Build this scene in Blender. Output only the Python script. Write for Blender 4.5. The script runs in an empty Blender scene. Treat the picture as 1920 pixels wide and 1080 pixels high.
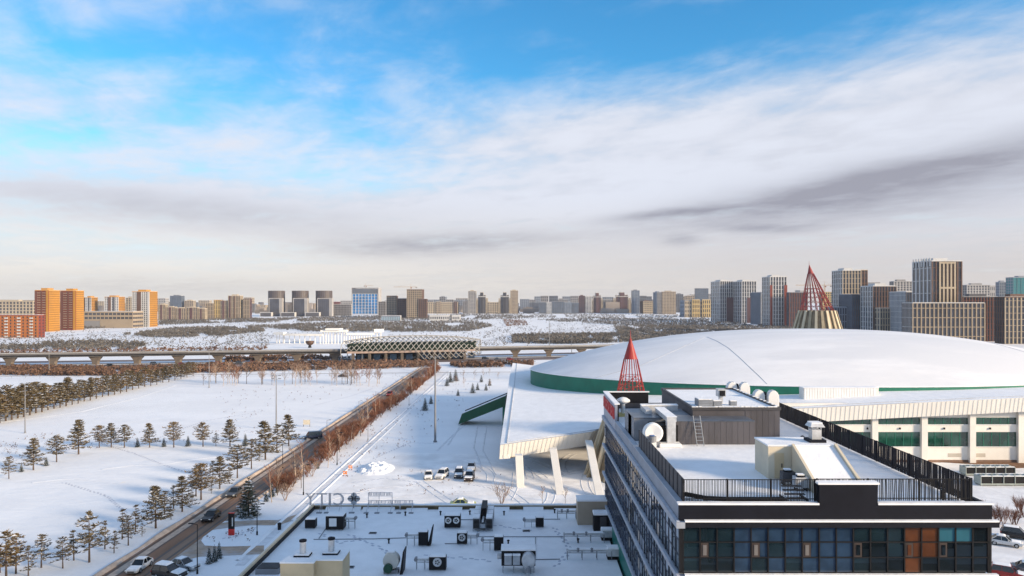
import bpy, math, random
from mathutils import Vector, Matrix, noise as mnoise

RNG = random.Random(11)
scene = bpy.context.scene
COL = scene.collection

# ------------------------------------------------------------------ camera
# The photograph's vanishing point is at pixel (980, 565) of 1920x1080; focal length 1350 px; eye 36 m above the ground.
PX, PY, F, H = 980.0, 565.0, 1350.0, 36.0
cam_data = bpy.data.cameras.new('camera')
cam = bpy.data.objects.new('camera', cam_data)
COL.objects.link(cam)
cam.location = (0, 0, H)
cam.rotation_euler = (math.radians(90), 0, 0)
cam_data.sensor_width = 36.0
cam_data.lens = 36.0 * F / 1920.0
cam_data.shift_x = -(PX - 960.0) / 1920.0
cam_data.shift_y = (PY - 540.0) / 1920.0
cam_data.clip_start = 0.5
cam_data.clip_end = 30000
scene.camera = cam

# ------------------------------------------------------------------ sun
SUN_AZ = math.atan2(0.90, -0.43)       # direction towards the sun, clockwise from +Y
SUN_EL = math.radians(16.0)
sun_data = bpy.data.lights.new('sun', 'SUN')
sun_data.energy = 4.5
sun_data.angle = math.radians(9.0)
sun_data.color = (1.0, 0.79, 0.55)
sun = bpy.data.objects.new('sun', sun_data)
COL.objects.link(sun)
to_sun = Vector((math.sin(SUN_AZ) * math.cos(SUN_EL), math.cos(SUN_AZ) * math.cos(SUN_EL), math.sin(SUN_EL)))
sun.rotation_euler = to_sun.to_track_quat('Z', 'Y').to_euler()
sun.location = to_sun * 300

# ------------------------------------------------------------------ exposure
vs = scene.view_settings
vs.view_transform = 'Standard'
vs.look = 'None'
vs.exposure = 0.56
vs.gamma = 1.0
vs.use_curve_mapping = False
scene.cycles.use_denoising = True
scene.cycles.max_bounces = 6
scene.cycles.volume_bounces = 0
scene.cycles.transparent_max_bounces = 8

# ------------------------------------------------------------------ sky
world = bpy.data.worlds.new('World')
scene.world = world
world.use_nodes = True
wt = world.node_tree
wt.nodes.clear()


class S:
    """a socket with arithmetic"""
    t = wt

    def __init__(self, s):
        self.s = s

    @classmethod
    def m(cls, op, *a, clamp=False):
        n = cls.t.nodes.new('ShaderNodeMath')
        n.operation = op
        n.use_clamp = clamp
        for i, v in enumerate(a):
            if isinstance(v, S):
                cls.t.links.new(v.s, n.inputs[i])
            else:
                n.inputs[i].default_value = v
        return S(n.outputs[0])

    def __add__(self, o): return S.m('ADD', self, o)
    def __radd__(self, o): return S.m('ADD', self, o)
    def __sub__(self, o): return S.m('SUBTRACT', self, o)
    def __rsub__(self, o): return S.m('SUBTRACT', o, self)
    def __mul__(self, o): return S.m('MULTIPLY', self, o)
    def __rmul__(self, o): return S.m('MULTIPLY', self, o)
    def __truediv__(self, o): return S.m('DIVIDE', self, o)
    def __rtruediv__(self, o): return S.m('DIVIDE', o, self)


def smooth(v, lo, hi):
    n = S.t.nodes.new('ShaderNodeMapRange')
    n.interpolation_type = 'SMOOTHSTEP'
    n.inputs['From Min'].default_value = lo
    n.inputs['From Max'].default_value = hi
    S.t.links.new(v.s, n.inputs['Value'])
    return S(n.outputs[0])


def vec(x, y, z=0.0):
    n = S.t.nodes.new('ShaderNodeCombineXYZ')
    for i, v in enumerate((x, y, z)):
        if isinstance(v, S):
            S.t.links.new(v.s, n.inputs[i])
        else:
            n.inputs[i].default_value = v
    return n.outputs[0]


def fbm(v, scale, detail=7.0, rough=0.55, dist=0.0):
    n = S.t.nodes.new('ShaderNodeTexNoise')
    n.inputs['Scale'].default_value = scale
    n.inputs['Detail'].default_value = detail
    n.inputs['Roughness'].default_value = rough
    n.inputs['Distortion'].default_value = dist
    S.t.links.new(v, n.inputs['Vector'])
    return S(n.outputs['Fac'])


def mixc(f, a, b):
    n = S.t.nodes.new('ShaderNodeMix')
    n.data_type = 'RGBA'
    if isinstance(f, S):
        S.t.links.new(f.s, n.inputs[0])
    else:
        n.inputs[0].default_value = f
    for i, v in ((6, a), (7, b)):
        if isinstance(v, tuple):
            n.inputs[i].default_value = (*v, 1)
        else:
            S.t.links.new(v, n.inputs[i])
    return n.outputs[2]


tc = wt.nodes.new('ShaderNodeTexCoord')
sep = wt.nodes.new('ShaderNodeSeparateXYZ')
wt.links.new(tc.outputs['Generated'], sep.inputs[0])
dx, dy, dz = S(sep.outputs[0]), S(sep.outputs[1]), S(sep.outputs[2])
az = S.m('ARCTAN2', dx, dy)
el = S.m('ARCSINE', dz)
zz = S.m('MAXIMUM', dz, 0.0) + 0.07
cx, cy = dx / zz, dy / zz                       # where the ray meets the cloud deck

sky = wt.nodes.new('ShaderNodeTexSky')
sky.sky_type = 'NISHITA'
sky.sun_disc = False
sky.sun_elevation = SUN_EL
sky.sun_rotation = SUN_AZ
sky.altitude = 350
sky.air_density = 1.0
sky.dust_density = 0.3
sky.ozone_density = 2.0
hs = wt.nodes.new('ShaderNodeHueSaturation')
hs.inputs['Saturation'].default_value = 1.2
hs.inputs['Value'].default_value = 1.22
wt.links.new(sky.outputs[0], hs.inputs['Color'])


def ang(px, py):
    a = math.atan((px - PX) / F)
    return a, math.atan((PY - py) / F * math.cos(a))


warp = fbm(vec(cx * 0.6, cy * 0.6, 3.0), 0.9, 4.0, 0.5) - 0.5
warp2 = fbm(vec(cx * 0.5, cy * 0.5, 9.0), 1.3, 5.0, 0.55) - 0.5


def cloud_at(px, py, rx, ry, slope=0.0, wob=0.06):
    """a soft bank of cloud (or clear air) round one compass direction"""
    a0, e0 = ang(px, py)
    u = (az - a0 + warp * wob * 2) / (rx / F)
    v = (el - e0 + (az - a0) * -slope + warp2 * wob * 0.6) / (ry / F)
    return S.m('POWER', math.e, (u * u + v * v) * -1.0)


streak = fbm(vec(cx * 0.50 + cy * 0.28, cy * 0.85, 1.0), 1.0, 9.0, 0.56, 0.45)
ripple = fbm(vec(cx * 1.0 + cy * 0.3, cy * 0.75, 4.0), 3.6, 8.0, 0.60, 0.25)
cover = (streak * 0.55 + ripple * 0.45 - 0.5) * 2.0 + 0.47
clear = (cloud_at(1170, 20, 400, 130, 0.06) * 0.42 + cloud_at(1660, 5, 280, 50, 0.02) * 0.26 + cloud_at(640, 20, 300, 90, 0.1) * 0.08 + cloud_at(200, 60, 400, 100, 0.05) * 0.32
         + cloud_at(560, 250, 380, 70, -0.10) * 0.20 + cloud_at(60, 290, 220, 60) * 0.18 + cloud_at(1000, 150, 300, 50, 0.1) * 0.15
         + cloud_at(60, 450, 330, 55) * 0.34 + cloud_at(420, 490, 220, 28) * 0.26 + cloud_at(640, 330, 180, 40) * 0.2)
bank = (cloud_at(1750, 140, 420, 110, 0.08) * 0.20 + cloud_at(200, 185, 360, 50, -0.05) * 0.20
        + cloud_at(1050, 240, 330, 55, 0.1) * 0.22 + cloud_at(400, 375, 500, 40) * 0.16
        + cloud_at(1600, 280, 700, 80, 0.12) * 0.25)
low = smooth(el, math.radians(11), math.radians(2.0))
low2 = smooth(el, math.radians(23), math.radians(7))
dens = smooth(cover - clear + bank + low * 0.14 + low2 * 0.30, 0.12, 0.95)
dark = (cloud_at(1560, 358, 350, 30, 0.16, 0.05) * 0.66 + cloud_at(1850, 330, 380, 58, 0.13, 0.06) * 0.62
        + cloud_at(1250, 402, 120, 9, 0.08, 0.012) * 0.55
        + cloud_at(280, 385, 300, 30, -0.04, 0.04) * 0.33 + cloud_at(820, 458, 220, 20, 0.05, 0.02) * 0.56
        + cloud_at(1275, 450, 34, 11, 0, 0.01) * 0.40 + cloud_at(1430, 427, 80, 10, 0, 0.015) * 0.45
        + cloud_at(300, 535, 330, 20, 0, 0.02) * 0.28 + cloud_at(640, 425, 320, 40, 0, 0.04) * 0.16 + cloud_at(1300, 500, 700, 40, 0, 0.03) * 0.12)
dark = S.m('MULTIPLY', dark, ripple * 1.1 + 0.45, clamp=True)
K = 10.0
white_c = (0.405 * K, 0.426 * K, 0.482 * K)
grey_c = (0.190 * K, 0.195 * K, 0.232 * K)
east = smooth(az, -0.5, 0.6)
hor = mixc(east, (0.490 * K, 0.465 * K, 0.425 * K), (0.375 * K, 0.352 * K, 0.340 * K))
lowc = mixc(smooth(el, math.radians(9), math.radians(0.5)), white_c, hor)
shade = smooth(streak * 0.5 + ripple * 0.5, 0.60, 0.38) * 0.24
cloud_c = mixc(S.m('MAXIMUM', dark, shade), lowc, grey_c)
tint = wt.nodes.new('ShaderNodeVectorMath')
tint.operation = 'MULTIPLY'
tint.inputs[1].default_value = (0.46, 0.92, 1.02)
wt.links.new(hs.outputs[0], tint.inputs[0])
clear_c = mixc(smooth(el, math.radians(13), math.radians(3)), tint.outputs[0], mixc(smooth(el, math.radians(5), math.radians(0.5)), (0.40 * K, 0.465 * K, 0.505 * K), (0.47 * K, 0.46 * K, 0.44 * K)))
sky_c = mixc(dens, clear_c, cloud_c)
sky_c = mixc(dark * 0.9, sky_c, cloud_c)
bg = wt.nodes.new('ShaderNodeBackground')
bg.inputs['Strength'].default_value = 0.13
wt.links.new(sky_c, bg.inputs['Color'])
wo = wt.nodes.new('ShaderNodeOutputWorld')
wt.links.new(bg.outputs[0], wo.inputs['Surface'])


# ------------------------------------------------------------------ helpers
def W(px, py, z=0.0):
    """where the sight line through a pixel meets the level z"""
    D = F * (H - z) / (py - PY)
    return Vector(((px - PX) / F * D, D, z))


def WD(px, py, D):
    """the point of a sight line at the depth D"""
    return Vector(((px - PX) / F * D, D, H - (py - PY) / F * D))


def XD(px, D):
    return (px - PX) / F * D


def ZD(py, D):
    return H - (py - PY) / F * D


ORG = {}


def tag(o, label=None, cat=None, group=None, kind=None):
    if label: o['label'] = label
    if cat: o['category'] = cat
    if group: o['group'] = group
    if kind: o['kind'] = kind
    return o


def thing(name, label, cat, loc=(0, 0, 0), group=None):
    o = bpy.data.objects.new(name, None)
    o.empty_display_size = 0.5
    COL.objects.link(o)
    o.location = loc
    ORG[o.name] = Vector(loc)
    return tag(o, label, cat, group)


class MB:
    def __init__(self):
        self.v = []
        self.f = []

    def poly(self, pts):
        n = len(self.v)
        self.v += [tuple(p) for p in pts]
        self.f.append(tuple(range(n, n + len(pts))))
        return self

    def raw(self, vs, fs):
        n = len(self.v)
        self.v += [tuple(p) for p in vs]
        self.f += [tuple(i + n for i in f) for f in fs]
        return self

    def box(self, x0, x1, y0, y1, z0, z1, tx=0.0, ty=0.0):
        if x0 > x1: x0, x1 = x1, x0
        if y0 > y1: y0, y1 = y1, y0
        if z0 > z1: z0, z1 = z1, z0
        return self.raw([(x0, y0, z0), (x1, y0, z0), (x1, y1, z0), (x0, y1, z0),
                         (x0 + tx, y0 + ty, z1), (x1 - tx, y0 + ty, z1), (x1 - tx, y1 - ty, z1), (x0 + tx, y1 - ty, z1)],
                        [(0, 3, 2, 1), (4, 5, 6, 7), (0, 1, 5, 4), (1, 2, 6, 5), (2, 3, 7, 6), (3, 0, 4, 7)])

    def cbox(self, x, y, z, w, d, h):
        """box by the middle of its underside"""
        return self.box(x - w / 2, x + w / 2, y - d / 2, y + d / 2, z, z + h)

    def tube(self, a, b, r0, r1=None, n=6, cap=True):
        a, b = Vector(a), Vector(b)
        r1 = r0 if r1 is None else r1
        d = b - a
        if d.length < 1e-6: return self
        d.normalize()
        u = d.orthogonal().normalized()
        w = d.cross(u)
        vs = []
        for c, r in ((a, r0), (b, r1)):
            for i in range(n):
                t = 2 * math.pi * i / n
                vs.append(c + (u * math.cos(t) + w * math.sin(t)) * r)
        fs = [(i, (i + 1) % n, n + (i + 1) % n, n + i) for i in range(n)]
        if cap:
            fs += [tuple(reversed(range(n))), tuple(range(n, 2 * n))]
        return self.raw(vs, fs)

    def path(self, pts, r, n=5):
        for a, b in zip(pts, pts[1:]):
            self.tube(a, b, r, r, n)
        return self

    def lathe(self, prof, c=(0, 0, 0), n=16, a0=0.0, cap=True):
        c = Vector(c)
        vs = []
        for r, z in prof:
            for i in range(n):
                t = a0 + 2 * math.pi * i / n
                vs.append((c.x + r * math.cos(t), c.y + r * math.sin(t), c.z + z))
        fs = []
        for k in range(len(prof) - 1):
            for i in range(n):
                j = (i + 1) % n
                fs.append((k * n + i, k * n + j, (k + 1) * n + j, (k + 1) * n + i))
        if cap:
            fs.append(tuple(reversed(range(n))))
            fs.append(tuple(range((len(prof) - 1) * n, len(prof) * n)))
        return self.raw(vs, fs)

    def prism(self, pts, z0, z1):
        n = len(pts)
        vs = [(x, y, z0) for x, y in pts] + [(x, y, z1) for x, y in pts]
        fs = [(i, (i + 1) % n, n + (i + 1) % n, n + i) for i in range(n)]
        fs += [tuple(reversed(range(n))), tuple(range(n, 2 * n))]
        return self.raw(vs, fs)

    def xprism(self, prof, x0, x1):
        """outline in (y, z) drawn out along x"""
        n = len(prof)
        vs = [(x0, y, z) for y, z in prof] + [(x1, y, z) for y, z in prof]
        fs = [(i, (i + 1) % n, n + (i + 1) % n, n + i) for i in range(n)]
        fs += [tuple(reversed(range(n))), tuple(range(n, 2 * n))]
        return self.raw(vs, fs)

    def yprism(self, prof, y0, y1):
        """outline in (x, z) drawn out along y"""
        n = len(prof)
        vs = [(x, y0, z) for x, z in prof] + [(x, y1, z) for x, z in prof]
        fs = [(i, (i + 1) % n, n + (i + 1) % n, n + i) for i in range(n)]
        fs += [tuple(reversed(range(n))), tuple(range(n, 2 * n))]
        return self.raw(vs, fs)

    def build(self, name, mat, parent=None, smooth=False, bevel=0.0, recalc=True):
        me = bpy.data.meshes.new(name)
        if parent is not None:
            off = ORG[parent.name]
        else:
            xs = [p[0] for p in self.v]; ys = [p[1] for p in self.v]; zs = [p[2] for p in self.v]
            off = Vector(((min(xs) + max(xs)) / 2, (min(ys) + max(ys)) / 2, min(zs)))
        me.from_pydata([(p[0] - off.x, p[1] - off.y, p[2] - off.z) for p in self.v], [], self.f)
        if recalc:
            import bmesh
            bm = bmesh.new(); bm.from_mesh(me)
            bmesh.ops.recalc_face_normals(bm, faces=bm.faces)
            bm.to_mesh(me); bm.free()
        if smooth:
            me.polygons.foreach_set('use_smooth', [True] * len(me.polygons))
        me.materials.append(mat)
        me.update()
        o = bpy.data.objects.new(name, me)
        COL.objects.link(o)
        if parent is not None:
            o.parent = parent
        else:
            o.location = off
        ORG[o.name] = off.copy()
        if bevel:
            b = o.modifiers.new('bevel', 'BEVEL')
            b.width = bevel
            b.segments = 2
            b.limit_method = 'ANGLE'
        return o


def twin(o, parent=None, **kw):
    """a copy of one mesh object that shares its data"""
    c = o.copy()
    COL.objects.link(c)
    c.parent = parent if parent is not None else o.parent
    for k, v in kw.items():
        setattr(c, k, v)
    return c


def copy_tree(root, loc, rz=0.0, sc=1.0, label=None):
    r = root.copy()
    COL.objects.link(r)
    r.location = loc
    r.rotation_euler = (0, 0, rz)
    r.scale = sc if isinstance(sc, tuple) else (sc, sc, sc)
    if label: r['label'] = label
    ORG[r.name] = Vector(loc)
    for ch in root.children:
        c = ch.copy(); COL.objects.link(c); c.parent = r
        for g in ch.children:
            d = g.copy(); COL.objects.link(d); d.parent = c
    return r


# ------------------------------------------------------------------ materials
MATS = {}


def mat(name, col, rough=0.8, var=0.08, scale=0.6, bump=0.0, bscale=4.0, metal=0.0, spec=0.4, island=0.0, col2=None, c2=(0.5, 0.7), trans=0.0, stretch=(1, 1, 1)):
    if name in MATS: return MATS[name]
    m = bpy.data.materials.new(name)
    m.use_nodes = True
    t = m.node_tree
    t.nodes.clear()
    S.t = t
    p = t.nodes.new('ShaderNodeBsdfPrincipled')
    o = t.nodes.new('ShaderNodeOutputMaterial')
    t.links.new(p.outputs[0], o.inputs[0])
    g = t.nodes.new('ShaderNodeNewGeometry')
    mp = t.nodes.new('ShaderNodeMapping')
    mp.inputs['Scale'].default_value = stretch
    t.links.new(g.outputs['Position'], mp.inputs[0])
    pos = mp.outputs[0]
    n = fbm(pos, scale, 6.0, 0.6)
    a = tuple(max(0.0, c * (1 - var)) for c in col)
    b = tuple(min(1.0, c * (1 + var)) for c in col)
    c = mixc(smooth(n, 0.32, 0.68), a, b)
    if col2:
        n2 = fbm(pos, scale * 0.37, 8.0, 0.62, 0.3)
        c = mixc(smooth(n2, *c2), c, col2)
    if island:
        f = S(g.outputs['Random Per Island']) * (2 * island) + (1 - island)
        v = t.nodes.new('ShaderNodeVectorMath'); v.operation = 'SCALE'
        t.links.new(c, v.inputs[0]); t.links.new(f.s, v.inputs['Scale'])
        c = v.outputs[0]
    t.links.new(c, p.inputs['Base Color'])
    p.inputs['Roughness'].default_value = rough
    p.inputs['Metallic'].default_value = metal
    p.inputs['Specular IOR Level'].default_value = spec
    if trans:
        p.inputs['Transmission Weight'].default_value = trans
    if bump:
        bn = t.nodes.new('ShaderNodeBump')
        bn.inputs['Strength'].default_value = 1.0
        bn.inputs['Distance'].default_value = bump
        h = fbm(pos, bscale, 5.0, 0.6)
        t.links.new(h.s, bn.inputs['Height'])
        t.links.new(bn.outputs[0], p.inputs['Normal'])
    MATS[name] = m
    S.t = wt
    return m


SNOW = mat('snow', (0.88, 0.885, 0.89), 0.75, 0.05, 0.35, 0.10, 0.7, spec=0.25)
ROOFSNOW = mat('roof_snow', (0.88, 0.885, 0.89), 0.75, 0.04, 0.5, 0.05, 1.3, spec=0.25)
FIELD = mat('field_snow', (0.88, 0.885, 0.89), 0.75, 0.04, 0.05, 0.26, 0.30, spec=0.25, col2=(0.80, 0.81, 0.83), c2=(0.50, 0.72), stretch=(0.5, 1.0, 1))
TRACK = mat('trodden_snow', (0.72, 0.725, 0.74), 0.8, 0.12, 0.8, 0.06, 2.0, spec=0.2)
PARKSNOW = mat('driven_snow', (0.85, 0.845, 0.84), 0.8, 0.10, 0.25, 0.07, 0.9, spec=0.2, col2=(0.76, 0.75, 0.745), c2=(0.5, 0.7))
ROAD = mat('slush_road', (0.23, 0.128, 0.075), 0.7, 0.20, 0.5, 0.02, 4, spec=0.3, col2=(0.40, 0.275, 0.19), c2=(0.48, 0.64), stretch=(1, 0.06, 1))
RUT = mat('wet_rut', (0.085, 0.058, 0.044), 0.5, 0.25, 0.4, 0.01, 5, stretch=(1, 0.05, 1))
LANE = mat('slush_lane', (0.40, 0.295, 0.215), 0.75, 0.2, 0.6, 0.02, 4, col2=(0.45, 0.41, 0.39), c2=(0.45, 0.65))
BANK = mat('dirty_snow_bank', (0.50, 0.40, 0.32), 0.85, 0.18, 0.7, 0.05, 3)
HWY = mat('highway_asphalt', (0.13, 0.10, 0.095), 0.8, 0.25, 0.15, 0, col2=(0.30, 0.25, 0.24), c2=(0.5, 0.7), stretch=(0.1, 1, 1))
CONC = mat('concrete', (0.14, 0.135, 0.13), 0.85, 0.12, 0.4)
BEIGE = mat('beige_render', (0.60, 0.47, 0.29), 0.85, 0.07, 0.5)
CREAM = mat('cream_render', (0.66, 0.58, 0.44), 0.85, 0.06, 0.5)
WHITEP = mat('white_cladding', (0.76, 0.73, 0.67), 0.6, 0.05, 0.3)
WHITE = mat('white_paint', (0.78, 0.78, 0.77), 0.6, 0.05, 0.4)
DARK = mat('dark_panel', (0.010, 0.011, 0.017), 0.6, 0.15, 0.5, spec=0.12)
DARKG = mat('dark_grey_sheet', (0.062, 0.060, 0.065), 0.6, 0.2, 0.7)
BLACK = mat('black_metal', (0.010, 0.010, 0.012), 0.55, 0.1, 1, spec=0.2)
STEEL = mat('galvanised_steel', (0.42, 0.44, 0.46), 0.42, 0.12, 2, metal=0.75)
ZINC = mat('zinc_duct', (0.56, 0.57, 0.58), 0.5, 0.15, 1.6, metal=0.35)
GREYM = mat('grey_painted_metal', (0.22, 0.23, 0.25), 0.5, 0.1, 1)
LEDGE = mat('blue_grey_ledge', (0.34, 0.37, 0.42), 0.55, 0.08, 0.6)
GREEN = mat('green_cladding', (0.004, 0.150, 0.095), 0.5, 0.12, 0.3)
TEAL = mat('teal_glass_wall', (0.010, 0.18, 0.145), 0.3, 0.12, 0.3)
RED = mat('red_steel', (0.31, 0.026, 0.022), 0.5, 0.12, 0.6)
REDL = mat('red_letter', (0.60, 0.020, 0.020), 0.4, 0.05, 1)
OCHRE = mat('ochre_panel', (0.36, 0.30, 0.20), 0.7, 0.15, 0.4)
GLASS = mat('window_glass', (0.010, 0.022, 0.030), 0.02, 0.25, 0.6, spec=1.0)
GLASS2 = mat('window_glass_dark', (0.007, 0.012, 0.016), 0.02, 0.25, 0.3, spec=0.8)
GLASS3 = mat('window_glass_blue', (0.022, 0.045, 0.085), 0.02, 0.25, 0.6, spec=1.0)
GLASSO = mat('window_orange_blind', (0.095, 0.034, 0.013), 0.15, 0.25, 0.6, spec=0.7)
GLASSG = mat('window_glass_green', (0.008, 0.052, 0.036), 0.06, 0.5, 0.35, spec=0.8)
GLASSB = mat('window_sky_blue', (0.035, 0.13, 0.18), 0.08, 0.12, 0.3, spec=0.8)
BROWNF = mat('brown_window_frame', (0.045, 0.032, 0.028), 0.5, 0.1, 1)
BLIND = mat('grey_blind', (0.15, 0.14, 0.135), 0.4, 0.1, 1)
BARK = mat('bark', (0.090, 0.062, 0.045), 0.9, 0.25, 3)
BIRCH = mat('pale_bark', (0.42, 0.34, 0.27), 0.9, 0.25, 2)
TWIG = mat('red_brown_twigs', (0.175, 0.075, 0.044), 0.9, 0.25, 0.15, island=0.45)
TWIGP = mat('pale_twigs', (0.30, 0.21, 0.155), 0.9, 0.2, 0.3, island=0.4)
NEEDLE = mat('pine_needles', (0.125, 0.098, 0.055), 0.8, 0.3, 0.4, island=0.6, spec=0.2)
NEEDLEG = mat('golden_pine_needles', (0.155, 0.108, 0.050), 0.8, 0.3, 0.4, island=0.6, spec=0.2)
NEEDLED = mat('spruce_needles', (0.038, 0.050, 0.040), 0.8, 0.3, 0.5, island=0.6, spec=0.2)
WOOD = mat('park_scrub', (0.105, 0.096, 0.085), 0.9, 0.35, 0.02, island=0.5)
WOODR = mat('russet_scrub', (0.135, 0.078, 0.052), 0.9, 0.3, 0.02, island=0.5)
RUBBER = mat('tyre_rubber', (0.02, 0.02, 0.02), 0.8)
LAMPG = mat('headlight_lens', (0.75, 0.76, 0.72), 0.2)
TAIL = mat('tail_light_lens', (0.45, 0.02, 0.02), 0.25)
ORANGE = mat('orange_plastic', (0.85, 0.24, 0.03), 0.5)
EARTH = mat('bare_earth', (0.20, 0.105, 0.055), 0.9, 0.3, 0.8)
# ================================================================== GROUND, ROADS, PATHS
def structure(mb, name, m, **k):
    o = mb.build(name, m, **k)
    o['kind'] = 'structure'
    return o


structure(MB().poly([(-9000, -600, 0), (9000, -600, 0), (9000, 12000, 0), (-9000, 12000, 0)]), 'ground', FIELD)


def strip_y(x0, x1, y0, y1, z):
    return MB().poly([(x0, y0, z), (x1, y0, z), (x1, y1, z), (x0, y1, z)])


def ground_poly(pts, z):
    return MB().poly([W(x, y, 0).xy.to_3d() + Vector((0, 0, z)) for x, y in pts])


RX0, RX1 = -55.2, -48.8
road = structure(strip_y(RX0, RX1, -60, 392, 0.030), 'road', ROAD)
for a, b in ((-54.85, -54.50), (-53.30, -53.02), (-51.25, -50.85), (-49.7, -49.35)):
    strip_y(a, b, -60, 392, 0.036).build('wheel_rut', RUT, road)
strip_y(-54.45, -53.35, -60, 392, 0.036).build('slush_strip', BANK, road)
strip_y(-50.8, -49.75, -60, 392, 0.036).build('brown_strip', mat('brown_slush', (0.22, 0.14, 0.092), 0.7, 0.25, 0.5, stretch=(1, 0.05, 1)), road)


def ridge(name, pts, w, h, m, kind='structure'):
    """a low irregular bank of snow along a line on the ground"""
    mb = MB()
    P = []
    for a, b in zip(pts, pts[1:]):
        a, b = Vector(a), Vector(b)
        n = max(1, int((b - a).length / 2.5))
        P += [a.lerp(b, i / n) for i in range(n)]
    P.append(Vector(pts[-1]))
    prev = None
    rows = []
    for i, p in enumerate(P):
        d = (P[min(i + 1, len(P) - 1)] - P[max(i - 1, 0)]).normalized()
        s = Vector((d.y, -d.x))
        k = 0.75 + 0.5 * mnoise.noise(Vector((p.x * 0.21, p.y * 0.21, 5)))
        hh = max(0.06, h * (k + 0.25 * mnoise.noise(Vector((p.x, p.y * 0.9, 1)))))
        ww = w * k
        rows.append([(p.x + s.x * ww * t, p.y + s.y * ww * t, hh * f + 0.012) for t, f in ((-.5, 0), (-.28, .75), (0, 1), (.28, .7), (.5, 0))])
    vs = [v for r in rows for v in r]
    fs = [(i * 5 + j, i * 5 + j + 1, i * 5 + j + 6, i * 5 + j + 5) for i in range(len(rows) - 1) for j in range(4)]
    o = mb.raw(vs, fs).build(name, m, smooth=True)
    o['kind'] = kind
    return o


ridge('snow_bank', [(RX0 - 0.5, -40), (RX0 - 0.5, 390)], 1.3, 0.5, BANK)
ridge('snow_bank', [(RX1 + 0.5, 118), (RX1 + 0.5, 390)], 1.2, 0.4, BANK)
ridge('ski_track', [(-39.6, 100), (-39.2, 200), (-37.6, 372)], 0.8, 0.16, SNOW)
ridge('ski_track', [(-37.8, 118), (-37.4, 200), (-36.2, 372)], 0.8, 0.14, SNOW)
structure(strip_y(-39.2, -37.9, 98, 372, 0.008), 'path', TRACK)
for pts in ([(0, 792), (60, 785), (150, 772), (260, 745), (330, 722)],[(60, 905), (110, 899), (150, 897), (200, 903), (230, 905)], [(190, 880), (250, 872), (300, 872), (360, 862), (420, 855)]):
    ridge('drift_line', [W(x, y).xy for x, y in pts], 2.2, 0.10, SNOW)

structure(ground_poly([(440, 948), (405, 984), (385, 1000), (377, 1014), (384, 1023), (420, 1025), (460, 1024), (495, 1023), (495, 1039), (420, 1042), (375, 1044), (335, 1053),
                       (300, 1066), (262, 1100), (190, 1160), (120, 1160), (330, 1000)], 0.022), 'driveway', LANE)
structure(ground_poly([(405, 983), (432, 978), (470, 976), (522, 975), (572, 960), (580, 964), (524, 985), (470, 985), (432, 989), (398, 994)], 0.026), 'lane', LANE)
# the open car park between the long roof and the arena
structure(ground_poly([(612, 930), (680, 880), (760, 848), (900, 852), (960, 880), (1010, 900), (1180, 905), (1240, 960), (600, 960)], 0.010), 'car_park', PARKSNOW)
for pts in ([(840, 835), (862, 800), (905, 770)], [(820, 845), (850, 815), (880, 790)], [(905, 880), (888, 840), (895, 800)], [(930, 890), (905, 845), (912, 800)], [(610, 940), (700, 915), (850, 905), (960, 915)], [(620, 950), (760, 930), (930, 925)]):
    ridge('wheel_track', [W(x, y).xy for x, y in pts], 0.7, 0.07, TRACK)
structure(ground_poly([(1700, 872), (1990, 874), (2000, 1120), (1700, 1120), (1640, 930)], 0.012), 'parking_lot', PARKSNOW)
structure(ground_poly([(1752, 866), (1990, 868), (1990, 876), (1870, 879), (1845, 872)], 0.030), 'bare_verge', EARTH)

# tyre marks wandering over the open car park
rt = random.Random(3)
for k in range(16):
    x, y = rt.uniform(-20, 14), rt.uniform(118, 150)
    a = rt.uniform(-.5, .5) + (math.pi / 2 if k % 3 else 0)
    c = rt.uniform(-.05, .05)
    pts = []
    for s in range(9):
        pts.append(Vector((x, y)))
        x += 2.6 * math.cos(a); y += 2.6 * math.sin(a); a += c * 2.6
    if any(q.y < 104 or q.y > 172 or q.x > 24 or q.x < -34 for q in pts): continue
    for off in (-.75, .75):
        ridge('wheel_track', [q + Vector((off * math.sin(a - c * 20), -off * math.cos(a - c * 20))) for q in pts], 0.42, 0.05, TRACK)


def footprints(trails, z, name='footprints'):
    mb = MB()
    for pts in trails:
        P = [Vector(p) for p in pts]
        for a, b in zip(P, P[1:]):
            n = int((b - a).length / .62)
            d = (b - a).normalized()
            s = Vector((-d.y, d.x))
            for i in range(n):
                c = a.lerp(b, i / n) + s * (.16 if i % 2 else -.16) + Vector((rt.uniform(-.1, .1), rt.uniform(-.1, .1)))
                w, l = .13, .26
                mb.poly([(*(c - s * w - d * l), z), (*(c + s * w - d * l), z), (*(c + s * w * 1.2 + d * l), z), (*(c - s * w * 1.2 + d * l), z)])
    o = mb.build(name, mat('footprint_shadow', (0.52, 0.54, 0.60), 0.9, 0.1, 1), recalc=False)  # flat patches; the shade inside each print is in the colour
    return tag(o, 'lines of footprints on the snow with their shade painted flat', 'footprints', None, 'stuff')


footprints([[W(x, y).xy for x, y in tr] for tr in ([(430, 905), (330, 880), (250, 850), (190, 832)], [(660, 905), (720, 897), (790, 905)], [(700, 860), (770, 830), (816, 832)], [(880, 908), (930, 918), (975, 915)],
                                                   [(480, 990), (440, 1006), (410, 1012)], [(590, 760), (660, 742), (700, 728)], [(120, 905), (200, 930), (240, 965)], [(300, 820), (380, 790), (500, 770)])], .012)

# highway beneath the viaduct; the viaduct's centre line bends gently away from the camera
CL = [(-560, 362), (-420, 380), (-291, 402), (-157, 426), (-103, 437), (-27, 458), (63, 482), (170, 512)]


def clY(x):
    for (a, ya), (b, yb) in zip(CL, CL[1:]):
        if x <= b:
            return ya + (yb - ya) * (x - a) / (b - a)
    return CL[-1][1]


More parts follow.
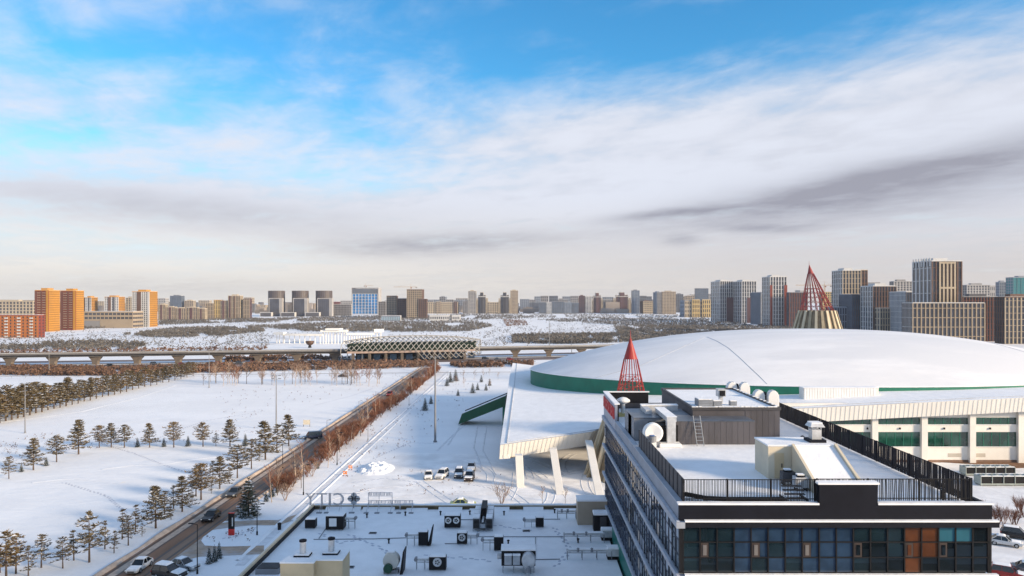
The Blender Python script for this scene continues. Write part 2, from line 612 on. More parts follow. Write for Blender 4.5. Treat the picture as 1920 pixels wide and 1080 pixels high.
def strip_cl(o0, o1, z, x0=-560, x1=800):
    mb = MB()
    xs = [x0] + [x for x, _ in CL if x0 < x < x1] + [x1]
    for a, b in zip(xs, xs[1:]):
        mb.poly([(a, clY(a) + o0, z), (b, clY(b) + o0, z), (b, clY(b) + o1, z), (a, clY(a) + o1, z)])
    return mb


structure(strip_cl(-26, -4, 0.020), 'highway', HWY)
structure(strip_cl(2, 7, 0.020), 'service_road', HWY)
structure(strip_cl(18, 32, 0.020), 'far_carriageway', HWY)
structure(strip_cl(-4, 2, 0.016), 'median', TRACK)
for pts in ([(0, 638), (120, 630), (260, 618), (420, 607), (500, 604)], [(480, 648), (560, 640), (500, 628), (430, 632)], [(905, 640), (960, 628), (1050, 622), (1120, 610)]):
    a = [W(x, y).xy for x, y in pts]
    mb = MB()
    for p, q in zip(a, a[1:]):
        s = Vector((-(q - p).y, (q - p).x)).normalized() * 5
        mb.poly([(*(p - s), .02), (*(q - s), .02), (*(q + s), .02), (*(p + s), .02)])
    structure(mb, 'park_path', TRACK)

# low pipe rail across the field in front of the highway
r = thing('pipe_rail', 'thin grey pipe rail running right across the snowfield before the highway', 'rail', W(480, 705))
A, B = W(-60, 710), W(960, 701)
mb = MB()
mb.tube(A + Vector((0, 0, 0.95)), B + Vector((0, 0, 0.95)), 0.12, 0.12, 6)
mb.build('rail', GREYM, r)
post = None
for i in range(41):
    p = A.lerp(B, i / 40)
    MB().tube(p, p + Vector((0, 0, 0.95)), 0.08, 0.08, 5).build('post', GREYM, r)

# ================================================================== VIADUCT
v = thing('viaduct', 'long grey concrete elevated railway on flared piers crossing behind the snowfield', 'viaduct', (-103, 437, 0))
DZ0, DZ1 = 5.1, 7.0
for nm, m, o0, o1, z0, z1, st in (('deck', CONC, -4.2, 4.2, DZ0 + 0.7, DZ1 - 0.6, None), ('girder', CONC, -2.4, 2.4, DZ0 - 0.5, DZ0 + 0.7, None),
                                   ('parapet', mat('pale_concrete', (0.15, 0.145, 0.145), 0.8, 0.1, 0.2), -4.5, -4.2, DZ0 + 0.9, DZ1, None), ('parapet', CONC, 4.2, 4.5, DZ0 + 0.9, DZ1, None),
                                   ('snow', SNOW, -4.48, -4.22, DZ1, DZ1 + 0.14, None)):
    mb = MB()
    for (a, ya), (b, yb) in zip(CL, CL[1:]):
        vs = [(a, ya + o0, z0), (b, yb + o0, z0), (b, yb + o1, z0), (a, ya + o1, z0), (a, ya + o0, z1), (b, yb + o0, z1), (b, yb + o1, z1), (a, ya + o1, z1)]
        mb.raw(vs, [(0, 3, 2, 1), (4, 5, 6, 7), (0, 1, 5, 4), (2, 3, 7, 6), (0, 4, 7, 3), (1, 2, 6, 5)])
    mb.build(nm, m, v)
PIERM = mat('pier_concrete', (0.15, 0.122, 0.098), 0.85, 0.12, 0.4)
pier = None
for k in range(-12, 42):
    x = XD(24, 405) + 21.7 * k
    if -112 < x < -20 or x > 165: continue
    if pier is None:
        pm = MB()
        y0 = clY(x)
        pm.yprism([(x - 1.5, 0), (x + 1.5, 0), (x + 1.5, 2.1), (x + 3.6, 4.6), (x - 3.6, 4.6), (x - 1.5, 2.1)], y0 - 1.3, y0 + 1.3)
        pier = pm.build('pier', PIERM, v)
        px0, py0 = x, y0
    else:
        twin(pier, v, location=(x - px0, clY(x) - py0, 0))

# ================================================================== STATION
st = thing('railway_station', 'station under a white diagonal lattice shell straddling the elevated railway', 'station', (-66, 446, 0))
SX0, SX1 = -108.0, -27.0
LATT = mat('lattice_white', (0.40, 0.385, 0.36), 0.5, 0.08, 0.5)


def shell(t, a):
    """t along the hall 0..1, a round it in degrees from the low front edge over the top"""
    x = SX0 + (SX1 - SX0) * t
    k = 1 - 0.34 * abs(2 * t - 1) ** 2.6
    y = clY(x) - 13.5 * k * math.cos(math.radians(a))
    z = 6.0 + 8.8 * k * math.sin(math.radians(a)) + (0.0 if a > 0 else 0)
    return Vector((x, y, z))


mb = MB()
N = 26
for s in (1, -1):
    for i in range(-8, N + 8):
        pts = []
        for j in range(13):
            a = -38 + j * (256 / 12)
            if a < -16 and (i + s * (j / 12.0 - 0.5) * 9.0) / N < 0.58: continue
            t = (i + s * (j / 12.0 - 0.5) * 9.0) / N
            if 0 <= t <= 1:
                pts.append(shell(t, a))
        if len(pts) > 1: mb.path(pts, 0.19, 5)
for t in (0, 1):
    mb.path([shell(t, -38 + j * 256 / 14) for j in range(15)], 0.24, 6)
for a in (218, 90):
    mb.path([shell(t / 16, a) for t in range(17)], 0.2, 6)
mb.build('lattice', LATT, st)['kind'] = 'stuff'
GREENIN = mat('hall_green', (0.016, 0.030, 0.022), 0.9, 0.3, 0.1, spec=0.1)


def along(o0, o1, z0, z1, x0=SX0 + 4, x1=SX1 - 3):
    mb = MB()
    n = 6
    for i in range(n):
        a, b = x0 + (x1 - x0) * i / n, x0 + (x1 - x0) * (i + 1) / n
        ya, yb = clY(a), clY(b)
        mb.raw([(a, ya + o0, z0), (b, yb + o0, z0), (b, yb + o1, z0), (a, ya + o1, z0), (a, ya + o0, z1), (b, yb + o0, z1), (b, yb + o1, z1), (a, ya + o1, z1)],
               [(0, 3, 2, 1), (4, 5, 6, 7), (0, 1, 5, 4), (2, 3, 7, 6), (0, 4, 7, 3), (1, 2, 6, 5)])
    return mb


along(-9.2, 9.2, 6.2, 10.6).build('hall', GREENIN, st)
along(-10.5, 10.5, 5.0, 6.2).build('platform_slab', mat('slab_pink', (0.40, 0.31, 0.27), 0.8, 0.1, 0.3), st)
along(-6.5, 6.5, 0.0, 5.0, SX0 + 8, SX1 - 10).build('ticket_hall', GLASS2, st)
for i in range(8):
    x = SX0 + 7 + i * 9.3
    MB().box(x - .7, x + .7, clY(x) - 9.6, clY(x) - 8.2, 0, 5.0).build('column', PIERM, st)
    MB().box(x + 2, x + 6, clY(x) - 6.9, clY(x) - 6.55, 0.6, 4.2).build('window', GLASS3, st)

# ================================================================== COLONNADE AND BOWL IN THE PARK
cb = W(600, 644)
co = thing('colonnade', 'curved white classical colonnade with square pavilions in the snowy park', 'colonnade', cb)
CD = cb.y
STONE = mat('white_stone', (0.80, 0.77, 0.71), 0.7, 0.04, 0.3)


def colY(px):
    return CD + 0.0009 * (px - 610) ** 2


col0 = None


def column(px, h, r=0.40):
    global col0
    D = colY(px)
    x = XD(px, D)
    if col0 is None:
        col0 = MB().lathe([(r * 1.35, 0), (r * 1.35, .5), (r, .6), (r * .85, h - .7), (r * 1.3, h - .5), (r * 1.3, h)], (x, D, 0), 8).build('column', STONE, co)
        col0['base'] = (x, D, h)
    else:
        b = col0['base']
        c = twin(col0, co, location=(0, 0, 0))
        c.scale = (1, 1, h / b[2])
        o = ORG[co.name]
        # local verts are relative to the colonnade's origin: shift so that the copy stands at (x, D)
        c.location = (x - b[0], D - b[1], 0)
    return x, D


def entab(px0, px1, z0, z1, dep=3.0, m=STONE):
    D0, D1 = colY(px0), colY(px1)
    a, b = XD(px0, D0), XD(px1, D1)
    mb = MB()
    mb.raw([(a, D0 - dep, z0), (b, D1 - dep, z0), (b, D1 + dep, z0), (a, D0 + dep, z0), (a, D0 - dep, z1), (b, D1 - dep, z1), (b, D1 + dep, z1), (a, D0 + dep, z1)],
           [(0, 3, 2, 1), (4, 5, 6, 7), (0, 1, 5, 4), (2, 3, 7, 6), (0, 4, 7, 3), (1, 2, 6, 5)])
    mb.build('entablature', m, co)


for px in [533 + 9.6 * i for i in range(8)]:
    column(px, 6.6)
for a, b in ((530, 554), (554, 578), (578, 606)):
    entab(a, b, 6.6, 8.3)
for px in (519, 524, 531): column(px, 7.4)
entab(516, 534, 7.4, 9.4, 4)
for px in (606, 611, 616, 622, 628, 634, 640, 645, 649): column(px, 10.0)
entab(603, 651, 10.0, 11.6, 4)
entab(613, 640, 11.6, 13.0, 5)
for px in [655 + 4.6 * i for i in range(10)]: column(px, 7.4)
entab(651, 676, 7.4, 8.8)
entab(676, 702, 7.4, 8.8)
column(707, 9.4); column(714, 9.4)
entab(703, 718, 9.4, 12.0, 4)

bp = W(581, 652)
bo = thing('bowl_sculpture', 'dark bronze goblet-shaped bowl on the snow before the colonnade', 'sculpture', bp)
BRONZE = mat('bronze', (0.11, 0.060, 0.035), 0.5, 0.2, 0.6, metal=0.3)
MB().lathe([(1.3, 0), (1.2, 1.0), (0.9, 1.8)], bp, 16).build('foot', BLACK, bo)
MB().lathe([(0.9, 1.8), (2.3, 2.7), (3.1, 4.0), (3.3, 5.2), (3.0, 5.2), (2.2, 3.6), (0.2, 3.0)], bp, 20, cap=False).build('bowl', BRONZE, bo, smooth=True)

# ================================================================== ARENA
ECX, ECY, EA, EB, EZ = 88.0, 221.0, 85.6, 48.0, 15.5
ERISE, EP = 12.0, 2.4
ar = thing('ice_arena', 'vast low domed arena with snowy roof, green rim band and white visor canopy', 'arena', (ECX, ECY, 0))


def dome_z(x, y):
    rr = math.hypot((x - ECX) / EA, (y - ECY) / EB)
    return EZ + ERISE * max(0.0, 1 - rr ** EP)


mb = MB()
NR, NT = 30, 144
vs, fs = [(ECX, ECY, EZ + ERISE)], []
for k in range(1, NR + 1):
    rr = k / NR
    for i in range(NT):
        t = 2 * math.pi * i / NT
        x, y = ECX + EA * rr * math.cos(t), ECY + EB * rr * math.sin(t)
        z = dome_z(x, y)
        vs.append((x, y, z))
for i in range(NT):
    fs.append((0, 1 + i, 1 + (i + 1) % NT))
for k in range(NR - 1):
    for i in range(NT):
        j = (i + 1) % NT
        fs.append((1 + k * NT + i, 1 + (k + 1) * NT + i, 1 + (k + 1) * NT + j, 1 + k * NT + j))
dome = mb.raw(vs, fs).build('dome_roof', mat('dome_snow', (0.80, 0.805, 0.815), 0.7, 0.05, 0.10, 0.07, 0.9, spec=0.3, col2=(0.70, 0.715, 0.74), c2=(0.44, 0.62), stretch=(0.35, 1.5, 1)), ar, smooth=True)


def zb(x):
    T = [(2.6, 11.0), (21, 11.5), (60, 13.2), (86, 14.4), (124, 14.9), (176, 14.9)]
    if x <= T[0][0]: return T[0][1]
    for (a, za), (b, zb_) in zip(T, T[1:]):
        if x <= b: return za + (zb_ - za) * (x - a) / (b - a)
    return T[-1][1]


mb = MB()
vs, fs = [], []
for i in range(NT):
    t = 2 * math.pi * i / NT
    x, y = ECX + EA * math.cos(t), ECY + EB * math.sin(t)
    vs += [(x, y, EZ - 0.02), (x, y, zb(x) - 0.4)]
for i in range(NT):
    j = (i + 1) % NT
    fs.append((2 * i, 2 * j, 2 * j + 1, 2 * i + 1))
mb.raw(vs, fs).build('rim_band', GREEN, ar, smooth=True)
# drip edge of the dome: a slim dark line and the snow lip
mb = MB()
for i in range(NT):
    t0, t1 = 2 * math.pi * i / NT, 2 * math.pi * (i + 1) / NT
    mb.tube((ECX + (EA + .12) * math.cos(t0), ECY + (EB + .12) * math.sin(t0), EZ - 0.08), (ECX + (EA + .12) * math.cos(t1), ECY + (EB + .12) * math.sin(t1), EZ - 0.08), 0.13, 0.13, 5, cap=False)
mb.build('gutter', SNOW, ar)


def dome_hit(px, py):
    D = 172.0
    while D < 262:
        p = WD(px, py, D)
        rr = math.hypot((p.x - ECX) / EA, (p.y - ECY) / EB)
        if rr < 1 and p.z <= dome_z(p.x, p.y): return Vector((p.x, p.y, dome_z(p.x, p.y) + 0.05))
        D += 0.05
    return None


SEAM = mat('roof_seam', (0.45, 0.47, 0.50), 0.6, 0.15, 0.5)
for pts in ([(1118, 708), (1160, 697), (1205, 684), (1250, 664), (1290, 646), (1322, 632)],
            [(1326, 632), (1345, 640), (1365, 652), (1385, 669), (1405, 688), (1425, 707), (1438, 720)],
            [(1815, 634), (1850, 641), (1890, 651), (1935, 664), (1985, 680)]):
    fine = []
    for a, b in zip(pts, pts[1:]):
        fine += [(a[0] + (b[0] - a[0]) * k / 4, a[1] + (b[1] - a[1]) * k / 4) for k in range(4)]
    P = [h for h in (dome_hit(x, y) for x, y in fine + [pts[-1]]) if h]
    MB().path([q - Vector((0, 0, .05)) for q in P], 0.075, 5).build('roof_seam', SEAM, ar)

# visor: the white plate round the rim, with its fascia
tipA, tipT = WD(938, 834, 145), WD(1110, 809, 152)
OUT = [Vector((-3.6, 262, 13.6)), WD(956, 704, 228), tipA, tipT, Vector((27, 163, 9.6)), WD(1490, 766, 158.5), WD(1920, 745, 158), Vector((178, 158, 15.6)), Vector((186, 226, 15.3))]


def out_hit(t):
    d = Vector((EA * math.cos(t), EB * math.sin(t)))
    c = Vector((ECX, ECY))
    for a, b in zip(OUT, OUT[1:]):
        e = (b - a).xy
        den = d.x * e.y - d.y * e.x
        if abs(den) < 1e-9: continue
        w = a.xy - c
        s = (w.x * e.y - w.y * e.x) / den
        u = (w.x * d.y - w.y * d.x) / den
        if s > 0 and -1e-6 <= u <= 1 + 1e-6:
            return a.lerp(b, u)
    return None


ths = []
for p in OUT:
    t = math.atan2((p.y - ECY) / EB, (p.x - ECX) / EA)
    ths.append(t % (2 * math.pi))
ts = sorted(set([ths[0] + (ths[-1] + 0 - ths[0] + (2 * math.pi if ths[-1] < ths[0] else 0)) * i / 110 for i in range(111)] + [t if t >= ths[0] else t + 2 * math.pi for t in ths]))
rows = []
for t in ts:
    o = out_hit(t)
    if o is None: continue
    x, y = ECX + EA * math.cos(t), ECY + EB * math.sin(t)
    inn = Vector((x, y, zb(x)))
    rows.append([inn, o, None])
for i, rw in enumerate(rows):
    a, b = rows[max(i - 1, 0)][1], rows[min(i + 1, len(rows) - 1)][1]
    e = (b - a).xy.normalized()
    nrm = Vector((-e.y, e.x))
    if nrm.dot((rw[0] - rw[1]).xy) < 0: nrm = -nrm
    rw[2] = Vector((rw[1].x + nrm.x * (1.9 if rw[1].x < 40 else .7), rw[1].y + nrm.y * (1.9 if rw[1].x < 40 else .7), rw[1].z - 3.3))
mb, mf, ms = MB(), MB(), MB()
for a, b in zip(rows, rows[1:]):
    mb.poly([a[0], b[0], b[1], a[1]])
    mf.poly([a[1] - Vector((0, 0, .05)), b[1] - Vector((0, 0, .05)), b[2], a[2]])
    ms.poly([a[2], b[2], b[0] - Vector((0, 0, 4.2)), a[0] - Vector((0, 0, 4.2))])
mb.build('visor_roof', ROOFSNOW, ar, recalc=False)
RIBBED = mat('ribbed_cladding', (0.77, 0.74, 0.68), 0.6, 0.03, 0.3)
mf.build('fascia', RIBBED, ar)
ms.build('soffit', mat('soffit_shade_brown', (0.040, 0.031, 0.026), 0.8, 0.2, 0.3), ar)  # brown darkened to carry the shade under the canopy
# standing ribs of the fascia, a touch darker than its cladding
mr = MB()
acc = 0.0
for a, b in zip(rows, rows[1:]):
    L = (b[1] - a[1]).length
    n = max(1, int(L / 0.9))
    for i in range(n):
        o, l = a[1].lerp(b[1], i / n), a[2].lerp(b[2], i / n)
        if o.y > 235: continue
        nrm = (o - l); nrm.z = 0; nrm = nrm.normalized() * 0.06
        mr.tube(o + nrm - Vector((0, 0, .1)), l + nrm, 0.035, 0.035, 4, cap=False)
mr.build('fascia_ribs', mat('rib_cladding', (0.74, 0.71, 0.65), 0.6, 0.03, 0.3), ar)['kind'] = 'stuff'
# raised snow kerb just inside the visor's edge
mk = MB()
for a, b in zip(rows, rows[1:]):
    pa, pb = a[1].lerp(a[0], min(1, 1.7 / max(1e-3, (a[0] - a[1]).length))), b[1].lerp(b[0], min(1, 1.7 / max(1e-3, (b[0] - b[1]).length)))
    mk.tube(pa + Vector((0, 0, .06)), pb + Vector((0, 0, .06)), 0.10, 0.10, 4, cap=False)
mk.build('roof_edge_rail', SEAM, ar)

# leaning canopy columns on the left
for (bx, by, tx, ty_, D, w) in ((976, 912, 973, 858, 141, 0.74), (1050, 926, 1037, 846, 147, 0.74), (1125, 934, 1104, 832, 149, 0.74)):
    p = W(bx, by)
    q = WD(tx, ty_, D)
    mb = MB()
    mb.raw([(p.x - w, p.y - .9, 0), (p.x + w, p.y - .9, 0), (p.x + w, p.y + .9, 0), (p.x - w, p.y + .9, 0),
            (q.x - w, q.y - .9, q.z + .6), (q.x + w, q.y - .9, q.z + .6), (q.x + w, q.y + .9, q.z + .6), (q.x - w, q.y + .9, q.z + .6)],
           [(0, 3, 2, 1), (4, 5, 6, 7), (0, 1, 5, 4), (1, 2, 6, 5), (2, 3, 7, 6), (3, 0, 4, 7)])
    mb.build('canopy_column', WHITEP, ar, bevel=0.06)
# wall set back under the left canopy, closing the hollow, whose shade is put into its dark colour
MB().box(9, 70, 196, 198, 0, 11).build('recessed_wall', mat('hollow_shade_wall', (0.07, 0.055, 0.042), 0.8, 0.2, 0.2), ar)

# long east facade under the fascia
FD = 161.0
MB().box(52, 178, FD, FD + 1, 0.0, 13.2).build('facade_wall', WHITEP, ar)
MB().box(52, 178, FD - .12, FD, 0.0, 0.55).build('plinth', mat('brown_plinth', (0.21, 0.13, 0.09), 0.8, 0.2, 0.5), ar)
cols = [(1462, 1540), (1554, 1632), (1646.5, 1724.5), (1737, 1814.5), (1828, 1905), (1917, 1994), (2007, 2084)]
for a, b in cols:
    for y0, y1 in ((783, 795.5), (810, 837)):
        x0, x1, z1, z0 = XD(a, FD), XD(b, FD), ZD(y0, FD), ZD(y1, FD)
        w = MB().box(x0, x1, FD - .05, FD + .3, z0, z1).build('window', GLASSG, ar)
        for k in range(1, 5):
            xm = x0 + (x1 - x0) * k / 5
            MB().box(xm - .05, xm + .05, FD - .12, FD - .052, z0 + .06, z1 - .06).build('mullion', GREEN, w)
        MB().box(x0 - .1, x1 + .1, FD - .2, FD - .003, z0 - .12, z0).build('sill', WHITE, w)
    xp = XD(b + 6.2, FD)
    MB().box(xp - .66, xp + .66, FD - .75, FD - .003, 0.003, 12.6).build('pilaster', WHITEP, ar)
for px in (1626, 1687, 1770, 1856):
    x = XD(px, FD)
    MB().box(x - .12, x + .12, FD - .3, FD - .003, ZD(805, FD), ZD(801.5, FD)).build('wall_lamp', BLACK, ar)
for px in (1790, 1835):
    x = XD(px, FD)
    MB().box(x - 1.5, x + 1.5, FD - .04, FD - .002, ZD(857, FD), ZD(850, FD)).build('vent_grille', mat('grille', (0.46, 0.42, 0.36), 0.7), ar)

# ribbed plant enclosure on the visor
x0, x1 = XD(1508, 168), XD(1646, 168)
mb = MB()
zt = ZD(727.5, 168)
for a in range(int((x1 - x0) / 0.62)):
    xx = x0 + a * 0.62
    mb.box(xx, xx + 0.5, 167.90, 167.998, 13.1, zt - .05)
mb.build('enclosure_ribs', WHITE, ar)['kind'] = 'stuff'
MB().box(x0 - .2, x1 + .2, 168, 170.6, 13.0, zt).build('plant_enclosure', WHITEP, ar)
MB().box(x0 - .25, x1 + .25, 167.85, 170.7, zt, zt + .12).build('enclosure_snow', SNOW, ar)

# sloping green roof wedge of the side entrance
g = thing('entrance_wedge', 'green sloping entrance roof wedge with snowy top left of the arena canopy', 'canopy', W(900, 797))
P0, P1, P2, P3 = WD(859, 796, 209), WD(946, 762, 209), WD(948, 742, 209), WD(866, 776, 209)
mb = MB()
dv = Vector((1.2, 7.5, 0))
for q in ([P0, P1, P2, P3], [P3, P2, P2 + dv, P3 + dv], [P0 + dv, P3 + dv, P2 + dv, P1 + dv], [P0, P3, P3 + dv, P0 + dv], [P1, P1 + dv, P2 + dv, P2], [P0, P0 + dv, P1 + dv, P1]):
    mb.poly(q)
mb.build('wedge', mat('bright_green_cladding', (0.006, 0.085, 0.040), 0.5, 0.1, 0.4), g)
up = Vector((0, 0, .16))
mb = MB()
mb.poly([P3 + up, P2 + up, P2 + dv + up, P3 + dv + up])
mb.poly([P3 + up * .02, P2 + up * .02, P2 + up, P3 + up])
mb.build('snow', SNOW, g)
mb = MB()
mb.tube(P3 + dv * .55 + up * 1.3, P2 + dv * .55 + up * 1.3, .28, .28, 6)
mb.build('snow_guard', BLACK, g)
MB().box(P1.x - .6, P1.x + .8, 209.6, 214, 0, P1.z).build('side_wall', GREEN, g)

# ================================================================== RED LATTICE CONES
def cone(label, ax, ay_, prof, D, lean, skirt, nrib, tube_r, RED=RED):
    """prof: solid tip bottom, lattice bottom as (py, half width px); skirt: (z0, r0, z1, r1)"""
    s = F / D
    bx, by = XD(ax + lean, D), D
    zt = ZD(ay_, D)
    t = thing('lattice_cone', label, 'tower', (bx, by, 0), 'red lattice cones of the arena quarter')
    (y1, h1), (y2, h2) = prof
    z1, z2, r1, r2 = ZD(y1, D), ZD(y2, D), h1 / s, h2 / s
    topx = XD(ax, D)

    def ctr(z):
        k = (zt - z) / (zt - z2)
        return topx + (bx - topx) * min(1, k)
    mb = MB()
    n = 20
    vs = [(topx, by, zt)] + [(ctr(z1) + r1 * math.cos(2 * math.pi * i / n), by + r1 * math.sin(2 * math.pi * i / n), z1) for i in range(n)]
    mb.raw(vs, [(0, 1 + i, 1 + (i + 1) % n) for i in range(n)] + [tuple(range(n, 0, -1))])
    mb.build('tip', RED, t, smooth=False)
    MB().tube((topx, by, zt - .3), (topx, by, zt + 1.2), .08, .04, 5).build('spike', RED, t)

    def rad(z): return r1 + (r2 - r1) * (z1 - z) / (z1 - z2)
    for i in range(nrib):
        a = 2 * math.pi * (i + .5) / nrib
        MB().tube((ctr(z1) + r1 * .97 * math.cos(a), by + r1 * .97 * math.sin(a), z1), (ctr(z2) + r2 * math.cos(a), by + r2 * math.sin(a), z2), tube_r * 1.3, tube_r * 1.5, 5).build('rib', RED, t)
    mb = MB()
    zl0 = z1 - (z1 - z2) * 0.40
    lev = 5
    for k in range(lev + 1):
        z = zl0 + (z2 - zl0) * k / lev
        pts = [Vector((ctr(z) + rad(z) * math.cos(2 * math.pi * i / nrib), by + rad(z) * math.sin(2 * math.pi * i / nrib), z)) for i in range(nrib + 1)]
        mb.path(pts, tube_r * .75, 4)
        if k < lev:
            zn = zl0 + (z2 - zl0) * (k + 1) / lev
            for i in range(nrib):
                for s_ in ((1,) if (i + k) % 2 else (-1,)):
                    a0, a1 = 2 * math.pi * i / nrib, 2 * math.pi * (i + s_) / nrib
                    mb.tube((ctr(z) + rad(z) * math.cos(a0), by + rad(z) * math.sin(a0), z), (ctr(zn) + rad(zn) * math.cos(a1), by + rad(zn) * math.sin(a1), zn), tube_r * .7, tube_r * .7, 4, cap=False)
    mb.build('lattice', RED, t)['kind'] = 'stuff'
    z0, ra, zz1, rb = skirt
    MB().lathe([(rb, zz1), (ra, z0)], (bx, by, 0), 40).build('skirt', mat('skirt_bronze', (0.21, 0.16, 0.10), 0.6, 0.3, 0.3), t)
    PALE = mat('skirt_fin_pale', (0.62, 0.52, 0.36), 0.7, 0.1, 0.4)
    for i in range(22):
        a = 2 * math.pi * i / 22
        d = Vector((math.cos(a), math.sin(a), 0))
        q = Vector((-d.y, d.x, 0))
        w0, w1 = 0.30 * ra / 4.5, 0.36 * rb / 8.5
        c = Vector((bx, by, 0))
        A0, B0 = c + d * (ra + .1) + Vector((0, 0, z0)), c + d * (rb + .1) + Vector((0, 0, zz1))
        mb = MB()
        mb.raw([A0 - q * w0, A0 + q * w0, B0 + q * w1, B0 - q * w1] + [p + d * .5 for p in (A0 - q * w0, A0 + q * w0, B0 + q * w1, B0 - q * w1)],
               [(4, 5, 6, 7), (0, 1, 5, 4), (1, 2, 6, 5), (2, 3, 7, 6), (3, 0, 4, 7)])
        mb.build('skirt_fin', PALE if i % 2 else OCHRE, t)
    return t


cone('red cone with solid tip and open lattice rising before the arena rim', 1182, 630, ((673, 13), (750, 29)), 150, 1, (13.5, 4.6, 0.0, 9.2), 10, .075)
cone('taller red lattice cone on a ribbed beige skirt behind the arena dome', 1517, 495, ((513, 5.5), (583, 30)), 285, 15, (ZD(582, 285), 6.6, 0.0, 16.5), 18, .11, mat('dull_red_steel', (0.25, 0.038, 0.036), 0.5, 0.15, 0.4))
# ================================================================== OFFICE BUILDING (near right)
BX0, BX1, BY0, BY1 = 10.5, 31.4, 48.2, 93.0
RZ = 22.2
of = thing('office_building', 'dark glazed office block with flat snowy roof in the right foreground', 'building', ((BX0 + BX1) / 2, (BY0 + BY1) / 2, 0))
MB().box(BX0 + .25, BX1 - .25, BY0 + .25, BY1 - .25, 0, RZ - .3).build('core', DARK, of)
MB().box(BX0 + .3, BX1 - .3, BY0 + .3, BY1 - .3, RZ - .3, RZ).build('roof_snow', ROOFSNOW, of)
# storeys: ledges every 3.6 m
LZ = [21.35 - 3.6 * i for i in range(6)]
for i, z in enumerate(LZ):
    if i == 0:
        l = MB().box(BX0 - .28, BX0 + .3, BY0 - .35, BY1 + .05, z - .45, z - .05).build('ledge', LEDGE, of)
        f = MB().box(BX0 + .302, BX1 + .30, BY0 - .35, BY0 + .26, z - .40, z - .05).build('ledge', DARK, of)
    else:
        l = MB().box(BX0 - .24, BX0 + .3, BY0 - .30, BY1 + .05, z - .32, z - .05).build('ledge', LEDGE, of)
        f = MB().box(BX0 + .302, BX1 + .30, BY0 - .30, BY0 + .26, z - .32, z - .05).build('ledge', DARK, of)
    MB().box(BX0 + .31, BX1 + .29, BY0 - .33 + .03 * (i > 0), BY0 - .02, z - .05, z + .06).build('snow', SNOW, f)
    MB().box(BX0 - .23, BX0 - .03, BY0 - .2, BY1, z - .05, z - .01).build('frost', mat('frosty_ledge', (0.45, 0.49, 0.56), 0.6, 0.15, 0.8), l)
# attic: dark parapet panels above the top ledge
MB().box(BX0 - .02, BX1 + .02, BY0 - .02, BY0 + .28, 21.36, 22.38).build('attic_panel', DARK, of)
MB().box(BX0 - .02, BX0 + .28, BY0 + .285, 81.5, 21.36, 22.38).build('attic_panel', mat('attic_blue_grey', (0.24, 0.27, 0.32), 0.5, 0.1, 0.5), of)
MB().box(BX1 - .28, BX1 + .02, BY0 + .285, BY1, 21.36, 22.38).build('attic_panel', DARK, of)
MB().box(BX0 + .3, BX1 - .3, BY1 - .28, BY1 + .02, 21.36, 22.9).build('attic_panel', DARKG, of)
MB().box(BX0 - .1, 19.83, BY0 - .1, BY0 + .40, 22.385, 22.50).build('parapet_snow', SNOW, of)
MB().box(23.77, BX1 + .1, BY0 - .1, BY0 + .40, 22.385, 22.50).build('parapet_snow', SNOW, of)
MB().box(BX0 - .08, BX0 + .40, BY0 + .405, 81.4, 22.385, 22.44).build('parapet_capping', mat('capping_frost', (0.42, 0.46, 0.52), 0.6, 0.1, 0.6), of)
# the raised middle of the front parapet
rp = MB().box(19.85, 23.75, BY0 - .05, BY0 + .5, 22.383, 23.75).build('raised_parapet', DARK, of)
MB().box(19.75, 23.85, BY0 - .12, BY0 + .58, 23.752, 23.88).build('snow', SNOW, rp)

# front glazing: one object for each pane
front_cols = 18
pw = (BX1 - BX0 - 0.35) / front_cols
pane_w = pw - 0.09
gx0 = BX0 + 0.30
P_MESH = {}


def pane(kind, w, h, m, parent, x, y, z, side=False, d=0.05, name='pane'):
    key = (round(w, 3), round(h, 3), m.name, side)
    o = ORG[parent.name]
    if key not in P_MESH:
        mb = MB()
        if side: mb.box(o.x - d, o.x + d, o.y, o.y + w, o.z, o.z + h)
        else: mb.box(o.x, o.x + w, o.y - d, o.y + d, o.z, o.z + h)
        ob = mb.build(name, m, parent)
        P_MESH[key] = ob
    else:
        ob = twin(P_MESH[key], parent)
        ob.name = name
    ob.location = (x - o.x, y - o.y, z - o.z)
    ob.rotation_euler = (RNG.uniform(-.004, .004), 0, RNG.uniform(-.006, .006))
    return ob


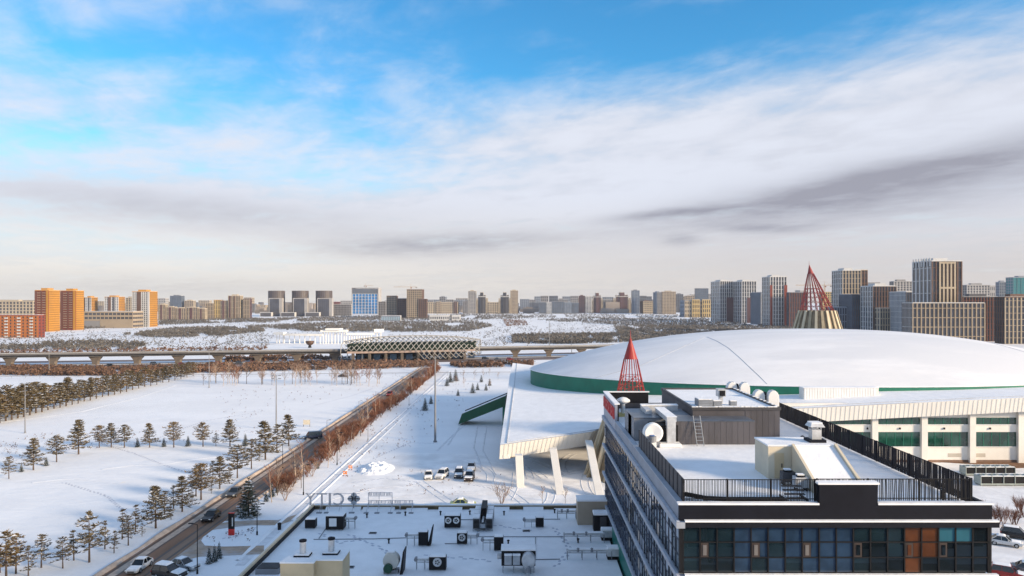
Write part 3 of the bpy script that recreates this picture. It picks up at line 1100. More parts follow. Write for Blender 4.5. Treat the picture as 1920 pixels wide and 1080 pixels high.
for st_i in range(2):
    ztop = LZ[st_i] - .45
    zbot = LZ[st_i + 1] + .06
    hh = (ztop - zbot) / 3
    for c in range(front_cols):
        for r_ in range(3):
            x = gx0 + c * pw
            z = zbot + r_ * hh
            u = RNG.random()
            if st_i == 0:
                if 13 <= c <= 14: m = GLASSO if not (c == 14 and r_ == 0) else GLASS2
                elif 15 <= c <= 16 and r_ == 2: m = GLASSB
                elif c >= 15: m = GLASS2
                elif 10 <= c <= 12: m = GLASS if r_ == 2 or u < .3 else GLASS2
                elif c <= 2: m = GLASS if u < .6 else GLASS2
                else: m = GLASS3 if u < .85 else GLASS
            else:
                m = (GLASS, GLASS2, GLASS3)[int(u * 3)]
            opening = st_i == 0 and r_ == 1 and c in (1, 4, 7, 10, 13, 15)
            if opening:
                ww = pane_w * .48
                wv = MB().box(x, x + ww, BY0 + .02, BY0 + .12, z + .03, z + hh - .05).build('opening_window', BROWNF, of)
                MB().box(x + .13, x + ww - .13, BY0 - .02, BY0 + .018, z + .16, z + hh - .18).build('pane', BLIND if c < 9 else m, wv)
                pane('f', pane_w * .46, hh - .08, m, of, x + pane_w * .52, BY0 + .12, z + .04)
            else:
                pane('f', pane_w, hh - .08, m, of, x, BY0 + .12, z + .04)
    mb = MB()
    for c in range(front_cols + 1):
        x = gx0 + c * pw - .065
        mb.box(x - .04, x + .04, BY0 - .01, BY0 + .16, zbot, ztop)
    for r_ in range(1, 3):
        mb.box(gx0, BX1 - .1, BY0, BY0 + .15, zbot + r_ * hh - .035, zbot + r_ * hh + .035)
    mb.build('front_mullions', BLACK, of)
    MB().box(BX0 + .0, BX0 + .29, BY0, BY0 + .24, zbot, ztop).build('corner_post', BLACK, of)
    MB().box(BX1 - .26, BX1, BY0, BY0 + .24, zbot, ztop).build('corner_post', BLACK, of)
    if st_i == 0:
        MB().box(gx0 - .1, BX1 - .1, BY0 - .04, BY0 + .2, ztop - .02, ztop + .045).build('blind_box', DARKG, of)
MB().box(BX0 + .26, BX1, BY0 + .02, BY0 + .2, 0, LZ[2] - .33).build('front_lower_wall', GLASS2, of)

# left glazing: the nearest 252 panes singly, the far and low ones joined
side_bays = 38
sw = (BY1 - BY0 - 0.6) / side_bays
rest = MB()
mul = MB()
SIDEG = [GLASS3, GLASS, GLASS2, mat('window_warm_reflection', (0.42, 0.36, 0.30), 0.2, 0.2, 0.5, spec=0.8), mat('window_sky_reflection', (0.30, 0.34, 0.40), 0.12, 0.2, 0.5, spec=0.9)]  # warm and pale panes hold painted reflections of buildings and sky
for st_i in range(5):
    ztop = LZ[st_i] - (.46 if st_i == 0 else .33)
    zbot = LZ[st_i + 1] - .04
    if st_i == 4: zbot = 8.6
    hh = (ztop - zbot) / 3
    for b in range(side_bays):
        y = BY0 + .4 + b * sw
        for r_ in range(3):
            z = zbot + r_ * hh
            u = RNG.random()
            far = b / side_bays
            m = SIDEG[0] if u < .38 else SIDEG[1] if u < .58 else SIDEG[2] if u < .76 else SIDEG[3] if u < .76 + .16 * far + .02 else SIDEG[4]
            if st_i < 4 and b < 21:
                pane('s', sw - .09, hh - .07, m, of, BX0 + .12, y, z + .04, side=True)
            else:
                rest.box(BX0 + .07, BX0 + .17, y, y + sw - .09, z + .04, z + hh - .03)
        mul.box(BX0 + .01, BX0 + .2, y - .08, y - .02, zbot, ztop)
    for r_ in range(1, 3):
        mul.box(BX0 + .03, BX0 + .18, BY0 + .3, BY1 - .1, zbot + r_ * hh - .03, zbot + r_ * hh + .03)
rest.build('far_panes', GLASS3, of)['kind'] = 'stuff'
mul.build('side_mullions', mat('mullion_blue', (0.05, 0.06, 0.085), 0.5, 0.1, 1), of)
MB().box(BX0 - .02, BX0 + .24, BY0 + .25, BY1 - .05, 0, 7.98).build('side_lower_wall', TEAL, of)
MB().box(BX0 - .015, BX0 + .22, 58, 84, 8.0, 8.58).build('teal_upstand', TEAL, of)
# corrugated teal upstand above the long roof
mb = MB()
for i in range(46):
    y = 58.2 + i * .56
    mb.box(BX0 - .10, BX0 - .02, y, y + .34, 8.2, 10.4)
mb.build('teal_ribs', TEAL, of)['kind'] = 'stuff'

# taller attic at the far end, with red letters on its outer face
fa = MB().box(BX0 - .02, BX0 + .25, 81.6, BY1, 21.36, 24.3).build('tall_attic', mat('attic_light', (0.36, 0.37, 0.42), 0.5, 0.1, 0.5), of)
MB().box(BX0 + .252, BX0 + .40, 81.6, BY1 - .3, 22.2, 24.25).build('attic_lining', BLACK, of)
MB().box(BX0 + .26, 16.2, BY1 - .27, BY1 - .02, 22.9, 24.28).build('back_attic', BLACK, of)
MB().box(BX0 - .1, BX0 + .5, 81.5, BY1 + .05, 24.3, 24.42).build('attic_snow', SNOW, of)
MB().box(BX0 + .505, 16.3, BY1 - .4, BY1 + .05, 24.285, 24.40).build('attic_snow', SNOW, of)
y = 82.1
for k, (w, bars) in enumerate(((1.0, 'IH'), (1.1, 'O'), (1.0, 'T'), (.9, 'E'), (1.1, 'H'), (1.0, 'I'), (1.1, 'O'), (1.0, 'E'))):
    mb = MB()
    z0, z1 = 22.55, 23.85
    mb.box(BX0 - .14, BX0 - .025, y, y + .24, z0, z1)
    if 'T' not in bars: mb.box(BX0 - .14, BX0 - .026, y + w - .24, y + w, z0, z1)
    mb.box(BX0 - .14, BX0 - .027, y + .2, y + w - .2, z0 + (.5 if k % 2 else 0), z0 + (.72 if k % 2 else .2))
    if k % 3: mb.box(BX0 - .14, BX0 - .028, y + .2, y + w - .2, z1 - .22, z1)
    mb.build('red_letter', REDL, of)
    y += w + .32


# ------------------------------------------------------------------ roof fences
def picket_fence(label, a, b, z0, z1, gap, pw_, m, dense=False, jit=0.0):
    a, b = Vector(a), Vector(b)
    t = thing('roof_fence', label, 'fence', ((a + b) / 2).to_3d() + Vector((0, 0, z0)))
    L = (b - a).length
    d = (b - a) / L
    n = int(L / gap)
    mb = MB()
    for i in range(n + 1):
        p = a + d * (i * gap + RNG.uniform(-jit, jit))
        lean = RNG.uniform(-jit, jit) * 1.2
        q = p + d * lean
        s = d * pw_ / 2
        nn = Vector((-d.y, d.x)) * .018
        mb.raw([(*(p - s - nn), z0), (*(p + s - nn), z0), (*(p + s + nn), z0), (*(p - s + nn), z0), (*(q - s - nn), z1), (*(q + s - nn), z1), (*(q + s + nn), z1), (*(q - s + nn), z1)],
               [(4, 5, 6, 7), (0, 1, 5, 4), (1, 2, 6, 5), (2, 3, 7, 6), (3, 0, 4, 7)])
    mb.build('pickets', m, t)['kind'] = 'stuff'
    for z in (z0 + .15, z1 - .03):
        MB().tube((*a, z), (*b, z), .035, .035, 4).build('rail', m, t)
    k = max(2, int(L / 2.6))
    for i in range(k + 1):
        p = a + d * (L * i / k)
        MB().box(p.x - .05, p.x + .05, p.y - .05, p.y + .05, z0 - .02, z1 + .02).build('post', m, t)
    return t


picket_fence('thin dark picket fence left of the raised front parapet, stair behind it', (BX0 + .35, BY0 + .46), (19.75, BY0 + .46), 22.5, 23.98, .105, .034, BLACK, jit=.02)
picket_fence('dark slanted picket fence above and right of the raised front parapet', (19.95, BY0 + .62), (30.35, BY0 + .62), 22.5, 23.98, .125, .048, BLACK, jit=.045)
picket_fence('long dense dark slat fence along the right roof edge', (30.45, BY0 + .66), (30.45, 85.5), 22.25, 24.0, .20, .135, DARK, jit=.03)
t = thing('roof_fence', 'solid black slat screen along the left roof edge of the office', 'fence', (BX0 + .40, 58, 22.44))
for i in range(40):
    y = BY0 + .62 + i * .462
    MB().box(BX0 + .34, BX0 + .42, y, y + .44, 22.445, 23.98).build('slat', DARKG if i % 3 else DARK, t)
MB().box(BX0 + .425, BX0 + .47, BY0 + .6, 67.1, 23.7, 23.78).build('rail', BLACK, t)
MB().box(BX0 + .425, BX0 + .47, BY0 + .6, 67.1, 22.7, 22.78).build('rail', BLACK, t)

# ------------------------------------------------------------------ plant rooms on the office roof
pr = thing('plant_room', 'two-level dark sheet-clad plant room with snowy top on the office roof', 'plant room', (18, 74, RZ))


def clad(x0, x1, y0, y1, z0, z1, m, parent, face_w=.55, name='cladding_panel'):
    """sheet cladding: upright panels on the -Y face, each proud of the wall"""
    n = max(1, round((x1 - x0) / face_w))
    w = (x1 - x0) / n
    for i in range(n):
        MB().box(x0 + i * w + .012, x0 + (i + 1) * w - .012, y0 - .03 - .008 * (i % 2), y0 - .002, z0 + .02, z1 - .02).build(name, m, parent)


SHEET = mat('sheet_cladding', (0.085, 0.080, 0.088), 0.55, 0.18, 0.5, stretch=(1, 1, .3))
MB().box(14.6, 22.4, 69.4, 72.8, RZ, 24.4).build('lower_block', SHEET, pr)
clad(14.6, 22.4, 69.4, 72.8, RZ, 24.4, SHEET, pr)
MB().box(11.0, 14.595, 71.2, 75.0, RZ, 24.4).build('left_block', GREYM, pr)
MB().box(11.0, 17.0, 72.81, 77.5, RZ + .01, 24.42).build('left_roof', GREYM, pr)
MB().box(17.2, 26.0, 72.81, 89.0, RZ, 25.0).build('upper_block', SHEET, pr)
clad(22.5, 26.0, 72.81, 89, RZ, 25.0, SHEET, pr)
for (a, b, c, d) in ((17.1, 26.1, 72.7, 72.95), (17.1, 26.1, 88.85, 89.1), (17.1, 17.35, 72.96, 88.84), (25.85, 26.1, 72.96, 88.84)):
    MB().box(a, b, c, d, 25.0, 25.30).build('parapet', DARKG, pr)
MB().box(17.36, 25.84, 72.96, 88.84, 25.0, 25.12).build('roof_snow', ROOFSNOW, pr)
for i in range(26):
    y = 73 + i * .61
    MB().cbox(25.97, y, 25.30, .26, RNG.uniform(.3, .6), RNG.uniform(.04, .1)).build('parapet_snow', SNOW, pr) if i % 2 else None
    x = 17.3 + i * .33
    MB().cbox(x, 72.82, 25.30, RNG.uniform(.2, .4), .22, RNG.uniform(.03, .1)).build('parapet_snow', SNOW, pr)
MB().box(14.6, 22.4, 69.38, 72.6, 24.4, 24.46).build('lower_roof_sheet', mat('bare_roof_sheet', (0.10, 0.11, 0.13), 0.35, 0.25, 0.8), pr)
MB().box(11.0, 14.5, 71.3, 74.9, 24.425, 24.47).build('left_roof_sheet', MATS['bare_roof_sheet'], pr)
# recess behind the round fan
MB().box(12.4, 14.9, 69.0, 71.19, RZ, 24.1).build('recess_block', BLACK, pr)


def drum_fan(name, label, c, r, w, m=ZINC, axis='y'):
    t = thing(name, label, 'fan', (c[0], c[1], c[2] - r - .35))
    n = 24
    ring = []
    mb = MB()
    for k, (rr, yy) in enumerate(((r, 0), (r, w), (r * .55, w), (r * .55, w * .6))):
        pass
    vs, fs = [], []
    prof = [(r * .0, .12), (r * .86, 0.0), (r, .10), (r, w - .1), (r * .86, w), (0.0, w)]
    for rr, yy in prof:
        for i in range(n):
            a = 2 * math.pi * i / n
            if axis == 'y': vs.append((c[0] + rr * math.cos(a), c[1] + yy, c[2] + rr * math.sin(a)))
            else: vs.append((c[0] + yy, c[1] + rr * math.cos(a), c[2] + rr * math.sin(a)))
    for k in range(len(prof) - 1):
        for i in range(n):
            j = (i + 1) % n
            fs.append((k * n + i, k * n + j, (k + 1) * n + j, (k + 1) * n + i))
    mb.raw(vs, fs).build('drum', m, t, smooth=False)
    mb = MB()
    mb.box(c[0] - r * .7, c[0] + r * .7, c[1] + .05, c[1] + w - .05, c[2] - r - .35, c[2] - r * .85)
    mb.build('cradle', GREYM, t)
    return t


f1 = drum_fan('drum_fan', 'big white round fan housing in front of the black plant room recess', (12.35, 67.9, 23.55), 0.92, 0.9, WHITE)
o = MB().lathe([(.42, 0), (.42, .5), (.2, .55)], (12.1, 67.4, 22.85), 14).build('motor', GREYM, f1)
MB().lathe([(.26, .56), (.26, .62)], (12.1, 67.4, 22.85), 12).build('motor_cap', mat('blue_cap', (0.03, 0.12, 0.35), 0.4), o)
MB().box(11.7, 12.5, 67.25, 67.55, 22.2, 22.85).build('motor_bracket', WHITE, f1)
du = thing('roof_duct', 'square zinc duct bending down over the plant room edge beside the round fan', 'duct', (14.2, 69, RZ))
MB().box(13.75, 14.55, 68.4, 69.3, RZ + .35, 24.55).build('riser', ZINC, du)
MB().box(13.7, 14.6, 68.35, 74.5, 24.555, 25.0).build('top_run', ZINC, du)
MB().box(12.9, 15.0, 67.8, 69.35, RZ, RZ + .35).build('foot', WHITE, du, bevel=.08)
MB().box(13.65, 14.65, 68.3, 74.55, 25.003, 25.06).build('snow', SNOW, du)
du2 = thing('roof_duct', 'low zinc duct lying along the back of the left plant room roof', 'duct', (14, 77, 24.42))
MB().box(12.6, 16.4, 76.2, 77.0, 24.43, 24.95).build('run', ZINC, du2)
MB().box(12.55, 16.45, 76.15, 77.05, 24.953, 25.05).build('snow', SNOW, du2)
MB().box(12.6, 13.2, 73.6, 76.19, 24.43, 24.9).build('branch', ZINC, du2)
u = thing('roof_hatch', 'small black box with snowy lid behind the left plant room', 'hatch', (14.6, 80, RZ))
MB().box(13.9, 15.6, 79.3, 80.8, RZ, RZ + 1.0).build('box', BLACK, u)
MB().box(13.85, 15.65, 79.25, 80.85, RZ + 1.002, RZ + 1.12).build('snow', SNOW, u)
# ladder
la = thing('ladder', 'aluminium ladder leaning against the dark plant room wall', 'ladder', (16.8, 68.6, RZ))
for s in (-.33, .33):
    MB().tube((16.95 + s, 68.55, RZ), (16.72 + s, 69.30, 25.0), .04, .04, 6).build('stile', STEEL, la)
for k in range(8):
    tt = (k + .6) / 8.6
    MB().tube((16.95 - .23 * tt - .33, 68.55 + .75 * tt, RZ + 2.8 * tt), (16.95 - .23 * tt + .33, 68.55 + .75 * tt, RZ + 2.8 * tt), .026, .026, 5).build('rung', STEEL, la)
# mushroom vent at the far left end, yellow base
mv = thing('mushroom_vent', 'white mushroom-cap roof vent on a yellow base at the far corner', 'vent', (12.0, 86.5, RZ))
MB().box(11.4, 12.9, 86.0, 87.4, RZ, RZ + .35).build('base', mat('yellow_base', (0.70, 0.55, 0.22), 0.7), mv)
MB().lathe([(.24, .35), (.24, 1.6)], (12.1, 86.7, RZ), 12).build('stem', WHITE, mv)
MB().lathe([(.25, 1.45), (.85, 1.75), (.80, 1.95), (.4, 2.2), (.05, 2.28)], (12.1, 86.7, RZ), 18).build('cap', WHITE, mv, smooth=True)


def hood_vent(label, x, y, z, m=ZINC):
    t = thing('hood_vent', label, 'vent', (x, y, z))
    MB().cbox(x, y, z, .9, .9, .35).build('curb', DARKG, t)
    MB().cbox(x, y, z + .35, .55, .55, .8).build('shaft', m, t)
    MB().box(x - .55, x + .55, y - .55, y + .55, z + 1.15, z + 1.35, .1, .1).build('cap', m, t)
    MB().cbox(x, y, z + 1.352, .8, .8, .08).build('snow', SNOW, t)
    return t


# equipment on the upper snowy plant room roof
eq = thing('exhaust_hood', 'zinc square exhaust hood facing forward on the upper plant room roof', 'vent', (21.0, 76, 25.12))
MB().box(20.7, 21.5, 76.2, 77.2, 25.9, 26.7).build('hood', ZINC, eq)
MB().box(20.85, 21.4, 76.05, 76.195, 26.0, 26.55).build('mouth', BLACK, eq)
MB().box(20.9, 21.3, 76.5, 76.9, 25.12, 25.9).build('neck', ZINC, eq)
for (x, y, w, d, h, nm, lab) in ((18.9, 75.2, 1.5, 1.6, .7, 'vent_box', 'grey louvred vent box on the left of the upper plant room roof'), (20.2, 75.0, .9, .9, .55, 'vent_box', 'small snowy vent box beside the exhaust hood'),
                                 (22.0, 75.4, .7, .6, .45, 'vent_box', 'low steel vent box right of the exhaust hood')):
    t = thing(nm, lab, 'vent', (x, y, 25.12))
    MB().cbox(x, y, 25.12, w, d, h).build('casing', GREYM, t)
    for k in range(4):
        MB().box(x - w / 2 + .06, x + w / 2 - .06, y - d / 2 - .05, y - d / 2 - .002, 25.16 + k * h / 4.4, 25.16 + k * h / 4.4 + h / 8).build('louvre', STEEL, t)
    MB().cbox(x, y, 25.122 + h, w * .9, d * .9, .07).build('snow', SNOW, t)
for i, (x, y, lab) in enumerate(((26.8, 90.0, 'farther white twin gooseneck duct on the right edge of the plant room'), (27.55, 82.0, 'nearer white twin gooseneck duct on the right edge of the plant room'))):
    t = thing('gooseneck_duct', lab, 'duct', (x, y, RZ), 'white gooseneck ducts on the office roof')
    for k, off in enumerate((-.70, .72)):
        prof = []
        for s in range(13):
            a = math.pi * s / 12
            prof.append((x + off + .62 * math.cos(a), 25.1 + .85 * math.sin(a)))
        prof = [(x + off + .62, RZ + .0)] + prof + [(x + off - .62, RZ)]
        o = MB().yprism(prof, y - .45 - .5 * k, y + .45 - .5 * k).build('duct', WHITE, t, bevel=.05)
        for s in range(1, 12, 2):
            a = math.pi * s / 12
            MB().tube((x + off + .64 * math.cos(a), y - .48 - .5 * k, 25.1 + .87 * math.sin(a)), (x + off + .64 * math.cos(a), y + .48 - .5 * k, 25.1 + .87 * math.sin(a)), .025, .025, 4).build('seam', ZINC, o)
    MB().box(x - .075, x + .095, y - .3, y + .3, RZ, 25.7).build('gap_panel', BLACK, t)

# beige stair head
sh = thing('stair_head', 'beige rendered stair head with sloping snowy roof on the office roof', 'stair head', (21.8, 55, RZ))
MB().box(19.1, 24.4, 56.0, 59.2, RZ, 24.72).build('tall_block', CREAM, sh)
MB().box(19.05, 24.45, 55.95, 59.25, 24.722, 24.84).build('snow', SNOW, sh)


def slope_z(y): return 22.0 + (24.85 - 22.0) * (y - 50.0) / 6.0


MB().xprism([(50.2, RZ), (55.94, RZ), (55.94, slope_z(55.94) - .25), (50.2, slope_z(50.2) + .0)], 21.1, 24.2).build('stair_body', CREAM, sh)
MB().xprism([(50.3, slope_z(50.3) + .01), (55.93, slope_z(55.93) - .245), (55.93, slope_z(55.93) - .10), (50.3, slope_z(50.3) + .13)], 21.12, 24.18).build('sloping_snow', ROOFSNOW, sh)
for a, b in ((20.9, 21.098), (24.202, 24.4)):
    MB().xprism([(50.0, RZ), (55.94, RZ), (55.94, slope_z(55.94) + .12), (50.0, slope_z(50.0) + .30)], a, b).build('side_parapet', CREAM, sh)
MB().box(19.6, 20.3, 55.94, 55.998, RZ + .05, RZ + 2.0).build('door', BEIGE, sh)
MB().box(20.1, 20.16, 55.88, 55.938, RZ + .9, RZ + 1.2).build('door_handle', BLACK, sh)
ch = thing('chimney_vent', 'grey square chimney vent with snow-capped hood on the stair head', 'vent', (23.3, 57.4, 24.84))
MB().cbox(23.3, 57.4, 24.842, 1.3, 1.3, .22).build('curb', DARK, ch)
MB().cbox(23.3, 57.4, 25.062, .75, .75, .75).build('shaft', ZINC, ch)
mb = MB()
for s in (-.34, .34):
    for q in (-.34, .34):
        mb.cbox(23.3 + s, 57.4 + q, 25.812, .08, .08, .3)
mb.build('hood_legs', STEEL, ch)
MB().box(22.72, 23.88, 56.82, 57.98, 26.05, 26.30, .14, .14).build('hood', ZINC, ch)
MB().cbox(23.3, 57.4, 26.302, .86, .86, .10).build('snow', SNOW, ch)
for i, (x, y, lab) in enumerate(((19.95, 54.2, 'left-hand round roof fan before the beige stair head'), (20.3, 52.6, 'snowy condenser unit on the roof before the beige stair head'))):
    t = thing('condenser', lab, 'condenser', (x, y, RZ))
    MB().cbox(x, y, RZ + .25, .95, .7, .75).build('casing', ZINC if i else DARKG, t)
    for s in (-.35, .35):
        MB().cbox(x + s, y, RZ, .08, .6, .25).build('foot', BLACK, t)
    MB().lathe([(.02, 0), (.30, 0), (.34, .06), (.34, .10)], (x, y, RZ + 1.0), 14).build('fan_ring', BLACK, t)
    MB().cbox(x, y + .1, RZ + 1.102, .5, .4, .08).build('snow', SNOW, t)
ss = thing('roof_steps', 'short dark steel step flight behind the front picket fence', 'steps', (18.9, 50, RZ))
for k in range(4):
    MB().box(18.2, 19.6, 49.6 + k * .32, 49.88 + k * .32, RZ + .18 + .2 * k, RZ + .23 + .2 * k).build('step', BLACK, ss)
for x in (18.15, 19.62):
    MB().box(x, x + .05, 49.5, 51.0, RZ, RZ + .16).build('stringer', BLACK, ss)
hd = thing('heat_pipe', 'thick black roof pipe running behind the front picket fence', 'pipe', (15, 49.6, RZ))
MB().path([(11.3, 50.3, RZ + .35), (12.6, 49.6, RZ + .25), (14, 49.5, RZ + .2), (18, 49.5, RZ + .2)], .16, 8).build('pipe', BLACK, hd)
for x in (12.6, 15, 17.4):
    MB().cbox(x, 49.5, RZ, .3, .4, .06).build('saddle', GREYM, hd)
for x, y, lab in ((29.3, 50.2, 'tiny black roof outlet by the front right fence corner'), (27.4, 70.5, 'tiny black roof outlet beside the right slat fence')):
    t = thing('roof_outlet', lab, 'vent', (x, y, RZ))
    MB().lathe([(.13, 0), (.13, .5)], (x, y, RZ), 8).build('stub', BLACK, t)
    MB().lathe([(.2, .5), (.2, .58), (.04, .68)], (x, y, RZ), 8).build('cap', BLACK, t)
dr = MB().lathe([(1.1, 0.0), (1.0, .012), (.0, .02)], (27.6, 66.6, RZ + .004), 18).build('melt_patch', mat('wet_gravel', (0.30, 0.27, 0.24), 0.7, 0.3, 2), of)

# ================================================================== LONG LOW BUILDING (foreground roof)
MZ = 8.0
MX0, MX1, MY0, MY1 = -28.4, 10.2, 30.0, 97.3
ml = thing('shopping_hall', 'long low hall with snow-covered flat roof in the foreground', 'building', ((MX0 + MX1) / 2, 64, 0))
MB().box(MX0 + .1, MX1, MY0, MY1 - .1, 0, MZ - .15).build('wall', BEIGE, ml)
MB().box(MX0 + .4, MX1 - .02, MY0 + .3, MY1 - .4, MZ - .15, MZ).build('roof_snow', ROOFSNOW, ml)
PARA = mat('parapet_cream', (0.56, 0.45, 0.30), 0.8, 0.08, 0.5)
for (a, b, c, d) in ((MX0, MX0 + .38, MY0, MY1), (MX0 + .382, MX1, MY1 - .38, MY1)):
    MB().box(a, b, c, d, MZ - .6, MZ + .55).build('parapet', PARA, ml)
MB().box(MX0 + .383, MX0 + .44, MY0, MY1 - .39, MZ - .1, MZ + .5).build('parapet_lining', BLACK, ml)
MB().box(MX0 + .45, 9.0, MY1 - .44, MY1 - .383, MZ - .1, MZ + .42).build('parapet_lining', mat('lining_brown', (0.10, 0.075, 0.04), 0.8, 0.3, .8), ml)
mb = MB()
x = MX0 + .4
while x < MX1 - 1:
    w = RNG.uniform(1.0, 3.2)
    mb.box(x, min(x + w, MX1), MY1 - .42, MY1 + .06, MZ + .552, MZ + .552 + RNG.uniform(.06, .16))
    x += w + .01
mb.build('parapet_snow', SNOW, ml)
mb = MB()
MB().box(MX0 - .04, MX0 + .2, MY0, MY1, MZ + .552, MZ + .60).build('parapet_snow', mat('capping_cream', (0.66, 0.57, 0.43), 0.8, 0.08, 0.5), ml)
# drifted snow against the back parapet
mb = MB()
x = MX0 + 2
while x < 9:
    w = RNG.uniform(1.5, 5)
    mb.xprism([(MY1 - .45, MZ), (MY1 - .45, MZ + RNG.uniform(.15, .4)), (MY1 - RNG.uniform(1.2, 2.0), MZ)], x, min(x + w, 9.2))
    x += w + RNG.uniform(0, 2)
mb.build('snow_drift', SNOW, ml)


def roofpt(px, py): return W(px, py, MZ)


# roof heating cables / pipes lying on the snow
for pts in ([(588, 1012), (700, 1011), (762, 1009)], [(834, 1020), (862, 1020)], [(862, 975), (892, 975)], [(895, 1007), (1058, 1007)], [(1004, 1007), (1004, 1050)], [(1004, 1050), (1050, 1049)], [(598, 1010), (612, 990)], [(1020, 974), (1050, 974)]):
    P = [roofpt(*p) + Vector((0, 0, .05)) for p in pts]
    t = MB().path(P, .05, 5).build('roof_pipe', GREYM, ml)


def legs(t, pts, z, h, r=.035, m=STEEL):
    for x, y in pts:
        MB().tube((x, y, z), (x, y, z + h), r, r, 5).build('leg', m, t)


def roof_unit(label, px, py, w, d, h, fans=0, m=BLACK, panel=False, lean=False, pipe=0, group='roof units on the long low roof', fanmat=WHITE):
    """a boxy cooling unit on the roof: casing, frame, fans on its front, snow lid, pipe rack to one side"""
    p = roofpt(px, py)
    x, y = p.x, p.y + d / 2
    t = thing('roof_unit', label, 'cooling unit', (x, y, MZ), group)
    fz = .12
    for s in (-1, 1):
        MB().box(x - w / 2 + .05, x + w / 2 - .05, y + s * d * .36 - .05, y + s * d * .36 + .05, MZ, MZ + fz).build('skid', STEEL, t)
    MB().box(x - w / 2, x + w / 2, y - d / 2, y + d / 2, MZ + fz, MZ + h).build('casing', m, t, bevel=.02)
    if lean:
        MB().yprism([(x + w / 2 + .003, MZ + fz), (x + w / 2 + .35, MZ + fz), (x + w / 2 + .6, MZ + h * 1.35), (x + w / 2 + .5, MZ + h * 1.35)], y - d / 2 + .05, y + d / 2 + .3).build('wind_screen', BLACK, t)
    for k in range(fans):
        cxk = x - w / 2 + (k + .5) * w / fans
        cz = MZ + fz + (h - fz) * .62
        rr = min(w / fans * .40, (h - fz) * .34)
        fan = MB()
        n = 16
        vs = [(cxk + q * math.cos(2 * math.pi * i / n), y - d / 2 - yy, cz + q * math.sin(2 * math.pi * i / n)) for q, yy in ((rr, .002), (rr, .10), (rr * .78, .10), (rr * .78, .04), (.01, .04)) for i in range(n)]
        fs = [(a * n + i, a * n + (i + 1) % n, (a + 1) * n + (i + 1) % n, (a + 1) * n + i) for a in range(4) for i in range(n)]
        o = fan.raw(vs, fs).build('fan', fanmat, t)
        b = MB()
        for q in range(5):
            a = 2 * math.pi * q / 5
            b.box(cxk + rr * .4 * math.cos(a) - .07, cxk + rr * .4 * math.cos(a) + .07, y - d / 2 - .075, y - d / 2 - .055, cz + rr * .4 * math.sin(a) - .07, cz + rr * .4 * math.sin(a) + .07)
        b.build('fan_blades', BLACK, o)
    if panel:
        MB().box(x - w * .30, x + w * .12, y - d / 2 - .04, y - d / 2 - .002, MZ + h * .30, MZ + h * .86).build('front_panel', WHITE, t)
    MB().box(x - w / 2 + .02, x + w / 2 - .02, y - d / 2 + .02, y + d / 2 - .02, MZ + h + .003, MZ + h + .14, .06, .06).build('snow', SNOW, t)
    if pipe:
        L = abs(pipe)
        s = 1 if pipe > 0 else -1
        x0 = x + s * (w / 2 + .01)
        for zz, r_ in ((.85, .14), (.62, .07)):
            MB().tube((x0, y, MZ + zz * h / 1.2), (x0 + s * L, y, MZ + zz * h / 1.2), r_, r_, 8).build('pipe', ZINC, t)
        MB().tube((x0 + s * L, y - .25, MZ + .75 * h), (x0 + s * L, y + .25, MZ + .75 * h), .2, .2, 8).build('valve', GREYM, t)
        legs(t, [(x0 + s * L * k, y + q) for k in (.35, .95) for q in (-.18, .18)], MZ, .72 * h)
        MB().box(min(x0 + s * .1, x0 + s * (L - .1)), max(x0 + s * .1, x0 + s * (L - .1)), y - .16, y + .16, MZ + .85 * h / 1.2 + .14, MZ + .85 * h / 1.2 + .2).build('pipe_snow', SNOW, t)
    return t


roof_unit('small plain black cube unit at the left end of the foreground roof', 581, 992, 1.25, 1.0, 1.15)
roof_unit('black roof unit with white front panel near the left parapet', 627, 995, 2.15, 1.6, 1.75, panel=True, pipe=1.3)
roof_unit('black roof unit with two white fans side by side', 848, 991, 1.95, 1.3, 1.55, fans=2)
roof_unit('tall black cabinet with slanted wind screen in the middle of the roof', 793, 1025, 1.05, .8, 1.65, lean=True, pipe=-1.4)
roof_unit('small black unit with one steel fan right of the slanted cabinet', 866, 1022, 1.15, .8, 1.35, fans=1, pipe=1.2, fanmat=ZINC)
roof_unit('black box unit with pipe stub in the right rear of the roof', 1012, 990, 1.0, .8, 1.25, pipe=-1.4)
roof_unit('narrow upright black cabinet in the middle right of the roof', 935, 1034, 1.05, .9, 1.60, pipe=-1.3)
roof_unit('black unit with one central steel fan at the lower middle of the roof', 820, 1071, 1.75, 1.0, 1.45, fans=1, pipe=-1.4, fanmat=ZINC)

# twin-row chiller
p = roofpt(905, 997)
t = thing('chiller', 'tall twin-bank chiller with louvred ends standing on the rear of the roof', 'chiller', (p.x, p.y + 2, MZ))
for s in (-1, 1):
    xx = p.x + s * .78
    for k in range(3):
        y0 = p.y + .1 + k * 1.75
        b = MB().box(xx - .42, xx + .42, y0, y0 + 1.6, MZ + .3, MZ + 1.55 + .0 * k).build('bank', GREYM, t)
        MB().box(xx - .38, xx + .38, y0 + .05, y0 + 1.55, MZ + 1.553, MZ + 1.70).build('snow', SNOW, b)
    for k in range(7):
        MB().box(xx - .36, xx + .36, p.y + .03, p.y + .098, MZ + .40 + k * .16, MZ + .50 + k * .16).build('louvre', BLACK, t)
    for y0 in (.1, 5.2):
        legs(t, [(xx - .38, p.y + y0), (xx + .38, p.y + y0)], MZ, .3, .05)
MB().box(p.x - .33, p.x + .33, p.y + 2.0, p.y + 5.6, MZ + .2, MZ + 2.3).build('control_cabinet', BLACK, t)
MB().box(p.x - .30, p.x + .30, p.y + .1, p.y + 1.95, MZ + .4, MZ + .9).build('pump', STEEL, t)
MB().tube((p.x, p.y + .2, MZ + 1.2), (p.x, p.y + 2.0, MZ + 1.2), .14, .14, 8).build('pipe', ZINC, t)

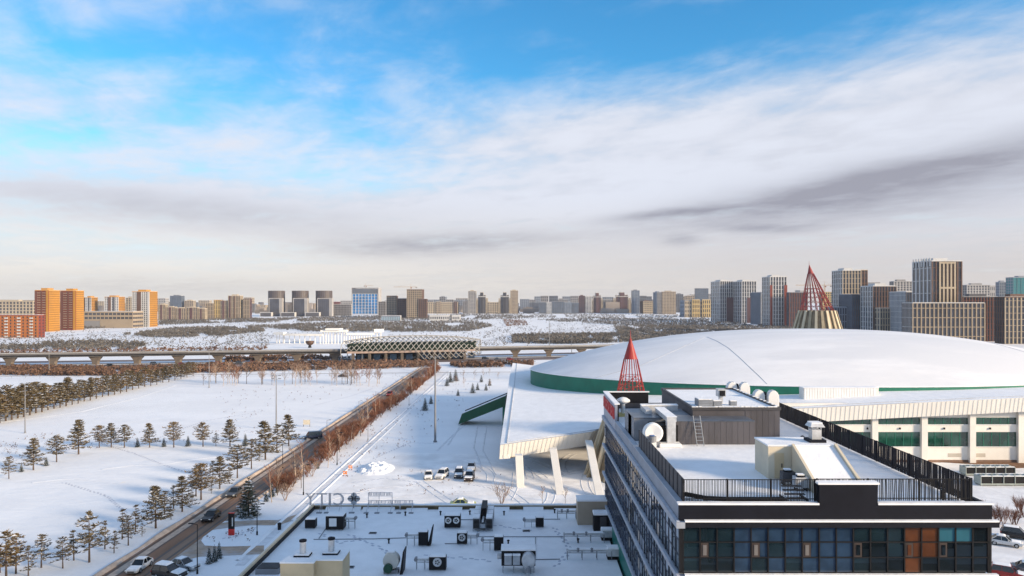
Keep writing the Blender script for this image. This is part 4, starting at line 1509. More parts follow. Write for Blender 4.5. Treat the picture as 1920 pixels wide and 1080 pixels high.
# big unit with drum at bottom centre
p = roofpt(972, 1078)
t = thing('air_handler', 'large air handler with steel motors and a round drum at the bottom of the roof', 'air handler', (p.x, p.y + 1.2, MZ))
MB().box(p.x - 1.75, p.x + 1.75, p.y + .5, p.y + 2.1, MZ + .75, MZ + 2.3).build('casing', BLACK, t)
MB().box(p.x - 1.8, p.x + 1.8, p.y + .45, p.y + 2.15, MZ + 2.302, MZ + 2.46).build('snow', SNOW, t)
for k in range(2):
    xx = p.x - 1.05 + k * .85
    MB().box(xx - .38, xx + .38, p.y + .1, p.y + .498, MZ + .95, MZ + 1.95).build('motor', STEEL, t, bevel=.06)
    MB().box(xx - .40, xx + .40, p.y + .05, p.y + .48, MZ + 1.955, MZ + 2.04).build('motor_snow', SNOW, t)
n = 20
vs = [(p.x + 1.05 + q * math.cos(2 * math.pi * i / n), p.y + yy, MZ + 1.45 + q * 1.15 * math.sin(2 * math.pi * i / n)) for q, yy in ((.01, -.1), (.62, -.1), (.72, .0), (.72, .49)) for i in range(n)]
MB().raw(vs, [(a * n + i, a * n + (i + 1) % n, (a + 1) * n + (i + 1) % n, (a + 1) * n + i) for a in range(3) for i in range(n)]).build('drum', ZINC, t)
MB().lathe([(.22, 0), (.22, .5), (.1, .62)], (p.x + 1.05, p.y - .35, MZ + .35), 10).build('drum_motor', GREYM, t)
legs(t, [(p.x + a, p.y + b) for a in (-1.6, -.5, .5, 1.6) for b in (.55, 2.0)], MZ, .76, .05)
MB().tube((p.x - 1.76, p.y + 1.2, MZ + 1.5), (p.x - 2.2, p.y + 1.2, MZ + 1.5), .3, .3, 10).build('inlet', ZINC, t)

# green-wheeled fan
p = roofpt(733, 1079)
t = thing('scroll_fan', 'pale scroll fan with dark green round motor and black screen at the roof bottom', 'fan', (p.x, p.y + .8, MZ))
vs = [(p.x - .1 + q * math.cos(2 * math.pi * i / n), p.y + yy, MZ + 1.25 + q * math.sin(2 * math.pi * i / n)) for q, yy in ((.01, .5), (.78, .5), (.85, .6), (.85, 1.3), (.01, 1.3)) for i in range(n)]
MB().raw(vs, [(a * n + i, a * n + (i + 1) % n, (a + 1) * n + (i + 1) % n, (a + 1) * n + i) for a in range(4) for i in range(n)]).build('scroll', mat('pale_casing', (0.60, 0.58, 0.52), 0.6), t)
DG = mat('dark_green_motor', (0.01, 0.06, 0.03), 0.4)
vs = [(p.x - .35 + q * math.cos(2 * math.pi * i / n), p.y + yy, MZ + .62 + q * math.sin(2 * math.pi * i / n)) for q, yy in ((.01, .0), (.36, .0), (.46, .08), (.46, .45), (.01, .45)) for i in range(n)]
MB().raw(vs, [(a * n + i, a * n + (i + 1) % n, (a + 1) * n + (i + 1) % n, (a + 1) * n + i) for a in range(4) for i in range(n)]).build('motor', DG, t)
MB().yprism([(p.x + .85, MZ), (p.x + 1.15, MZ), (p.x + 1.30, MZ + 2.35), (p.x + 1.18, MZ + 2.35)], p.y + .2, p.y + 1.9).build('wind_screen', BLACK, t)
MB().cbox(p.x - .1, p.y + .9, MZ, 1.5, .9, .35).build('base', GREYM, t)
MB().cbox(p.x - .1, p.y + .9, MZ + 2.1, .7, .6, .12).build('snow', SNOW, t)


def pipe_rack(label, px0, px1, py, n=3, h=.95):
    a, b = roofpt(px0, py), roofpt(px1, py)
    t = thing('pipe_rack', label, 'pipe rack', ((a.x + b.x) / 2, a.y, MZ), 'steel pipe racks on the long low roof')
    for dy_, z, r_ in ((-.18, h, .09), (.18, h, .12), (0, h * .7, .06)):
        MB().tube((a.x, a.y + dy_, MZ + z), (b.x, a.y + dy_, MZ + z), r_, r_, 7).build('pipe', ZINC, t)
    MB().box(a.x + .2, b.x - .2, a.y - .3, a.y + .3, MZ + h + .13, MZ + h + .20).build('snow', SNOW, t)
    k = max(2, int((b.x - a.x) / 1.3))
    for i in range(k + 1):
        x = a.x + .1 + (b.x - a.x - .2) * i / k
        legs(t, [(x, a.y - .32), (x, a.y + .32)], MZ, h, .035, GREYM)
        MB().box(x - .03, x + .03, a.y - .36, a.y + .36, MZ + h - .14, MZ + h - .08).build('crossbar', GREYM, t)
    for s in (.25, .55):
        x = a.x + (b.x - a.x) * s
        MB().lathe([(.16, 0), (.16, .35), (.06, .42)], (x, a.y - .18, MZ + h - .1), 8).build('valve', GREYM, t)
    return t


pipe_rack('short pipe rack ending at the tan shed at the roof rear', 1044, 1081, 972)
pipe_rack('long pipe rack leading to the glazed office facade', 1056, 1134, 1016)
pipe_rack('front-most pipe rack leading to the snow-capped box by the facade', 1062, 1148, 1048)
for (px, py, w, lab) in ((1140, 1014, 1.5, 'snow-topped grey box ending the long pipe rack by the facade'), (1153, 1050, 1.6, 'snow-topped grey box ending the front-most pipe rack by the facade')):
    p = roofpt(px, py)
    t = thing('duct_box', lab, 'duct', (p.x, p.y + .6, MZ))
    MB().cbox(p.x, p.y + .6, MZ + .02, w, 1.2, .35).build('base', BLACK, t)
    MB().cbox(p.x, p.y + .6, MZ + .372, w, 1.2, .75).build('casing', ZINC, t)
    MB().cbox(p.x, p.y + .6, MZ + 1.124, w * .95, 1.1, .16).build('snow', SNOW, t)
p = roofpt(1111, 985)
t = thing('roof_shed', 'tan rendered roof shed with snow on top against the office facade', 'shed', (p.x, p.y + 1.2, MZ))
MB().cbox(p.x + .1, p.y + 1.3, MZ, 3.9, 2.4, 2.95).build('wall', mat('tan_render', (0.40, 0.33, 0.25), 0.85, 0.06, 0.5), t)
MB().cbox(p.x + .1, p.y + 1.3, MZ + 2.952, 4.0, 2.5, .16).build('snow', SNOW, t)
p = roofpt(1131, 999)
t = thing('roof_shed', 'lower black roof shed with snowy lid before the tan shed', 'shed', (p.x, p.y + .8, MZ))
MB().cbox(p.x, p.y + .9, MZ, 2.2, 1.7, 2.1).build('wall', BLACK, t)
MB().box(p.x - 1.15, p.x + 1.15, p.y, p.y + 1.8, MZ + 2.102, MZ + 2.30, .06, .06).build('snow', SNOW, t)
MB().box(p.x - .4, p.x + .4, p.y + .01, p.y + .048, MZ + .1, MZ + 1.9).build('door', DARKG, t)

# yellow penthouse with two vents, bottom left
ph = thing('penthouse', 'ochre rendered penthouse with two round vents at the bottom left of the roof', 'penthouse', (-20, 69, MZ))
MB().prism([(-22.9, 68.0), (-19.75, 68.0), (-19.75, 68.7), (-17.2, 68.7), (-17.2, 71.6), (-22.2, 71.6)], MZ, 11.25).build('wall', BEIGE, ph)
MB().prism([(-22.95, 67.95), (-19.7, 67.95), (-19.7, 68.65), (-17.15, 68.65), (-17.15, 71.65), (-22.25, 71.65)], 11.252, 11.37).build('snow', SNOW, ph)
for x, y, lab in ((-21.3, 69.8, 'left steel vent pipe with dark hood on the ochre penthouse'), (-18.7, 70.4, 'right steel vent pipe with dark hood on the ochre penthouse')):
    t = thing('vent_pipe', lab, 'vent', (x, y, 11.37))
    MB().cbox(x, y, 11.372, 1.5, 1.1, .14).build('curb', DARK, t)
    MB().cbox(x, y, 11.514, 1.4, 1.0, .07).build('curb_snow', SNOW, t)
    MB().lathe([(.30, .2), (.30, 1.35)], (x, y, 11.37), 14).build('pipe', ZINC, t)
    MB().lathe([(.36, 1.36), (.36, 1.52), (.1, 1.60)], (x, y, 11.37), 14).build('hood', DARK, t)
p = roofpt(500, 1078)
t = thing('roof_louvre', 'dark slatted louvre box half buried in snow left of the ochre penthouse', 'louvre', (p.x, p.y + 1, MZ))
MB().cbox(p.x, p.y + 1, MZ, 2.4, 1.8, .55).build('casing', GREYM, t)
for k in range(6):
    MB().box(p.x - 1.1, p.x + 1.1, p.y + .2 + k * .28, p.y + .36 + k * .28, MZ + .552, MZ + .64).build('slat', DARKG, t)

footprints([[roofpt(x, y).xy for x, y in tr] for tr in ([(655, 1003), (720, 1030), (740, 1060)], [(800, 1040), (850, 1045), (930, 1052)], [(880, 1005), (930, 985), (1000, 996)], [(1040, 990), (1070, 1030), (1040, 1065)], [(600, 1000), (640, 1018), (690, 1008)])], MZ + .006)

for i, (px, py) in enumerate(((688, 971), (729, 1019), (760, 967), (826, 966), (881, 965), (945, 966), (953, 1021), (1040, 962), (1084, 1018))):
    p = roofpt(px, py)
    t = thing('roof_outlet', ('first', 'second', 'third', 'fourth', 'fifth', 'sixth', 'seventh', 'eighth', 'last')[i] + ' tiny black capped vent stub from the left on the foreground roof', 'vent', p, 'tiny vent stubs on the foreground roof')
    MB().lathe([(.09, 0), (.09, .42)], p, 8).build('stub', BLACK, t)
    MB().lathe([(.16, .42), (.16, .50), (.03, .58)], p, 8).build('cap', BLACK, t)
for px, py, lab in ((699, 1000, 'dark melted roof drain between the left units'), (656, 1064, 'dark melted roof drain right of the ochre penthouse'), (987, 996, 'dark melted roof drain beside the rear black box unit')):
    p = roofpt(px, py)
    t = thing('roof_drain', lab, 'drain', p)
    MB().cbox(p.x, p.y, MZ + .003, .9, .6, .08).build('frame', GREYM, t)
    MB().cbox(p.x, p.y, MZ + .084, .75, .45, .02).build('grate', BLACK, t)

# ------------------------------------------------------------------ roof sign, seen from behind
sg = thing('roof_sign', 'open-frame roof sign reading CITY with a round cross, seen mirrored from behind', 'sign', (-20, 97.0, MZ))
SIGNM = mat('sign_back_metal', (0.48, 0.48, 0.50), 0.5, 0.15, 2)
SY = 96.6
dg = bpy.context.evaluated_depsgraph_get()


def letter(chh, pxl, pxr):
    cu = bpy.data.curves.new('letter', 'FONT')
    cu.body = chh
    cu.extrude = .05
    cu.fill_mode = 'BOTH'
    tmp = bpy.data.objects.new('letter_tmp', cu)
    COL.objects.link(tmp)
    bpy.context.view_layer.update()
    me = bpy.data.meshes.new_from_object(tmp.evaluated_get(bpy.context.evaluated_depsgraph_get()))
    bpy.data.objects.remove(tmp)
    xs = [v.co.x for v in me.vertices]; ys = [v.co.y for v in me.vertices]
    x0, x1 = XD(pxl, SY), XD(pxr, SY)
    z0, z1 = ZD(947, SY), ZD(924.5, SY)
    o0 = ORG[sg.name]
    for vtx in me.vertices:
        u_, w_, e = (vtx.co.x - min(xs)) / (max(xs) - min(xs)), (vtx.co.y - min(ys)) / (max(ys) - min(ys)), vtx.co.z
        vtx.co = (x1 + (x0 - x1) * u_ - o0.x, SY + e - o0.y, z0 + (z1 - z0) * w_ - o0.z)
    me.materials.append(SIGNM)
    ob = bpy.data.objects.new('letter_' + chh.lower(), me)
    COL.objects.link(ob)
    ob.parent = sg
    ORG[ob.name] = o0


for chh, a, b in (('Y', 573, 591.5), ('T', 594, 613), ('I', 616.5, 620.5), ('C', 625, 645)):
    letter(chh, a, b)
cxm, czm = XD(663.5, SY), ZD(935, SY)
for k, (ox, oz) in enumerate(((0, .42), (0, -.42), (.42, 0), (-.42, 0))):
    mb = MB()
    n = 18
    for y in (SY - .05, SY + .05):
        mb.poly([(cxm + ox + .40 * math.cos(2 * math.pi * i / n), y, czm + oz + .40 * math.sin(2 * math.pi * i / n)) for i in range(n)])
    vs = [(cxm + ox + .40 * math.cos(2 * math.pi * i / n), y, czm + oz + .40 * math.sin(2 * math.pi * i / n)) for y in (SY - .05, SY + .05) for i in range(n)]
    mb.raw(vs, [(i, (i + 1) % n, n + (i + 1) % n, n + i) for i in range(n)])
    mb.build('cross_petal', SIGNM, sg)
MB().box(cxm - .84, cxm + .84, SY - .10, SY - .055, czm - .05, czm + .05).build('cross_bar', BLACK, sg)
MB().box(cxm - .05, cxm + .05, SY - .10, SY - .056, MZ, czm + .84).build('cross_bar', BLACK, sg)
for z in (ZD(925, SY), ZD(944, SY)):
    MB().tube((XD(573, SY), SY - .1, z), (XD(675, SY), SY - .1, z), .03, .03, 5).build('rail', SIGNM, sg)
for px in (583, 604, 618, 640, 664):
    MB().tube((XD(px, SY), SY - .1, MZ), (XD(px, SY), SY - .1, ZD(926, SY)), .035, .035, 5).build('strut', SIGNM, sg)
    MB().tube((XD(px, SY), SY - 1.4, MZ), (XD(px, SY), SY - .1, ZD(936, SY)), .03, .03, 5).build('brace', SIGNM, sg)
    MB().cbox(XD(px, SY), SY - 1.4, MZ, .7, .35, .12).build('ballast', GREYM, sg)

s2 = thing('roof_sign', 'two-row sign frame of small channel letters seen from behind, right of the cross', 'sign', (-15, 97.0, MZ))
for (pa, pb, ya, yb, nn) in ((691, 736, 923.5, 930, 11), (691, 774.5, 938.5, 945, 19)):
    z1, z0 = ZD(ya, SY), ZD(yb, SY)
    for z in (z0, z1):
        MB().tube((XD(pa, SY), SY, z), (XD(pb, SY), SY, z), .035, .035, 5).build('rail', SIGNM, s2)
    for i in range(nn):
        xa = XD(pa, SY) + (XD(pb, SY) - XD(pa, SY)) * (i + .12) / nn
        w = (XD(pb, SY) - XD(pa, SY)) / nn * .66
        m_ = MB()
        m_.box(xa, xa + .05, SY + .04, SY + .14, z0 + .04, z1 - .04)
        if i % 3 != 1: m_.box(xa + w - .05, xa + w, SY + .04, SY + .14, z0 + .04, z1 - .04)
        if i % 2: m_.box(xa + .05, xa + w - .05, SY + .04, SY + .13, z1 - .10, z1 - .04)
        if i % 4 != 2: m_.box(xa + .05, xa + w - .05, SY + .04, SY + .13, (z0 + z1) / 2 - .03, (z0 + z1) / 2 + .03)
        m_.build('letter_back', SIGNM, s2)
for px, yt in ((691, 923.5), (711, 923.5), (735.5, 923.5), (751, 938.5), (774, 938.5)):
    MB().tube((XD(px, SY), SY - .05, MZ), (XD(px, SY), SY - .05, ZD(yt, SY)), .04, .04, 5).build('strut', SIGNM, s2)
    MB().tube((XD(px, SY), SY - 1.5, MZ), (XD(px, SY), SY - .05, ZD(940, SY)), .03, .03, 5).build('brace', SIGNM, s2)
    MB().cbox(XD(px, SY), SY - 1.5, MZ, .6, .35, .12).build('ballast', GREYM, s2)
# ================================================================== CITY
ORD = ['first', 'second', 'third', 'fourth', 'fifth', 'sixth', 'seventh', 'eighth', 'ninth', 'tenth', 'eleventh', 'twelfth', 'thirteenth', 'fourteenth', 'fifteenth', 'sixteenth', 'seventeenth', 'eighteenth', 'nineteenth', 'twentieth']


def nth(i):
    if i < 20: return ORD[i]
    tens = {2: 'twent', 3: 'thirt', 4: 'fort', 5: 'fift'}[(i + 1) // 10]
    return tens + 'ieth' if (i + 1) % 10 == 0 else tens + 'y-' + ORD[(i + 1) % 10 - 1]


GL_D = mat('far_window_dark', (0.050, 0.055, 0.070), 0.15, 0.3, 0.08, spec=0.6)
GL_B = mat('far_window_blue', (0.085, 0.120, 0.17), 0.15, 0.25, 0.08, spec=0.7)
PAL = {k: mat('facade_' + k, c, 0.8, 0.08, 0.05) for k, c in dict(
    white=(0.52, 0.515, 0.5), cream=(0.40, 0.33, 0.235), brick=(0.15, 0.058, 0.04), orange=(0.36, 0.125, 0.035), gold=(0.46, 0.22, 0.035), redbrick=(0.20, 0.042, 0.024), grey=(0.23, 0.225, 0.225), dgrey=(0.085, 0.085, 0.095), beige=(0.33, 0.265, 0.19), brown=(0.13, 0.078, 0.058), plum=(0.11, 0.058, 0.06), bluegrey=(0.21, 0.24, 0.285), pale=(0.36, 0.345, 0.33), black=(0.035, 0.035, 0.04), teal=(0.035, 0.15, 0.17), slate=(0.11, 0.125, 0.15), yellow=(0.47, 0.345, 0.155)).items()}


def block(root, x0, x1, y0, y1, z0, z1, nb, ns, nf, core=GL_D, front='white', side=None, pier=.38, span=.32, proud=.6, accents=(), roof=True, vertical=None, nm=''):
    side = side or front
    MB().box(x0, x1, y0, y1, z0, z1).build('glazing', core, root)
    bw, fh = (x1 - x0) / nb, (z1 - z0) / nf
    fr = MB()
    for i in range(nb + 1):
        c = x0 + i * bw
        w = bw * pier / 2
        a, b = (c - w, c + w)
        if i == 0: a = x0 - proud * .6
        if i == nb: b = x1 + proud * .6
        fr.box(a, b, y0 - proud, y0 - .01, z0, z1)
    for j in range(nf + 1):
        if vertical and j % vertical: continue
        c = z0 + j * fh
        h = fh * span / 2
        fr.box(x0, x1, y0 - proud + .12, y0 - .012, max(z0 + .01, c - h), min(z1 - .01, c + h))
    fr.build('front_wall', PAL[front], root)
    for xs, sg_ in ((x0, -1), (x1, 1)):
        if (sg_ < 0) != (x0 + x1 > 0) and abs(x0 + x1) > 60: continue
        sd = MB()
        sbw = (y1 - y0) / ns
        for i in range(ns + 1):
            c = y0 + i * sbw
            w = sbw * pier / 2
            a, b = max(y0, c - w), min(y1, c + w)
            sd.box(xs + sg_ * .01, xs + sg_ * proud * .58, a, b, z0, z1)
        for j in range(nf + 1):
            if vertical and j % vertical: continue
            c = z0 + j * fh
            h = fh * span / 2
            sd.box(xs + sg_ * .012, xs + sg_ * (proud * .58 - .1), y0, y1, max(z0 + .01, c - h), min(z1 - .01, c + h))
        sd.build('side_wall', PAL[side], root)
    for b0, b1, pal in accents:
        MB().box(x0 + b0 * bw, x0 + b1 * bw, y0 - proud - .25, y0 - .02, z0, z1).build('accent_panel', PAL[pal], root)
    if roof:
        MB().box(x0 - .3, x1 + .3, y0 - .35, y1 + .3, z1, z1 + .8).build('parapet', PAL[side], root)
        MB().box(x0 + .3, x1 - .3, y0 + .2, y1 - .3, z1 + .801, z1 + .95).build('roof_snow', SNOW, root)


def tower(label, xa, xf, xb, ytop, ybase, nb, nf, front, side=None, core=GL_D, depth=None, ns=None, cat='building', cap=True, name='apartment_tower', group=None, D=None, **k):
    """xa..xb: the building's full width in the photo, xf: the corner between its two visible faces; ybase: where it meets the ground"""
    D = D or F * H / (ybase - PY)
    ztop = ZD(ytop, D)
    if (xa + xb) / 2 > PX:                       # left flank visible
        fx0, fx1 = xf, xb
        dep = D * (xf - xa) / (xa - PX) if xf > xa else 18
    else:
        fx0, fx1 = xa, xf
        dep = D * (xb - xf) / (PX - xb) if xb > xf else 18
    if depth: dep = depth
    dep = max(10, min(dep, 60))
    x0, x1 = XD(fx0, D), XD(fx1, D)
    t = thing(name, label, cat, ((x0 + x1) / 2, D, 0), group)
    cp = 0.0
    if cap:
        cp = min(3.2, (ztop) * .08)
    block(t, x0, x1, D, D + dep, 0, ztop - cp, nb, ns or max(2, round(nb * dep / (x1 - x0))), nf, core, front, side, **k)
    if cap:
        w = x1 - x0
        MB().box(x0 + w * .22, x1 - w * .30, D + dep * .25, D + dep * .8, ztop - cp + .81, ztop).build('penthouse', PAL[side or front], t)
    t['front'] = (x0, x1, D, dep, ztop)
    return t


def addwing(t, px0, px1, ytop, dD, nb, nf, front, side=None, dep=12, **k):
    x0_, x1_, D, _, _ = t['front']
    D2 = D + dD
    block(t, XD(px0, D2), XD(px1, D2), D2, D2 + dep, 0, ZD(ytop, D2), nb, max(2, nb // 2), nf, front=front, side=side, **k)


# ---- left
t = tower('low orange brick block with white window columns at the far left', -70, 71, 74, 592, 633, 18, 7, 'orange', 'redbrick', pier=.55, span=.45, cap=False)
for k in range(1, 18, 3):
    x0_, x1_, D, dep, zt = t['front']
    bw = (x1_ - x0_) / 18
    for j in range(7):
        MB().box(x0_ + (k + .15) * bw, x0_ + (k + .95) * bw, D - 1.2, D - .66, .6 + j * zt / 7.2, 1.9 + j * zt / 7.2).build('balcony', PAL['white'], t)
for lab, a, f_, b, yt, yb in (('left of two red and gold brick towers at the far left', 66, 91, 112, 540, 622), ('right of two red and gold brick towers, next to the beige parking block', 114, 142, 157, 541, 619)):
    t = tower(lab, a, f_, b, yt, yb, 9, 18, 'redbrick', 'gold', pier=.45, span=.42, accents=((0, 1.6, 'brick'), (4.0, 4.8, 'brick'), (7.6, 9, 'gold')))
    x0_, x1_, D, dep, zt = t['front']
    for j in range(1, 17):
        for s in (1.8, 5.2):
            MB().box(x0_ + (x1_ - x0_) * s / 9, x0_ + (x1_ - x0_) * (s + 2.0) / 9, D - 1.3, D - .68, j * zt / 18.2, j * zt / 18.2 + .9).build('balcony', PAL['beige'], t)
tower('small white and orange tower just right of the gold brick towers', 158, 171, 183, 555, 600, 4, 14, 'white', 'gold', accents=((0, .6, 'black'), (2.3, 3.1, 'dgrey')))
tower('white, brown and orange tower behind the beige parking block', 196, 222, 234, 554, 600, 8, 14, 'white', 'gold', accents=((2, 3.8, 'brown'), (4.8, 6, 'dgrey')))
t = tower('long beige parking block with two dark window bands', 158, 249, 251, 585, 615, 12, 4, 'beige', 'beige', depth=26, pier=.12, span=.5, cap=False, name='parking_block')
x0_, x1_, D, dep, zt = t['front']
MB().box(x0_, x0_ + (x1_ - x0_) * .33, D - 1.2, D - .8, .3, zt * .45).build('grey_panel', PAL['grey'], t)
MB().box(x0_ + (x1_ - x0_) * .34, x1_, D - 1.2, D - .8, .3, zt * .52).build('beige_panel', PAL['beige'], t)
t = tower('tall white tower with brown stripe and bright orange right flank', 248, 280, 295, 543, 613, 9, 17, 'white', 'gold', pier=.42, accents=((2.6, 4.6, 'brown'), (8.3, 9, 'white')))
tower('cream low apartment row half hidden behind the red brick towers', -40, 62, 66, 562, 600, 16, 6, 'cream', 'cream', depth=20)
tower('cream row between the small towers and the tall white tower', 236, 250, 252, 556, 596, 3, 12, 'cream', 'cream')
for i, (a, b, yt) in enumerate(((297, 312, 569), (312, 330, 574), (330, 350, 576), (350, 372, 575), (372, 386, 577))):
    tower(('leftmost', 'second', 'middle', 'fourth', 'rightmost')[i] + ' section of the low tan apartment row left of the stepped tan tower', a, b - 2, b, yt, 600, 5, 9, 'beige', 'cream', pier=.5, span=.3, vertical=3, accents=((1.6, 2.6, 'plum'),), group='low tan apartment row')
t = tower('stepped tan and gold tower complex left of the three round towers', 428, 450, 456, 552, 598, 8, 16, 'beige', 'cream', pier=.5, vertical=4, accents=((.8, 1.6, 'plum'), (4, 4.7, 'brown')))
addwing(t, 386, 401, 569, 2, 5, 11, 'beige', 'cream', pier=.5, vertical=3)
addwing(t, 401, 414, 563, 3, 4, 12, 'yellow', 'gold', pier=.5, vertical=3)
addwing(t, 414, 427, 564, 2, 4, 12, 'beige', 'cream', pier=.5, vertical=3, accents=((1, 2, 'plum'),))
addwing(t, 456, 468, 561, 2, 4, 13, 'beige', 'plum', pier=.5, vertical=3)
tower('distant blue glass tower with a jagged top behind the tan row', 319, 340, 346, 553, 588, 7, 12, 'slate', 'slate', core=GL_B, pier=.15, span=.15, name='glass_tower')
tower('distant beige block beside the blue glass tower', 346, 362, 367, 562, 588, 5, 9, 'beige', 'cream')

# ---- three round towers
for i, (a, b) in enumerate(((498, 530), (543, 577), (588, 623))):
    D = F * H / (593 - PY)
    cxx = XD(a + 15.5, D)
    t = thing('round_tower', ('left', 'middle', 'right')[i] + ' of three dark round towers each with a framed slab in front', 'tower', (cxx, D, 0), 'three dark round towers')
    r_ = 15.0 / F * D
    zt = ZD(545, D)
    MB().lathe([(r_, 0), (r_, zt - 1.5), (r_ * .97, zt - 1.5), (r_ * .97, zt)], (cxx, D + r_, 0), 28).build('drum', mat('drum_brown', (0.105, 0.092, 0.088), 0.45, 0.2, 0.03), t)
    mb = MB()
    for k in range(28):
        an = 2 * math.pi * k / 28
        if math.sin(an) > .3: continue
        mb.tube((cxx + (r_ + .1) * math.cos(an), D + r_ + (r_ + .1) * math.sin(an), 0), (cxx + (r_ + .1) * math.cos(an), D + r_ + (r_ + .1) * math.sin(an), zt), .35, .35, 4)
    mb.build('drum_fins', PAL['brown'], t)['kind'] = 'stuff'
    for j in range(1, 16):
        z = j * zt / 16
        MB().lathe([(r_ + .18, z - .35), (r_ + .18, z + .35)], (cxx, D + r_, 0), 28, cap=False).build('floor_band', PAL['dgrey'], t)
    x0_, x1_ = XD(a + 11, D), XD(b - 3, D)
    zs = ZD(560.5, D)
    MB().box(x0_, x1_, D - 14, D - 1, 0, zs).build('slab', mat('slab_dark_glass', (0.075, 0.080, 0.098), 0.25, 0.15, 0.05), t)
    for (q0, q1, z0_, z1_) in ((x0_ - 1.6, x0_, 0, zs), (x1_, x1_ + 7.0, 0, zs), (x0_ - 1.6, x1_ + 7, zs, zs + 2.0)):
        MB().box(q0, q1, D - 14.6, D - .5, z0_, z1_).build('slab_frame', PAL['pale'], t)
    for k in range(1, 6):
        x = x0_ + (x1_ - x0_) * k / 6
        MB().box(x - .2, x + .2, D - 14.3, D - 14.01, 0, zs).build('slab_fin', PAL['dgrey'], t)
    if i < 3:
        pa, pb = ((488, 508), (527, 552), (573, 598))[i]
        p0, p1 = XD(pa, D - 30), XD(pb, D - 30)
        MB().box(p0, p1, D - 30, D - 18, ZD(593.5, D - 30), ZD(586.5, D - 30)).build('podium_hall', PAL['dgrey'], t)
        for (q0, q1, z0_, z1_) in ((p0 - 1, p0, 593.5, 586.5), (p1, p1 + 1, 593.5, 586.5), (p0 - 1, p1 + 1, 586.5, 585.5), (p0 - 1, p1 + 1, 594.5, 593.5)):
            MB().box(q0, q1, D - 30.6, D - 18, ZD(z0_, D - 30), ZD(z1_, D - 30)).build('podium_frame', PAL['white'], t)
        MB().box(XD(a - 8, D - 30), XD(b, D - 30), D - 31, D - 17, 0, ZD(594.6, D - 30)).build('podium', PAL['dgrey'], t)
tower('long low grey-brown block right of the round towers', 624, 658, 660, 571, 592, 12, 6, 'grey', 'pale', pier=.3, cap=False)

# ---- blue glass block
D = 2000.0
x0_, x1_ = XD(661, D), XD(708, D)
t = thing('glass_block', 'bright blue glass square office block in a white grid with a crane above', 'office block', ((x0_ + x1_) / 2, D, 0))
zt, zg = ZD(541.5, D), ZD(588.5, D)
MB().box(x0_, x1_, D, D + 40, 0, zt).build('glass', mat('cobalt_glass', (0.030, 0.20, 0.48), 0.35, 0.25, 0.02, spec=0.4), t)
zf = ZD(551, D)
for i in range(9):
    x = x0_ + (x1_ - x0_) * i / 8
    MB().box(x - .55, x + .55, D - 1.6, D - .01, 0, zf).build('grid_post', PAL['white'], t)
for j in range(8):
    z = zg + (zf - zg) * j / 7
    MB().box(x0_ - .54, x1_ + .54, D - 1.5, D - .02, z - .5, z + .5).build('grid_beam', PAL['white'], t)
for (a, b, c, d) in ((x0_ - 2.2, x0_ - .81, 0, zt + 1.5), (x1_ + .81, x1_ + 3.0, 0, zt + 1.5), (x0_ - 2.2, x1_ + 3, zt + 1.5, zt + 3.2)):
    MB().box(a, b, D - 2, D + 40, c, d).build('frame', PAL['pale'], t)
MB().box(x0_, x1_, D - .9, D - .01, zf + .7, zt).build('upper_curtain', PAL['slate'], t)


def crane(label, px, pyb, pyt, jl, jr, D, m=None):
    z0, z1 = ZD(pyb, D), ZD(pyt, D)
    x = XD(px, D)
    m = m or mat('crane_yellow', (0.45, 0.33, 0.22), 0.6)
    t = thing('tower_crane', label, 'crane', (x, D, z0))
    mb = MB()
    n = max(3, int((z1 - z0) / 2.5))
    for sx in (-.8, .8):
        for sy in (-.8, .8):
            mb.tube((x + sx, D + sy, z0), (x + sx, D + sy, z1), .22, .22, 4)
    for i in range(n):
        za, zb_ = z0 + (z1 - z0) * i / n, z0 + (z1 - z0) * (i + 1) / n
        mb.tube((x - .8, D - .8, za), (x + .8, D - .8, zb_), .14, .14, 4)
        mb.tube((x - .8, D + .8, zb_), (x + .8, D + .8, za), .14, .14, 4)
    mb.build('mast', m, t)
    xl, xr = XD(jl, D), XD(jr, D)
    mb = MB()
    for dy_, dz_ in ((-.6, 0), (.6, 0), (0, 1.3)):
        mb.tube((xl, D + dy_, z1 + dz_), (xr, D + dy_, z1 + dz_), .22, .22, 4)
    k = int((xr - xl) / 3)
    for i in range(k):
        a, b = xl + (xr - xl) * i / k, xl + (xr - xl) * (i + 1) / k
        mb.tube((a, D - .6, z1), ((a + b) / 2, D, z1 + 1.3), .12, .12, 4)
        mb.tube(((a + b) / 2, D, z1 + 1.3), (b, D - .6, z1), .12, .12, 4)
    mb.build('jib', m, t)
    MB().tube((x, D, z1), (x, D, z1 + 7), .5, .1, 5).build('apex', m, t)
    mb = MB()
    mb.tube((x, D, z1 + 6.8), (xl + (x - xl) * .25, D, z1 + 1.3), .1, .1, 4)
    mb.tube((x, D, z1 + 6.8), (xr - (xr - x) * .15, D, z1 + 1.3), .1, .1, 4)
    mb.build('stay', m, t)
    MB().cbox(xr - 1.5 if xr - x < x - xl else xl + 1.5, D, z1 - 2.0, 3, 1.6, 2.0).build('counterweight', PAL['grey'], t)
    MB().cbox(x + 1.6, D, z1 - 2.4, 1.6, 1.6, 2.2).build('cab', PAL['redbrick'], t)


crane('tower crane on top of the bright blue glass block', 686, 541, 536, 682, 700, 2010)
